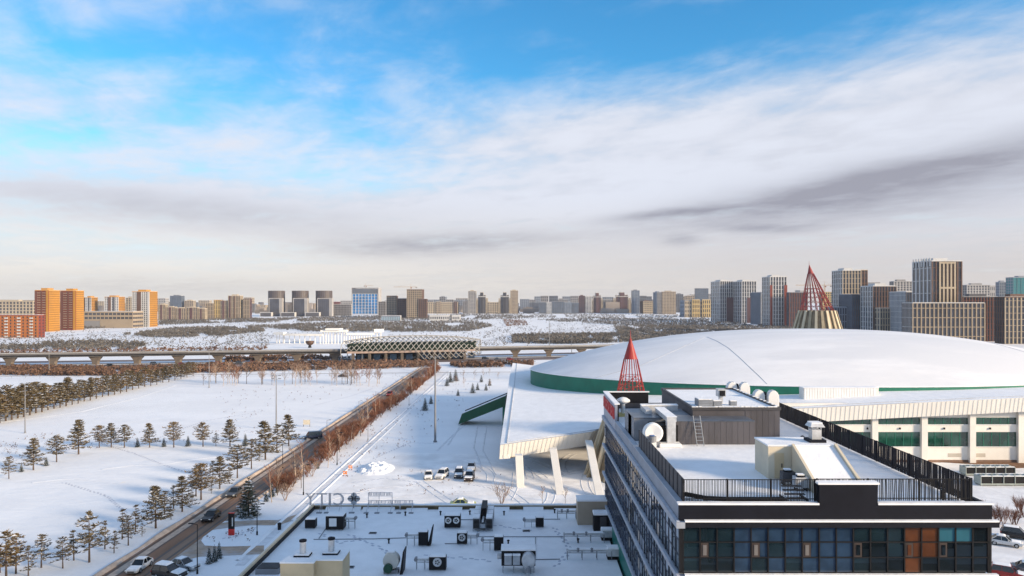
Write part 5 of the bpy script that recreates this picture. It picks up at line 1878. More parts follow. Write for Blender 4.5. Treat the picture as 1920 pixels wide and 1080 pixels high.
# ---- blocks under construction
t = tower('tallest raw concrete tower under construction with a crane on top', 763, 791, 795, 543, 597, 8, 15, 'beige', 'brown', pier=.42, span=.35, cap=False, core=PAL['black'])
addwing(t, 785, 800, 561, -2, 4, 11, 'brown', 'brown', core=PAL['black'])
crane('tower crane with a long left jib on the tallest concrete tower', 770, 543, 538.5, 738, 782, 1530)
t = tower('lower raw concrete tower under construction right of the blue block', 725, 743, 746, 555, 596, 6, 12, 'beige', 'brown', cap=False, core=PAL['black'])
tower('grey unfinished block between the blue glass block and the raw towers', 710, 723, 725, 566, 595, 4, 9, 'grey', 'grey', cap=False, core=PAL['black'])
tower('brown unfinished block linking the two raw concrete towers', 746, 762, 763, 560, 596, 5, 10, 'brown', 'grey', cap=False, core=PAL['black'])
tower('pair of pale teal low pavilions at the foot of the raw towers', 715, 750, 751, 592.5, 602, 8, 1, 'bluegrey', 'pale', cap=False, depth=14, name='pavilion', core=mat('pavilion_glass', (0.30, 0.42, 0.46), 0.3))
tower('long white low market hall with blue markings', 806, 842, 843, 591, 601, 9, 1, 'white', 'white', cap=False, depth=16, name='market_hall', span=.6)
tower('shorter white low market hall right of the long one', 848, 862, 863, 591.5, 601, 4, 1, 'white', 'white', cap=False, depth=16, name='market_hall', span=.6)
t = tower('long cream office range right of the raw concrete towers', 800, 858, 866, 567, 588, 16, 6, 'cream', 'cream', pier=.5, span=.4, cap=False, depth=40)
addwing(t, 817, 826, 566, -2, 3, 6, 'beige', 'beige', pier=.5)
addwing(t, 851, 857, 566, -2, 2, 6, 'brown', 'brown', pier=.5)
tower('far small stepped grey tower over the long cream range', 824, 835, 838, 555, 580, 3, 8, 'grey', 'bluegrey', D=2700)
tower('grey flat tower left of the stepped dark crowned towers', 868, 880, 882, 563, 588, 4, 9, 'grey', 'grey')
tower('tall pale slab tower left of the first dark crowned tower', 878, 892, 893, 544, 588, 4, 16, 'pale', 'cream')


def crown(label, xa, xb, ytop, ybase, front, stripe, flank_pal):
    D = F * H / (ybase - PY)
    x0, x1 = XD(xa, D), XD(xb, D)
    w = x1 - x0
    zt = ZD(ytop, D)
    t = thing('crowned_tower', label, 'tower', ((x0 + x1) / 2, D, 0), 'stepped crown towers on the skyline')
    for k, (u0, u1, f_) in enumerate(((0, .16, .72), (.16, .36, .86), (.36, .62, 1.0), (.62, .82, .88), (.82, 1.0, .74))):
        fr_ = (flank_pal if k in (0, 4) else front)  # end bays take the paler wall colour
        block(t, x0 + u0 * w, x0 + u1 * w, D - (2 if k == 2 else 0), D + 20, 0, zt * f_ - 1, 2, 4, 14, GL_D, fr_, flank_pal, pier=.5, span=.35, accents=((.3, 1.7, stripe),) if k == 2 else ())
        for q in (u0 + .02, u1 - .04):
            MB().box(x0 + q * w, x0 + q * w + w * .03, D - .5, D + 2, zt * f_ - 6, zt * f_ + 3.0).build('crown_fin', PAL['white'], t)
    MB().box(x0 + .1 * w, x0 + .9 * w, D - 3.0, D - 2.4, zt * .78, zt * .81).build('crown_band', PAL['white'], t)


crown('left of two dark-striped crowned towers near the middle of the skyline', 893, 914, 548, 588, 'dgrey', 'black', 'cream')
crown('right of two dark-striped crowned towers near the middle of the skyline', 935, 958, 548, 588, 'dgrey', 'black', 'cream')
tower('tall orange-cream slab tower right of the second dark crowned tower', 957, 971, 977, 543, 588, 6, 16, 'beige', 'cream', pier=.55, span=.45)
tower('low cream block between the two dark crowned towers', 914, 934, 935, 567, 588, 6, 6, 'cream', 'cream', cap=False)
tower('dark grey block over the low white roofs right of the cream slab', 978, 999, 1000, 565, 588, 6, 7, 'slate', 'slate', cap=False)
# ---- middle right
for i, (a, b, yt, fr_, sd_, lab) in enumerate(((1011, 1024, 567, 'slate', 'bluegrey', 'first dark glass block with white ribs, left of the white-gridded block'), (1024, 1035, 567, 'white', 'white', 'narrow white-gridded block among the dark blue glass blocks'),
                                               (1035, 1057, 566, 'slate', 'slate', 'widest dark blue glass block, right of the white-gridded block'), (1057, 1073, 567, 'bluegrey', 'bluegrey', 'pale blue glass block left of the plum towers'),
                                               (1073, 1085, 568, 'slate', 'bluegrey', 'last dark blue glass block beside the plum towers'))):
    tower(lab, a, a, b, yt, 588, 5, 8, fr_, sd_, core=GL_B, pier=.3, span=.3, cap=False, depth=24)
tower('dark plum slab tower with thin spire on the right of the blue glass blocks', 1085, 1086, 1097, 553, 587, 4, 13, 'plum', 'plum')
tower('white-gridded tower between the dark plum slab and the plum crowned tower', 1096, 1097, 1112, 554, 587, 5, 13, 'white', 'white', core=GL_D)
crown('plum crowned tower beside the white-gridded tower', 1110, 1130, 549, 587, 'plum', 'plum', 'cream')
tower('grey office block between the two plum crowned towers', 1130, 1131, 1150, 561, 587, 7, 9, 'grey', 'grey', pier=.3)
crown('second plum crowned tower with bright cream flank, left of the blue-grey tower', 1150, 1183, 548, 587, 'plum', 'plum', 'cream')
tower('slim blue-grey rounded tower on the middle-right skyline', 1184, 1186, 1199, 543, 588, 4, 16, 'bluegrey', 'slate', core=GL_B)
tower('low cream hall right of the slim blue-grey tower', 1198, 1206, 1224, 563, 588, 6, 6, 'cream', 'brown', pier=.5, span=.5)
tower('grey half of the twin tower left of the rounded cream tower', 1222, 1232, 1241, 546, 589, 4, 15, 'grey', 'bluegrey')
tower('rounded cream tower with fine window grid near the cream palace', 1240, 1241, 1267, 545, 589, 9, 15, 'beige', 'beige', pier=.45, span=.4)
tower('dark teal block behind the rounded cream tower', 1266, 1267, 1281, 550, 580, 4, 10, 'slate', 'slate', D=2500)
tower('pale brown twin block behind the cream palace', 1284, 1285, 1302, 553, 580, 5, 9, 'beige', 'pale', D=2500)
tower('dark glass cube tower behind the cream palace', 1303, 1304, 1328, 541, 580, 7, 10, 'slate', 'slate', D=2300, core=GL_B, pier=.2, span=.25, cap=False, name='glass_tower')
t = tower('cream palace with arches and dark doorway at the foot of the right towers', 1275, 1284, 1333, 564, 595, 12, 4, 'cream', 'bluegrey', pier=.5, span=.45, cap=False, name='palace')
addwing(t, 1298, 1312, 562, -3, 4, 4, 'yellow', 'cream', pier=.5)
addwing(t, 1317, 1332, 562, -3, 4, 4, 'yellow', 'cream', pier=.5)

# ---- right-hand towers
kw = dict(pier=.30, span=.16, vertical=2)


def podium(t, px0, px1, ytop, dD, nb, nf, front, side=None, **k):
    addwing(t, px0, px1, ytop, dD, nb, nf, front, side, **dict(dict(pier=.35, span=.25, vertical=2, dep=16), **k))


t = tower('first of the pale gridded towers with plum lower storeys, by the cream palace', 1331, 1350, 1374, 524, 604, 6, 22, 'white', 'white', core=GL_D, ns=5, **kw)
x0_, x1_, D, dep, zt = t['front']
MB().box(x0_ + (x1_ - x0_) * .5, x1_ + .5, D - 1.1, D - .7, 0, zt * .58).build('plum_panel', PAL['plum'], t)
t = tower('second pale gridded tower with plum lower storeys, joined to the first', 1373, 1391, 1418, 524, 605.5, 6, 22, 'white', 'white', core=GL_D, ns=5, **kw)
x0_, x1_, D, dep, zt = t['front']
MB().box(x0_ + (x1_ - x0_) * .35, x1_ + .5, D - 1.1, D - .7, 0, zt * .58).build('plum_panel', PAL['plum'], t)
tower('low blue-grey gridded block before the second pale tower', 1403, 1427, 1432, 549, 609, 4, 15, 'white', 'bluegrey', depth=50, cap=False, **kw)
t = tower('red-brick and white gridded tower left of the far red cone', 1429, 1444, 1475, 515, 613, 6, 24, 'white', 'white', ns=5, **kw)
x0_, x1_, D, dep, zt = t['front']
MB().box(x0_ - .4, x0_ + (x1_ - x0_) * .12, D - 1.1, D - .7, 0, zt * .80).build('brick_panel', PAL['redbrick'], t)
MB().box(x0_ + (x1_ - x0_) * .84, x1_ + .5, D - 1.1, D - .7, 0, zt * .80).build('brick_panel', PAL['redbrick'], t)
tower('low red-roofed block beside the far red cone', 1475, 1480, 1512, 549, 614, 7, 14, 'brick', 'slate', cap=False, **kw)
tower('beige unfinished tower with a crane behind the far red cone', 1541, 1543, 1560, 548, 612, 4, 14, 'yellow', 'beige', D=1150, depth=14, cap=False)
crane('tower crane behind the far red cone', 1546, 548, 535.5, 1492, 1560, 1155)
t = tower('tall cream gridded tower right of the far red cone', 1560, 1580, 1614, 502, 628, 6, 25, 'cream', 'white', ns=5, **kw)
addwing(t, 1604, 1626, 507, 14, 4, 25, 'brown', 'cream', pier=.45, vertical=2)
podium(t, 1560, 1588, 577, -12, 6, 8, 'bluegrey')
tower('dark slate block in shade between the two cream gridded towers', 1574, 1598, 1617, 553, 630, 5, 16, 'dgrey', 'slate', core=GL_B, depth=30, cap=False, **kw)
t = tower('brown gridded mid-height block left of the tallest tower', 1614, 1637, 1680, 531, 633, 8, 20, 'brown', 'white', core=GL_D, ns=5, accents=(), **kw)
x0_, x1_, D, dep, zt = t['front']
podium(t, 1650, 1678, 579, -10, 6, 9, 'cream')
tower('blue-grey gridded block with white ribs at the foot of the tallest tower', 1668, 1699, 1713, 548, 637, 3, 17, 'dgrey', 'white', core=GL_B, cap=False, depth=None, **kw)
tower('cream flat-topped block behind the brown gridded block', 1672, 1676, 1710, 524, 600, 6, 20, 'pale', 'grey', D=1000)
t = tower('tallest brown and cream gridded tower near the right edge', 1711, 1747, 1803, 483, 645, 7, 26, 'brown', 'white', core=GL_D, ns=5, pier=.30, span=.16, vertical=4)
x0_, x1_, D, dep, zt = t['front']
w = x1_ - x0_
for k in range(5):
    x = x0_ + w * (.25 + .5 * k / 4)
    MB().box(x - .7, x + .7, D - 1.4, D - .8, zt * .35, zt * .94).build('cream_fin', PAL['cream'], t)
for z in (.65, .94):
    MB().box(x0_ + w * .22, x0_ + w * .78, D - 1.5, D - .85, zt * z - .8, zt * z + .8).build('cream_beam', PAL['cream'], t)
for k in range(7):
    y = D + dep * (k + .2) / 7
    MB().box(x0_ - 1.0, x0_ - .3, y, y + 1.2, zt * .9, zt * 1.0).build('crown_post', PAL['white'], t)
podium(t, 1711, 1846, 569, -26, 17, 9, 'beige', 'pale', pier=.26, span=.16, vertical=2)
tower('red-brown block with flat snowy roof right of the tallest tower', 1803, 1806, 1872, 551, 640, 12, 15, 'brick', 'dgrey', core=GL_D, cap=True, **kw)
tower('cream fine-gridded block at the right edge', 1866, 1884, 1952, 551, 645, 9, 15, 'cream', 'brown', core=GL_D, **kw)
tower('far white-ribbed block above the red-brown block', 1812, 1813, 1856, 531, 600, 8, 16, 'pale', 'grey', D=1050)
tower('far pale grey glass tower left of the teal tower', 1870, 1874, 1890, 526, 600, 4, 14, 'bluegrey', 'bluegrey', D=1250, core=GL_B)
tower('teal glass tower at the right edge behind the cream gridded block', 1886, 1900, 1960, 517, 600, 8, 16, 'teal', 'bluegrey', D=1200, core=mat('teal_far_glass', (0.03, 0.17, 0.19), 0.15), pier=.2, span=.2, name='glass_tower')

# ---- far skyline: low distant blocks between and behind
far = [(-30, 40, 566, 'cream'), (20, 66, 563, 'beige'), (180, 197, 565, 'cream'), (300, 322, 566, 'cream'), (362, 385, 569, 'beige'), (466, 482, 571, 'beige'), (478, 498, 572, 'cream'), (532, 545, 571, 'cream'), (576, 590, 569, 'beige'),
       (622, 640, 566, 'redbrick'), (640, 662, 569, 'pale'), (708, 730, 565, 'grey'), (795, 812, 564, 'grey'), (800, 826, 562, 'bluegrey'), (836, 850, 562, 'grey'), (850, 870, 563, 'bluegrey'), (975, 992, 561, 'bluegrey'), (990, 1004, 562, 'grey'),
       (1002, 1016, 556, 'bluegrey'), (1014, 1028, 555, 'grey'), (1030, 1046, 555, 'slate'), (1048, 1056, 560, 'grey'), (1055, 1069, 556, 'bluegrey'), (1070, 1084, 555, 'grey'), (1130, 1150, 557, 'bluegrey'), (1198, 1212, 555, 'slate'),
       (1206, 1222, 556, 'slate'), (1280, 1300, 556, 'beige'), (1296, 1306, 552, 'pale'), (1326, 1334, 551, 'grey'), (1416, 1432, 548, 'grey'), (1500, 1515, 545, 'pale'), (1626, 1650, 530, 'grey'), (1680, 1712, 528, 'grey'), (1856, 1872, 536, 'pale')]
rf = random.Random(8)
mb = MB()
for k in range(420):
    px_ = rf.uniform(-20, 1420)
    D = rf.uniform(2120, 3500)
    x, w, h = XD(px_, D), rf.uniform(14, 46), rf.uniform(7, 20) if rf.random() < .75 else rf.uniform(20, 34)
    mb.box(x - w / 2, x + w / 2, D, D + 14, 0, h)
    if rf.random() < .5: mb.box(x - w * .2, x + w * .1, D + 2, D + 10, h, h + 3)
    for j in range(int(h // 3.4)):
        mb.box(x - w / 2 - .2, x + w / 2 + .2, D - .5, D - .01, j * 3.4, j * 3.4 + 1.5)
tag(mb.build('far_city_rooftops', mat('far_city_render', (0.27, 0.235, 0.205), 0.85, 0.45, 0.006, col2=(0.13, 0.135, 0.15), c2=(0.45, 0.55))), 'hazy mass of low far city houses along the horizon', 'city', None, 'stuff')
rf = random.Random(8)
for k in range(24):
    a_ = 290 + k * 44 + rf.uniform(-10, 10)
    far.append((a_, a_ + rf.uniform(10, 26), rf.uniform(558, 570), rf.choice(('grey', 'bluegrey', 'beige', 'cream', 'slate', 'pale'))))
far.sort()
for i, (a, b, yt, m) in enumerate(far):
    D = 2300 + (i * 37 % 9) * 90
    if a > 1400: D = 1400
    x0, x1 = XD(a, D), XD(b, D)
    t = thing('distant_block', nth(i) + ' plain distant ' + dict(cream='cream', beige='tan', redbrick='red', pale='pale', grey='grey', bluegrey='blue-grey', slate='slate')[m] + ' block from the left low on the hazy skyline', 'building', ((x0 + x1) / 2, D, 0), 'distant blocks on the hazy skyline')
    block(t, x0, x1, D, D + 25, 0, ZD(yt, D), max(2, int(b - a) // 3), 3, 6, GL_D, m, m, pier=.5, span=.45, proud=.4)
# ================================================================== VEGETATION
def spray(mb, c, r, n, rng, up=.35, flat=.6, wd=.22):
    """a clump of pointed needle tufts round c"""
    for _ in range(n):
        a = rng.uniform(0, 2 * math.pi)
        e = rng.uniform(-.5, 1) * flat + up
        d = Vector((math.cos(a), math.sin(a), e)).normalized()
        s = d.cross(Vector((rng.uniform(-1, 1), rng.uniform(-1, 1), rng.uniform(-1, 1)))).normalized() * r * wd
        b = c + d * r * rng.uniform(-.1, .15)
        k = c + d * r * rng.uniform(.8, 1.25)
        mb.poly([b - s, b + s, k + s * .5, k - s * .5])


def make_pine(seed, h, kind, needle=NEEDLE):
    rng = random.Random(seed)
    t = thing('pine_tree', 'pine', 'tree')
    tr = MB()
    bend = Vector((rng.uniform(-.03, .03), rng.uniform(-.03, .03), 0)) * h
    def ax(f): return Vector((0, 0, h * f)) + bend * f * f
    for k in range(6):
        tr.tube(ax(k / 6), ax((k + 1) / 6), .024 * h * (1 - k / 6.6), .024 * h * (1 - (k + 1) / 6.6), 6)
    cr, sn = MB(), MB()
    base = dict(cone=.20, round=.30, open=.28, sparse=.22)[kind]
    lev = dict(cone=13, round=11, open=10, sparse=9)[kind]
    for l in range(lev):
        f = base + (1 - base) * (l + rng.uniform(-.2, .2)) / (lev - .4)
        f = min(f, .97)
        q = (f - base) / (1 - base)
        if kind == 'cone': R_ = .36 * h * (1 - q) ** .85 + .035 * h
        elif kind == 'round': R_ = .36 * h * math.sin(math.pi * (0.18 + .80 * q)) ** .8
        elif kind == 'open': R_ = .30 * h * (1 - q) ** .55 + .035 * h
        else: R_ = .19 * h * (1 - q) ** .5 + .03 * h
        nb = max(3, int((7 if kind != 'sparse' else 5) * (1 - .35 * q)))
        off = rng.uniform(0, 6.3)
        for b in range(nb):
            if rng.random() < (.10 if kind in ('cone', 'round') else .26): continue
            a = off + 2 * math.pi * b / nb + rng.uniform(-.3, .3)
            L = R_ * rng.uniform(.65, 1.15)
            rise = rng.uniform(-.10, .22) + .25 * q
            d = Vector((math.cos(a), math.sin(a), rise))
            p = ax(f)
            tr.tube(p, p + d * L * .9, .006 * h, .002 * h, 3, cap=False)
            for s in (.30, .50, .70, .86, 1.0):
                if s < .4 and rng.random() < .4: continue
                c = p + d * L * s + Vector((rng.uniform(-1, 1), rng.uniform(-1, 1), rng.uniform(-.6, .8))) * .025 * h
                spray(cr, c, .060 * h * rng.uniform(.7, 1.25), 7, rng, wd=.14)
                if rng.random() < .17:
                    k = .045 * h * rng.uniform(.6, 1.2)
                    zc = c + Vector((0, 0, .035 * h))
                    sn.poly([zc + Vector((-k, -k * .6, -.3 * k)), zc + Vector((k * .8, -k, -.1 * k)), zc + Vector((k, k * .7, -.3 * k)), zc + Vector((-k * .6, k, 0))])
    spray(cr, ax(.985), .06 * h, 12, rng, up=.8)
    tr.build('trunk', BARK, t, recalc=False)
    cr.build('crown', needle, t, recalc=False)
    if sn.v: sn.build('snow', SNOW, t, recalc=False)['kind'] = 'stuff'
    t['h'] = h
    return t


def make_spruce(seed, h):
    rng = random.Random(seed)
    t = thing('spruce_tree', 'spruce', 'tree')
    MB().tube((0, 0, 0), (0, 0, h), .022 * h, .004 * h, 6).build('trunk', BARK, t)
    cr, sn = MB(), MB()
    lev = 14
    for l in range(lev):
        f = .06 + .92 * l / lev
        R_ = .27 * h * (1 - f) + .02 * h
        nb = max(4, int(10 * (1 - f)) + 3)
        off = rng.uniform(0, 6)
        for b in range(nb):
            a = off + 2 * math.pi * b / nb + rng.uniform(-.2, .2)
            L = R_ * rng.uniform(.75, 1.12)
            d = Vector((math.cos(a), math.sin(a), -.30))
            p = Vector((0, 0, h * f))
            s = Vector((-d.y, d.x, 0))
            for q in (.45, .75, 1.0):
                c = p + d * L * q
                spray(cr, c, .05 * h * rng.uniform(.8, 1.2), 6, rng, up=-.05, flat=.4)
                if rng.random() < .14:
                    k = .04 * h
                    zc = c + Vector((0, 0, .02 * h))
                    sn.poly([zc + Vector((-k, -k * .6, -.3 * k)), zc + Vector((k * .8, -k, -.1 * k)), zc + Vector((k, k * .7, -.3 * k)), zc + Vector((-k * .6, k, 0))])
    spray(cr, Vector((0, 0, h * .97)), .05 * h, 8, rng, up=1.2)
    cr.build('crown', NEEDLED, t, recalc=False)
    if sn.v: sn.build('snow', SNOW, t, recalc=False)['kind'] = 'stuff'
    t['h'] = h
    return t


def twigs(mb, p, d, L, r, depth, rng, spread=.6, nmin=2, nmax=4):
    q = p + d * L
    mb.tube(p, q, r, r * .55, 3, cap=False)
    if depth == 0: return
    for _ in range(rng.randint(nmin, nmax)):
        nd = (d + Vector((rng.uniform(-1, 1), rng.uniform(-1, 1), rng.uniform(-.45, .8))) * spread).normalized()
        s = rng.uniform(.45, 1.0)
        twigs(mb, p + d * L * s, nd, L * rng.uniform(.5, .8), r * .58, depth - 1, rng, spread, nmin, nmax)


def make_shrub(seed, h, m, n=9, name='bare_shrub'):
    rng = random.Random(seed)
    t = thing(name, 'shrub', 'shrub')
    mb = MB()
    for _ in range(n):
        a = rng.uniform(0, 6.3)
        d = Vector((math.cos(a) * .45, math.sin(a) * .45, 1)).normalized()
        twigs(mb, Vector((math.cos(a) * .12, math.sin(a) * .12, 0)), d, h * rng.uniform(.35, .5), .022 * h ** .5, 3, rng, .55, 3, 4)
    mb.build('branches', m, t, recalc=False)
    t['h'] = h
    return t


def make_birch(seed, h, trunk_m, twig_m):
    rng = random.Random(seed)
    t = thing('bare_tree', 'bare tree', 'tree')
    tr, tw = MB(), MB()
    lean = Vector((rng.uniform(-.06, .06), rng.uniform(-.06, .06), 1))
    tr.tube((0, 0, 0), lean * h * .55, .013 * h, .008 * h, 6, cap=False)
    tr.tube(lean * h * .55, lean * h * .92, .008 * h, .003 * h, 5, cap=False)
    for k in range(15):
        f = .28 + .66 * k / 15
        a = rng.uniform(0, 6.3)
        d = Vector((math.cos(a), math.sin(a), 1.1)).normalized()
        twigs(tw, lean * h * f, d, h * .20 * (1.15 - f * .6), .0075 * h, 3, rng, .5, 2, 3)
    tr.build('trunk', trunk_m, t, recalc=False)
    tw.build('twigs', twig_m, t, recalc=False)
    t['h'] = h
    return t


PROTO = {
    'cone': [make_pine(1, 8, 'cone'), make_pine(2, 8, 'cone')],
    'round': [make_pine(3, 8, 'round'), make_pine(4, 8, 'round', NEEDLEG)],
    'open': [make_pine(5, 8, 'open'), make_pine(6, 8, 'open')],
    'sparse': [make_pine(7, 8, 'sparse'), make_pine(8, 8, 'sparse')],
    'gold': [make_pine(9, 8, 'open', NEEDLEG)],
    'spruce': [make_spruce(11, 6), make_spruce(12, 6)],
    'shrub': [make_shrub(21, 3.2, TWIG, 14), make_shrub(22, 3.0, TWIG, 12), make_shrub(23, 3.4, TWIG, 13)],
    'pshrub': [make_shrub(25, 3.6, TWIGP, 8)],
    'birch': [make_birch(31, 8, BIRCH, TWIG), make_birch(32, 8, BIRCH, TWIGP), make_birch(33, 8, BARK, TWIGP)],
}
USED = set()


def plant(kind, loc, h, label, group, rz=None, wide=1.0, cat=None):
    pr_ = PROTO[kind][RNG.randrange(len(PROTO[kind]))]
    rz = RNG.uniform(0, 6.28) if rz is None else rz
    s = h / pr_['h']
    if pr_.name in USED:
        o = copy_tree(pr_, loc, rz, (s * wide, s * wide, s), label)
    else:
        USED.add(pr_.name)
        o = pr_
        o.location = loc
        o.rotation_euler = (0, 0, rz)
        o.scale = (s * wide, s * wide, s)
        o['label'] = label
    o['group'] = group
    return o


def z5(x, yb, yt):
    """trunk foot in the photo and height in metres, read off an enlarged crop (0,770)-(480,1080)"""
    px, pb, pt = x / 3.483, 770 + yb / 3.483, 770 + yt / 3.483
    p = W(px, pb)
    return p, (pb - pt) / F * p.y * 1.0


rowA = [(58, 445, 305, 'open'), (218, 388, 185, 'cone'), (370, 335, 165, 'round'), (513, 285, 65, 'cone'), (648, 242, 100, 'round'), (727, 240, 85, 'cone'), (812, 242, 95, 'round'), (977, 240, 85, 'cone'),
        (1135, 240, 78, 'round'), (1326, 235, 80, 'round'), (1410, 232, 148, 'open'), (1502, 235, 62, 'cone')]
for i, (x, yb, yt, k) in enumerate(rowA):
    p, h = z5(x, yb, yt)
    plant(k, p, h, nth(i) + ' pine from the left in the row across the middle snowfield', 'pines in the row across the snowfield')
for i, (x, yb, yt) in enumerate(((140, 400, 350), (302, 360, 305), (898, 238, 180), (1070, 235, 180), (1228, 232, 168), (1602, 230, 155))):
    p, h = z5(x, yb, yt)
    plant('spruce', p, h * 1.05, nth(i) + ' small dark conifer from the left between the pines of the middle row', 'small conifers in the row across the snowfield', wide=1.1)
rowB = [(0, 1060, 880, 'sparse'), (40, 1100, 800, 'gold'), (104, 1065, 810, 'gold'), (185, 1080, 885, 'sparse'), (270, 1025, 815, 'open'), (410, 1030, 828, 'open'), (482, 978, 785, 'sparse'), (583, 990, 668, 'open'), (685, 905, 722, 'sparse'), (745, 930, 790, 'sparse'),
        (838, 880, 690, 'open'), (798, 840, 648, 'sparse'), (885, 790, 620, 'sparse'), (928, 820, 735, 'sparse'), (1017, 768, 495, 'cone'), (1075, 700, 530, 'open'), (1117, 710, 615, 'sparse'), (1133, 640, 490, 'sparse'), (1190, 660, 435, 'cone'), (1255, 610, 530, 'sparse'),
        (1280, 560, 375, 'open'), (1313, 583, 352, 'round'), (1380, 540, 460, 'sparse'), (1435, 510, 305, 'cone'), (1390, 430, 330, 'open'), (1495, 470, 370, 'open'), (1550, 440, 228, 'round'),
        (1642, 380, 190, 'open'), (1693, 330, 215, 'sparse'), (1733, 320, 75, 'cone'), (1778, 280, 225, 'sparse'), (1808, 275, 95, 'open'), (1886, 230, 30, 'cone')]
for i, (x, yb, yt, k) in enumerate(rowB):
    p, h = z5(x, yb, yt)
    plant(k, p, h, nth(i) + ' pine from the near end of the row along the slushy road', 'pines in the row along the road')
# dense far row, left
N = 34
for i in range(N):
    f = i / (N - 1)
    px = -12 + 374 * f
    py = 797 - 92 * f ** .93 + RNG.uniform(-1, 1)
    p = W(px, py)
    h = (9.6 - 3.0 * f) * RNG.uniform(.85, 1.12)
    plant(('cone', 'round', 'open', 'cone')[i % 4], p, h, nth(i) + ' pine from the left in the dense far pine row', 'dense far pine row', wide=1.15)
    if i % 2 == 0:
        q = W(px + 3, py - 8 + 3.0 * f)
        plant(('cone', 'open')[(i // 2) % 2], q, h * .95, nth(i // 2) + ' pine from the left in the rear line of the far pine row', 'rear line of the dense far pine row', wide=1.15)
# spruces
big = W(466, 968)
plant('spruce', big, 6.4, 'big dark spruce standing alone beside the road and the totem sign', 'single spruce by the road', wide=1.25)
for i, (x, yb, yt) in enumerate(((345, 592, 525), (380, 562, 470), (415, 537, 490), (490, 482, 430), (650, 345, 290), (683, 378, 335))):
    px, pb, pt = 400 + x / 3.483, 770 + yb / 3.483, 770 + yt / 3.483
    p = W(px, pb)
    plant('spruce', p, (pb - pt) / F * p.y, nth(i) + ' young spruce up the road from the big dark spruce', 'young spruces beside the road')
for i, (x, yb, yt) in enumerate(((1432, 895, 830), (1458, 868, 790), (1497, 858, 768), (1515, 968, 918), (1625, 948, 872), (1662, 926, 870), (1725, 928, 876), (1690, 866, 812), (1752, 892, 840), (1268, 1078, 985), (1312, 1028, 968))):
    px, pb, pt = 480 + x / 4, 500 + yb / 4, 500 + yt / 4
    p = W(px, pb)
    plant('spruce', p, (pb - pt) / F * p.y, nth(i) + ' dark spruce on the snow between the thicket and the green wedge', 'spruces on the snow west of the arena', wide=1.1)
for i, (px, py) in enumerate(((392, 1057), (402, 1053), (411, 1047))):
    plant('spruce', W(px, py), 2.3, ('left', 'middle', 'right')[i] + ' of three small snowy spruces by the lower left lamp post', 'three small spruces by the driveway', wide=.8)

# roadside thicket: shrubs and bare trees right of the road
n = 0
for i in range(230):
    f = (i + RNG.random()) / 230
    y = 136 + (376 - 136) * f ** 1.25
    x = RNG.uniform(-47.4, -44.0) + (1.0 if f > .5 else 0)
    h = RNG.uniform(2.4, 4.2) * (0.9 + .3 * math.sin(y * .11))
    if y < 160: h *= .75
    plant('shrub', (x, y, 0), h, 'russet leafless shrub in the thicket along the right side of the road', 'russet thicket along the road', wide=1.15)
for i in range(34):
    f = (i + RNG.random() * .7) / 34
    y = 128 + (372 - 128) * f ** 1.2
    plant('birch', (RNG.uniform(-46.0, -42.0), y, 0), RNG.uniform(4.5, 7.5), nth(i) + ' slender leafless tree from the near end of the roadside thicket', 'leafless trees in the roadside thicket')
for i, (px, py, h) in enumerate(((530, 915, 3.2), (545, 905, 3.5), (560, 900, 3.0), (585, 893, 3.6), (535, 938, 3.8))):
    plant('pshrub', W(px, py), h, nth(i) + ' pale leafless bush at the near end of the roadside thicket', 'pale bushes by the road')
# bare trees in the field before the highway
for i, px in enumerate(sorted(RNG.uniform(372, 716) if k > 22 else RNG.uniform(560, 720) for k in range(57))):
    py = RNG.uniform(716, 724)
    plant('birch', W(px, py), RNG.uniform(5.5, 9.5), nth(i) + ' leafless tree from the left in the thin grove before the highway', 'thin leafless grove before the highway')
for i, px in enumerate(sorted(RNG.uniform(735, 1000) for k in range(16))):
    plant('birch', W(px, RNG.uniform(696, 735) if px > 840 else RNG.uniform(693, 700)), RNG.uniform(3, 5.0), nth(i) + ' small leafless sapling from the left near the road end', 'saplings near the road end')
for i, (px, py, h, k) in enumerate(((941, 945, 4.6, 'pshrub'), (1017, 946, 3.2, 'birch'), (1060, 944, 2.8, 'birch'))):
    plant(k, W(px, py), h, ('pale reddish bush behind the foreground roof edge', 'small bare sapling before the second canopy column', 'thin bare sapling before the third canopy column')[i], 'bushes behind the roof edge', cat=None)
for i, (px, py, h) in enumerate(((1862, 984, 3.4), (1872, 985, 3.0), (1882, 984, 3.5), (1898, 983, 2.8), (1905, 984, 2.9), (1911, 962, 3.2), (1920, 970, 3.6), (1848, 965, 2.6))):
    plant('shrub', W(px, py), h, nth(i) + ' bare russet bush behind the cars at the right edge', 'bushes by the right-hand parking', wide=.8)

# ------------------------------------------------------------------ woods and scrub of the far park (uncountable)
def in_poly(x, y, P):
    c = False
    j = len(P) - 1
    for i in range(len(P)):
        if (P[i][1] > y) != (P[j][1] > y) and x < (P[j][0] - P[i][0]) * (y - P[i][1]) / (P[j][1] - P[i][1]) + P[i][0]: c = not c
        j = i
    return c


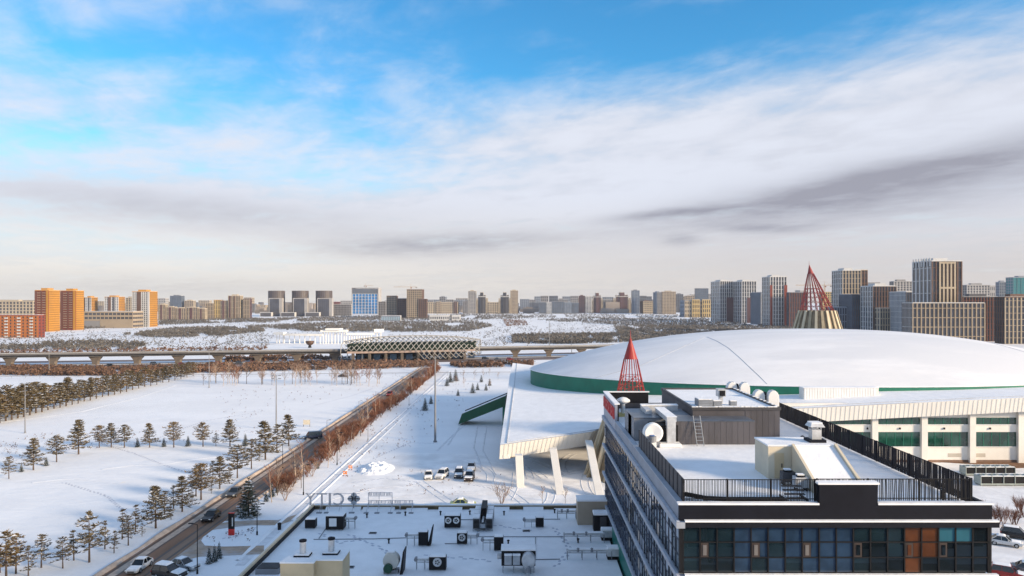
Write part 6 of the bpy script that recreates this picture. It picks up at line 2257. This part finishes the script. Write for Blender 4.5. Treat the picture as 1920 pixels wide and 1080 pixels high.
def scrub(name, label, cat, polys, m, hmin, hmax, rng, tri=12):
    mb = MB()
    for P, n in polys:
        n = int(n * 4.0)
        xs = [p[0] for p in P]; ys = [p[1] for p in P]
        k = 0
        tries = 0
        while k < n and tries < n * 8:
            tries += 1
            x, y = rng.uniform(min(xs), max(xs)), rng.uniform(min(ys), max(ys))
            if not in_poly(x, y, P): continue
            if mnoise.noise(Vector((x * .03, y * .16, 2))) < -.32: continue
            k += 1
            p = W(x, y)
            h = rng.uniform(hmin, hmax)
            for _ in range(tri):
                a = rng.uniform(0, 6.3)
                rr = h * .45 * rng.random()
                c = p + Vector((rr * math.cos(a), rr * math.sin(a), h * rng.uniform(.15, .8)))
                s = h * rng.uniform(.12, .24)
                d1 = Vector((rng.uniform(-1, 1), rng.uniform(-1, 1), rng.uniform(-.6, 1))).normalized() * s
                d2 = d1.orthogonal().normalized() * s * rng.uniform(.5, .9)
                mb.poly([c - d1, c + d2, c + d1, c - d2])
    o = mb.build(name, m, recalc=False)
    return tag(o, label, cat, None, 'stuff')


rg = random.Random(5)
scrub('park_woodland', 'grey-green winter woodland of the far park', 'woodland',
      [([(470, 612), (640, 604), (900, 602), (925, 612), (880, 622), (720, 623), (560, 622)], 1500), ([(0, 632), (80, 622), (250, 612), (480, 604), (480, 600), (250, 606), (80, 616), (0, 622)], 500),
       ([(230, 628), (330, 616), (480, 612), (500, 622), (420, 630), (300, 634)], 700), ([(0, 652), (60, 645), (200, 640), (280, 646), (250, 657), (0, 658)], 260),
       ([(960, 643), (960, 630), (1080, 626), (1200, 628), (1260, 632), (1180, 642), (1060, 646)], 800), ([(1000, 600), (1120, 596), (1330, 602), (1480, 614), (1500, 622), (1330, 622), (1200, 612), (1050, 604)], 1300),
       ([(1150, 612), (1260, 612), (1420, 620), (1330, 626), (1210, 632), (1160, 628)], 700), ([(480, 598), (660, 594), (860, 590), (1000, 592), (1000, 598), (860, 601), (660, 602), (480, 606)], 900),
       ([(130, 604), (320, 604), (480, 600), (480, 596), (320, 600), (160, 612)], 200), ([(1480, 612), (1700, 615), (1900, 620), (1900, 632), (1500, 622)], 200), ([(300, 602), (480, 597), (700, 592), (1000, 587), (1330, 592), (1330, 603), (1000, 596), (700, 600), (480, 604), (300, 608)], 1500)], WOOD, 1.4, 4.2, rg, 9)
scrub('russet_scrub', 'russet brown scrub along the highway and in the park', 'scrub',
      [([(0, 690), (240, 692), (480, 684), (720, 680), (820, 682), (820, 688), (720, 692), (480, 697), (200, 706), (0, 704)], 900), ([(840, 684), (1000, 680), (1000, 688), (860, 690)], 130),
       ([(940, 600), (985, 600), (990, 610), (950, 612)], 90), ([(0, 660), (300, 655), (500, 652), (500, 658), (250, 664), (0, 668)], 110),
       ([(420, 672), (560, 668), (660, 674), (560, 678), (420, 680)], 120)], WOODR, 1.5, 3.2, rg)
scrub('park_saplings', 'sparse grey saplings dotting the far snowy park', 'saplings',
      [([(0, 655), (0, 632), (300, 624), (520, 630), (500, 655)], 300), ([(905, 650), (905, 612), (1150, 604), (1200, 640)], 260), ([(380, 604), (500, 600), (500, 650), (400, 650)], 110), ([(0, 648), (0, 626), (300, 610), (700, 600), (1000, 596), (1400, 610), (1380, 626), (1150, 645), (905, 650), (700, 628), (500, 632)], 420)], WOOD, 1.4, 3.2, rg, 4)

scrub('dry_grass', 'small dry weed tufts poking through the snow', 'weeds',
      [([(600, 870), (830, 700), (900, 700), (870, 760), (760, 850), (660, 900)], 60), ([(0, 830), (60, 815), (560, 800), (540, 815), (60, 850), (0, 880)], 60), ([(640, 915), (740, 880), (960, 880), (930, 925), (700, 935)], 12), ([(400, 735), (740, 700), (760, 712), (430, 800)], 40), ([(380, 1010), (480, 990), (480, 1015), (400, 1018)], 6)], WOODR, .25, .7, rg, 6)

# ================================================================== VEHICLES
def make_car(label, loc, rz, paint, kind='sedan', snowy=0.0, group='cars', dirty=False):
    """nose towards local -Y"""
    t = thing('car', label, 'car', loc, group)
    L, Wd, hh = dict(sedan=(4.5, 1.78, 1.44), suv=(4.6, 1.86, 1.70), van=(4.9, 1.95, 1.95))[kind]
    o = Vector(loc)
    b0, bw = .28, .78 if kind == 'sedan' else .92
    # lower body: lofted stations along the length (y, half width, z bottom, z top)
    S_ = [(-L / 2, .72, .38, .62), (-L / 2 + .12, .86, .26, .72), (-L / 2 + .9, .95, b0, bw * .98), (-L * .12, 1.0, b0, bw * 1.06), (L * .28, 1.0, b0, bw * 1.12), (L / 2 - .25, .95, b0, bw * 1.10), (L / 2, .80, .40, bw * .98)]
    vs, fs = [], []
    for y, k, za, zt in S_:
        w = Wd / 2 * k
        vs += [(-w * .94, y, za), (w * .94, y, za), (w, y, (za + zt) / 2), (w * .92, y, zt), (-w * .92, y, zt), (-w, y, (za + zt) / 2)]
    for i in range(len(S_) - 1):
        for j in range(6):
            fs.append((i * 6 + j, i * 6 + (j + 1) % 6, i * 6 + 6 + (j + 1) % 6, i * 6 + 6 + j))
    fs += [tuple(range(6)), tuple(reversed(range(len(S_) * 6 - 6, len(S_) * 6)))]

    def add(vs, fs, name, m, par=t, **k):
        return MB().raw([Vector(v_) + o for v_ in vs], fs).build(name, m, par, **k)
    body = add(vs, fs, 'body', paint, smooth=False, bevel=.05)
    # greenhouse
    w0, w1 = Wd / 2 * .90, Wd / 2 * .70
    if kind == 'sedan': ys = (-.75, 1.75, -.10, 1.0)
    elif kind == 'suv': ys = (-.80, 2.15, -.15, 1.85)
    else: ys = (-1.5, 2.4, -.95, 2.25)
    za, zt = bw * 1.04, hh - .07
    gv = [(-w0, ys[0], za), (w0, ys[0], za), (w0, ys[1], za + .03), (-w0, ys[1], za + .03), (-w1, ys[2], zt), (w1, ys[2], zt), (w1, ys[3], zt), (-w1, ys[3], zt)]
    box_f = [(0, 3, 2, 1), (4, 5, 6, 7), (0, 1, 5, 4), (1, 2, 6, 5), (2, 3, 7, 6), (3, 0, 4, 7)]
    add(gv, box_f, 'glasshouse', GLASS2)
    rm = SNOW if snowy > .5 else paint
    add([(-w1 - .02, ys[2] - .05, zt), (w1 + .02, ys[2] - .05, zt), (w1 + .02, ys[3] + .06, zt), (-w1 - .02, ys[3] + .06, zt), (-w1 + .05, ys[2] + .1, hh), (w1 - .05, ys[2] + .1, hh), (w1 - .05, ys[3] - .1, hh), (-w1 + .05, ys[3] - .1, hh)], box_f, 'roof', paint, bevel=.03)
    for s in (-1, 1):
        for ya, yb in ((ys[0], ys[2]), (ys[1], ys[3])):
            MB().tube(o + Vector((s * w0, ya, za)), o + Vector((s * w1, yb, zt)), .045, .04, 4).build('pillar', paint, t)
        ym = (ys[2] + ys[3]) / 2
        MB().tube(o + Vector((s * (w0 + .005), ym, za)), o + Vector((s * (w1 + .005), ym, zt)), .04, .035, 4).build('pillar', paint, t)
        MB().box(*(sorted((o.x + s * w0 * 1.0, o.x + s * (w0 + .2)))), o.y + ys[0] + .25, o.y + ys[0] + .40, o.z + za + .02, o.z + za + .18).build('mirror', paint, t)
        MB().box(*(sorted((o.x + s * Wd * .30, o.x + s * Wd * .44))), o.y - L / 2 - .02, o.y - L / 2 + .22, o.z + .56, o.z + .69).build('headlight', LAMPG, t)
        MB().box(*(sorted((o.x + s * Wd * .28, o.x + s * Wd * .42))), o.y + L / 2 - .15, o.y + L / 2 + .015, o.z + bw * .80, o.z + bw * .98).build('tail_light', TAIL, t)
        for yy in (-L * .31, L * .29):
            c = o + Vector((s * (Wd / 2 - .12), yy, .33))
            wv = MB().tube(c + Vector((-.11, 0, 0)), c + Vector((.13 * s + .0, 0, 0)) if s > 0 else c + Vector((.11, 0, 0)), .33, .33, 14).build('wheel', RUBBER, t)
            e = c + Vector((s * .135, 0, 0))
            MB().tube(e - Vector((s * .02, 0, 0)), e, .20, .19, 10).build('rim', STEEL, wv)
    MB().box(o.x - Wd * .25, o.x + Wd * .25, o.y - L / 2 - .03, o.y - L / 2 + .02, o.z + .42, o.z + .55).build('grille', BLACK, t)
    if snowy:
        k = snowy
        add([(-w1 + .02, ys[2] + .02, hh + .002), (w1 - .02, ys[2] + .02, hh + .002), (w1 - .02, ys[3] - .02, hh + .002), (-w1 + .02, ys[3] - .02, hh + .002),
             (-w1 + .2, ys[2] + .25, hh + .14 * k), (w1 - .2, ys[2] + .25, hh + .14 * k), (w1 - .2, ys[3] - .25, hh + .14 * k), (-w1 + .2, ys[3] - .25, hh + .14 * k)], box_f, 'roof_snow', SNOW)
        z = bw * 1.0
        add([(-Wd * .42, -L / 2 + .25, z * .90), (Wd * .42, -L / 2 + .25, z * .90), (Wd * .42, ys[0] - .05, z * 1.05), (-Wd * .42, ys[0] - .05, z * 1.05),
             (-Wd * .38, -L / 2 + .4, z + .06 * k), (Wd * .38, -L / 2 + .4, z + .06 * k), (Wd * .38, ys[0] - .1, z * 1.06 + .08 * k), (-Wd * .38, ys[0] - .1, z * 1.06 + .08 * k)], box_f, 'bonnet_snow', SNOW)
    t.rotation_euler = (0, 0, rz)
    return t


def paint(name, c, metal=.3): return mat('paint_' + name, c, 0.3, 0.12, 1.2, metal=metal, spec=.6)


CW, CS, CB, CN, CR, CG = paint('white', (.66, .65, .63), 0), paint('silver', (.42, .43, .45)), paint('black', (.018, .018, .022)), paint('navy', (.018, .025, .055)), paint('maroon', (.34, .03, .025)), paint('grey', (.11, .115, .125))
PI_ = math.pi
Z3 = Vector((0, 0, .032))
make_car('cream-white sedan driving down the slushy road at the bottom left', W(262, 1068) + Z3, 0.0, CW, 'sedan', 0.3, 'cars on the slushy road')
make_car('black sedan driving beside the totem sign', W(396, 974) + Z3, 0.0, CB, 'sedan', 0, 'cars on the slushy road')
make_car('dark car half hidden behind the big spruce', W(446, 929) + Vector((-.6, 0, .032)), 0.0, CG, 'sedan', 0, 'cars on the slushy road')
make_car('navy van pulling out of the field by the road', W(586, 823) + Z3, math.radians(-65), CN, 'van', 0, 'cars on the slushy road')
make_car('dark red car far up the road beside the thicket', W(735, 742) + Vector((-1, 0, .032)), 0.0, CR, 'suv', 0, 'cars on the slushy road')
make_car('black car at the far end of the road near the thicket', W(777, 712) + Vector((-1, 0, .032)), PI_, CB, 'suv', 0, 'cars on the slushy road')
make_car('black car on the snow beyond the leafless grove', W(643, 707), PI_ / 2, CB, 'sedan', 0, 'cars in the far field')
make_car('leftmost of four cars parked in the open snowy car park', W(797, 901) + Vector((.4, 2.0, .01)), .12, CW, 'sedan', .6, 'cars parked in the open car park')
make_car('second from left of four cars in the open snowy car park', W(822, 900) + Vector((.5, 2.0, .01)), -.22, CW, 'suv', .6, 'cars parked in the open car park')
make_car('third from left of four parked cars, snow on its dark body', W(855, 898) + Vector((.4, 2.0, .01)), .05, CG, 'suv', .8, 'cars parked in the open car park')
make_car('brown-black rightmost of four cars in the open car park', W(875, 904) + Vector((.4, 2.0, .01)), -.05, paint('brown', (.07, .045, .035)), 'suv', .6, 'cars parked in the open car park')
make_car('white car directly behind the rightmost parked car', W(879, 884) + Vector((.4, 1.8, .01)), 0.02, CW, 'sedan', .6, 'cars parked in the open car park')
make_car('white sedan in the parking at the right edge behind the office', W(1884, 1022), math.radians(58), CW, 'sedan', .6, 'cars parked at the right edge')
make_car('black estate car behind the white sedan at the right edge', W(1912, 1014) + Vector((.6, 1.2, 0)), math.radians(58), CB, 'suv', 0.2, 'cars parked at the right edge')
make_car('red car at the bottom right corner', W(1893, 1084), math.radians(58), CR, 'suv', 0.2, 'cars parked at the right edge')
make_car('dark car behind the red one at the bottom right corner', W(1925, 1078) + Vector((1, .6, 0)), math.radians(58), CG, 'sedan', 0.6, 'cars parked at the right edge')
make_car('silver-blue car parked by the lower left lamp post', W(345, 1066), math.radians(70), CS, 'sedan', .3, 'cars parked at the lower left')
make_car('dark car buried under a thick snow cap at the lower left', W(318, 1082), math.radians(74), CB, 'suv', 1.6, 'cars parked at the lower left')
make_car('snowy car with yellow-green nose behind the rear roof edge', W(868, 950), PI_ / 2 + .05, paint('lime', (.35, .38, .06), 0), 'sedan', .9, 'cars behind the roof edge')
for i, px in enumerate((628, 634, 641, 648, 655)):
    make_car(nth(i) + ' white van from the left beneath the viaduct beside the station', W(px, 674), 0.1, CW, 'van', .5, 'white vans beneath the viaduct')
for i, px in enumerate((12, 70, 150, 233, 300, 352, 374, 398, 415, 436, 452, 470, 905, 930, 955)):
    x = XD(px, 415)
    make_car(nth(i) + ' tiny car from the left in the traffic on the highway', (x, clY(x) - RNG.choice((8, 12, 19, 23)), .02), PI_ / 2, (CB, CG, CR)[i % 3], ('suv', 'sedan')[i % 2], 0, 'traffic on the highway')

# ================================================================== POLES, SIGNS, SMALL THINGS
GALV = mat('pole_grey', (0.20, 0.205, 0.215), 0.5, 0.1, 0.5)


def mast(label, px, pyb, pyt, r=.22, lamps=2, name='light_mast'):
    p = W(px, pyb)
    h = (pyb - pyt) / F * p.y
    t = thing(name, label, 'light mast', p)
    MB().lathe([(r * 1.6, 0), (r * 1.6, .35), (r, .4)], p, 10).build('base', GALV, t)
    MB().tube(p + Vector((0, 0, .4)), p + Vector((0, 0, h)), r, r * .45, 10).build('pole', GALV, t)
    for k in range(lamps):
        s = -1 if k % 2 else 1
        z = h - .3 - .9 * (k // 2)
        MB().tube(p + Vector((0, 0, z)), p + Vector((s * .8, 0, z + .1)), .05, .04, 5).build('arm', GALV, t)
        MB().box(*(sorted((p.x + s * .6, p.x + s * 1.3))), p.y - .25, p.y + .25, p.z + z + .05, p.z + z + .28).build('lamp', GREYM, t)
    return t


mast('tall grey lighting mast on the open snow left of the arena', 816, 829, 668, .30, 2)
mast('tall thin light mast behind the right end of the middle pine row', 518, 806, 703, .20, 4)
mast('tall thin light mast at the left edge before the far pine row', 47, 812, 718, .16, 2)
mast('thin light mast beside the viaduct, second pier from the left', 92, 700, 659, .22, 1)
mast('thin light mast before the viaduct at the right end of the far pine row', 392, 727, 655, .18, 1)
mast('tall thin mast in the park right of the station', 1030, 668, 601, .30, 1)
mast('thin mast left of the lattice station', 679, 678, 650, .22, 1)
mast('thin light mast far in the park right of the highway', 1072, 662, 625, .25, 1)


def lamp(label, px, pyb, pyt, dark=True, side=1):
    p = W(px, pyb)
    h = (pyb - pyt) / F * p.y
    t = thing('street_lamp', label, 'street lamp', p, 'street lamps along the road')
    m = BLACK if dark else GALV
    MB().lathe([(.14, 0), (.14, .5), (.075, .6)], p, 8).build('base', m, t)
    MB().tube(p + Vector((0, 0, .6)), p + Vector((0, 0, h)), .075, .05, 8).build('pole', m, t)
    MB().tube(p + Vector((0, 0, h - .05)), p + Vector((side * .8, 0, h + .12)), .04, .035, 5).build('arm', m, t)
    MB().box(*(sorted((p.x + side * .55, p.x + side * 1.15))), p.y - .14, p.y + .14, p.z + h + .06, p.z + h + .18).build('lamp_head', m, t)


lamp('dark street lamp at the bottom left beside the parked cars', 370, 1076, 983, True, -1)
lamp('dark street lamp right of the big spruce and the totem sign', 482, 1003, 946, True, 1)
lamp('dark street lamp left of the road at its middle stretch', 530, 878, 833, True, 1)
lamp('grey lamp right of the road, nearest to the roof sign', 569, 928, 872, True, 1)
lamp('grey lamp right of the thicket above the orange markers', 632, 872, 812, True, 1)
lamp('slim lamp left of the road above the navy van', 613, 811, 788, False, 1)
lamp('slim lamp left of the road, second beyond the navy van', 673, 769, 752, False, 1)
lamp('slim lamp left of the road, third beyond the navy van', 718, 743, 726, False, 1)
lamp('farthest slim lamp left of the road', 752, 721, 706, False, 1)
lamp('slim lamp right of the thicket at its middle', 690, 826, 799, False, 1)
lamp('slim lamp right of the thicket at its far half', 767, 760, 737, False, 1)

p = W(434, 1003)
t = thing('totem_sign', 'upright black advertising totem with red foot beside the driveway', 'sign', p)
MB().box(p.x - .43, p.x + .43, p.y - .18, p.y + .18, 0, .95).build('red_foot', mat('totem_red', (.62, .022, .016), .4), t)
MB().box(p.x - .43, p.x + .43, p.y - .18, p.y + .18, .952, 3.35).build('black_panel', BLACK, t)
MB().box(p.x - .43, p.x + .43, p.y - .18, p.y + .18, 3.352, 3.46).build('red_cap', mat('totem_red_cap', (.45, .05, .03), .4), t)
for k in range(7):
    MB().box(p.x + .13, p.x + .29, p.y - .195, p.y - .182, 1.42 + k * .19, 1.56 + k * .19).build('white_character', WHITE, t)
p = W(524, 993)
t = thing('litter_bin', 'small black bin on the lane beside the long roof', 'bin', p)
MB().lathe([(.26, 0), (.30, .9), (.30, .95)], p, 12).build('drum', BLACK, t)
MB().lathe([(.32, .952), (.32, 1.02), (.12, 1.12)], p, 12).build('lid', BLACK, t)
for px, py, lab in ((647, 892, 'left of two small orange barriers on the snow'), (657, 881, 'right of two small orange barriers on the snow')):
    p = W(px, py)
    t = thing('barrier', lab, 'barrier', p)
    for s in (-.28, .28):
        MB().box(p.x + s - .05, p.x + s + .05, p.y - .25, p.y + .25, 0, .08).build('foot', BLACK, t)
        MB().box(p.x + s - .03, p.x + s + .03, p.y - .03, p.y + .03, .08, 1.0).build('post', ORANGE, t)
    for z in (.35, .72):
        MB().box(p.x - .42, p.x + .42, p.y - .06, p.y - .032, z, z + .22).build('board', ORANGE, t)
# shovelled snow heap
p = W(706, 880)
mb = MB()
n, m_ = 40, 24
vs, fs = [], []
for i in range(n):
    for j in range(m_):
        u_, v_ = (i / (n - 1) - .5) * 2, (j / (m_ - 1) - .5) * 2
        x, y = p.x + u_ * 3.7, p.y + v_ * 5.5
        e = max(0, 1 - u_ * u_ - v_ * v_)
        z = 1.25 * e ** .7 * (.75 + .75 * mnoise.noise(Vector((x * .9, y * .9, 3)))) + .25 * e * mnoise.noise(Vector((x * 3, y * 3, 1)))
        vs.append((x, y, max(0.0, z) + .005))
for i in range(n - 1):
    for j in range(m_ - 1):
        fs.append((i * m_ + j, (i + 1) * m_ + j, (i + 1) * m_ + j + 1, i * m_ + j + 1))
tag(mb.raw(vs, fs).build('snow_heap', SNOW), 'lumpy heap of shovelled snow in the open car park', 'snow heap')
# chillers by the arena's long wall
for i, (px0, px1, py, h, lab) in enumerate(((1812, 1905, 893, 1.9, 'rear bank of rooftop-style chillers on the ground by the arena wall'), (1840, 1990, 912, 2.0, 'front bank of green-grey chillers on the ground by the arena wall'))):
    a, b = W(px0, py), W(px1, py)
    t = thing('chiller_bank', lab, 'chiller', ((a.x + b.x) / 2, a.y, 0), 'chiller banks by the arena')
    CM = mat('chiller_green_grey', (.34, .38, .35), .6, .1, .6)
    MB().box(a.x, b.x, a.y + .2, a.y + 2.4, .25, h * .25).build('base_frame', CM, t)
    nn = max(2, round((b.x - a.x) / 2.1))
    for k in range(nn):
        xa, xb = a.x + (b.x - a.x) * k / nn, a.x + (b.x - a.x) * (k + 1) / nn
        o = MB().box(xa + .12, xb - .12, a.y + .26, a.y + 2.3, h * .25 + .001, h * .92).build('coil', BLACK, t)
        MB().box(xa, xa + .119, a.y + .15, a.y + 2.4, h * .25 + .002, h * .94).build('side_panel', CM, t)
        MB().lathe([(.62, 0), (.62, .18), (.5, .18), (.5, .06)], ((xa + xb) / 2, a.y + 1.25, h * .92 + .05), 14).build('fan_ring', CM, o)
        MB().box(xa + .1, xb - .1, a.y + .2, a.y + .62, h * .94 + .001, h * .94 + .10).build('snow', SNOW, o)
        MB().box(xa + .1, xb - .1, a.y + 1.9, a.y + 2.35, h * .94 + .001, h * .94 + .12).build('snow', SNOW, o)
    MB().box(b.x - .05, b.x + .05, a.y + .15, a.y + 2.4, h * .25 + .002, h * .94).build('side_panel', CM, t)
    MB().box(a.x + .002, b.x - .06, a.y + .16, a.y + 2.39, h * .92 + .001, h * .94).build('top_plate', CM, t)
    legs_x = [a.x + .3 + (b.x - a.x - .6) * k / 5 for k in range(6)]
    for x in legs_x:
        for yy in (a.y + .4, a.y + 2.2):
            MB().cbox(x, yy, 0, .12, .12, .25).build('foot', CM, t)
# bus shelter / kiosk at the field edge
p = W(575, 800)
t = thing('info_board', 'small tan notice board by the right end of the middle pine row', 'board', p)
for s in (-.9, .9):
    MB().box(p.x + s - .06, p.x + s + .06, p.y - .06, p.y + .06, 0, 2.0).build('post', BARK, t)
MB().box(p.x - .95, p.x + .95, p.y - .10, p.y - .062, .6, 1.95).build('board', CREAM, t)

# ================================================================== BEHIND THE VIEWPOINT (unseen, added to vary the office glass reflections)
t = thing('reflection_wing', 'low dark glazed wing added unseen behind the viewpoint for the glass to mirror', 'building', (30, -22, 0))
block(t, -30, 84, -40, -9, 0, 9.0, 12, 4, 2, GLASS2, 'pale', 'pale', pier=.3, span=.3, proud=.5)
for i in range(8):
    x = 2 + i * 10.5
    MB().box(x - 1.2, x + 1.2, -9.0 + .02, -8.2, 0, 8.6).build('pier', PAL['white' if i % 2 else 'brown'], t)
MB().box(8, 60, -8.1, -3.5, 4.2, 4.9).build('canopy', PAL['black'], t)
MB().box(8, 60, -8.1, -3.5, 4.901, 5.1).build('canopy_snow', SNOW, t)
for x in (10, 26, 42, 58):
    MB().box(x - .3, x + .3, -4.2, -3.6, 0, 4.2).build('canopy_post', PAL['dgrey'], t)
structure(strip_y(-45, 95, -3, 8, 0.02), 'reflection_drive', LANE)  # unseen drive and lane, likewise added for the glass to mirror
structure(strip_y(-45, 95, 14, 20, 0.02), 'reflection_lane', HWY)

# ================================================================== HAZE
me = bpy.data.meshes.new('haze')
hb = MB().box(-3600, 3600, -200, 4600, -1.0, 100)
me.from_pydata([tuple(v_) for v_ in hb.v], [], hb.f)
hm = bpy.data.materials.new('haze_air')
hm.use_nodes = True
hm.node_tree.nodes.clear()
pv = hm.node_tree.nodes.new('ShaderNodeVolumePrincipled')
pv.inputs['Color'].default_value = (0.86, 0.90, 1.0, 1)
pv.inputs['Density'].default_value = 0.00007
pv.inputs['Anisotropy'].default_value = 0.2
ho = hm.node_tree.nodes.new('ShaderNodeOutputMaterial')
hm.node_tree.links.new(pv.outputs[0], ho.inputs['Volume'])
me.materials.append(hm)
hob = bpy.data.objects.new('haze', me)
COL.objects.link(hob)
tag(hob, 'thin pale winter haze over the city', 'haze', None, 'stuff')
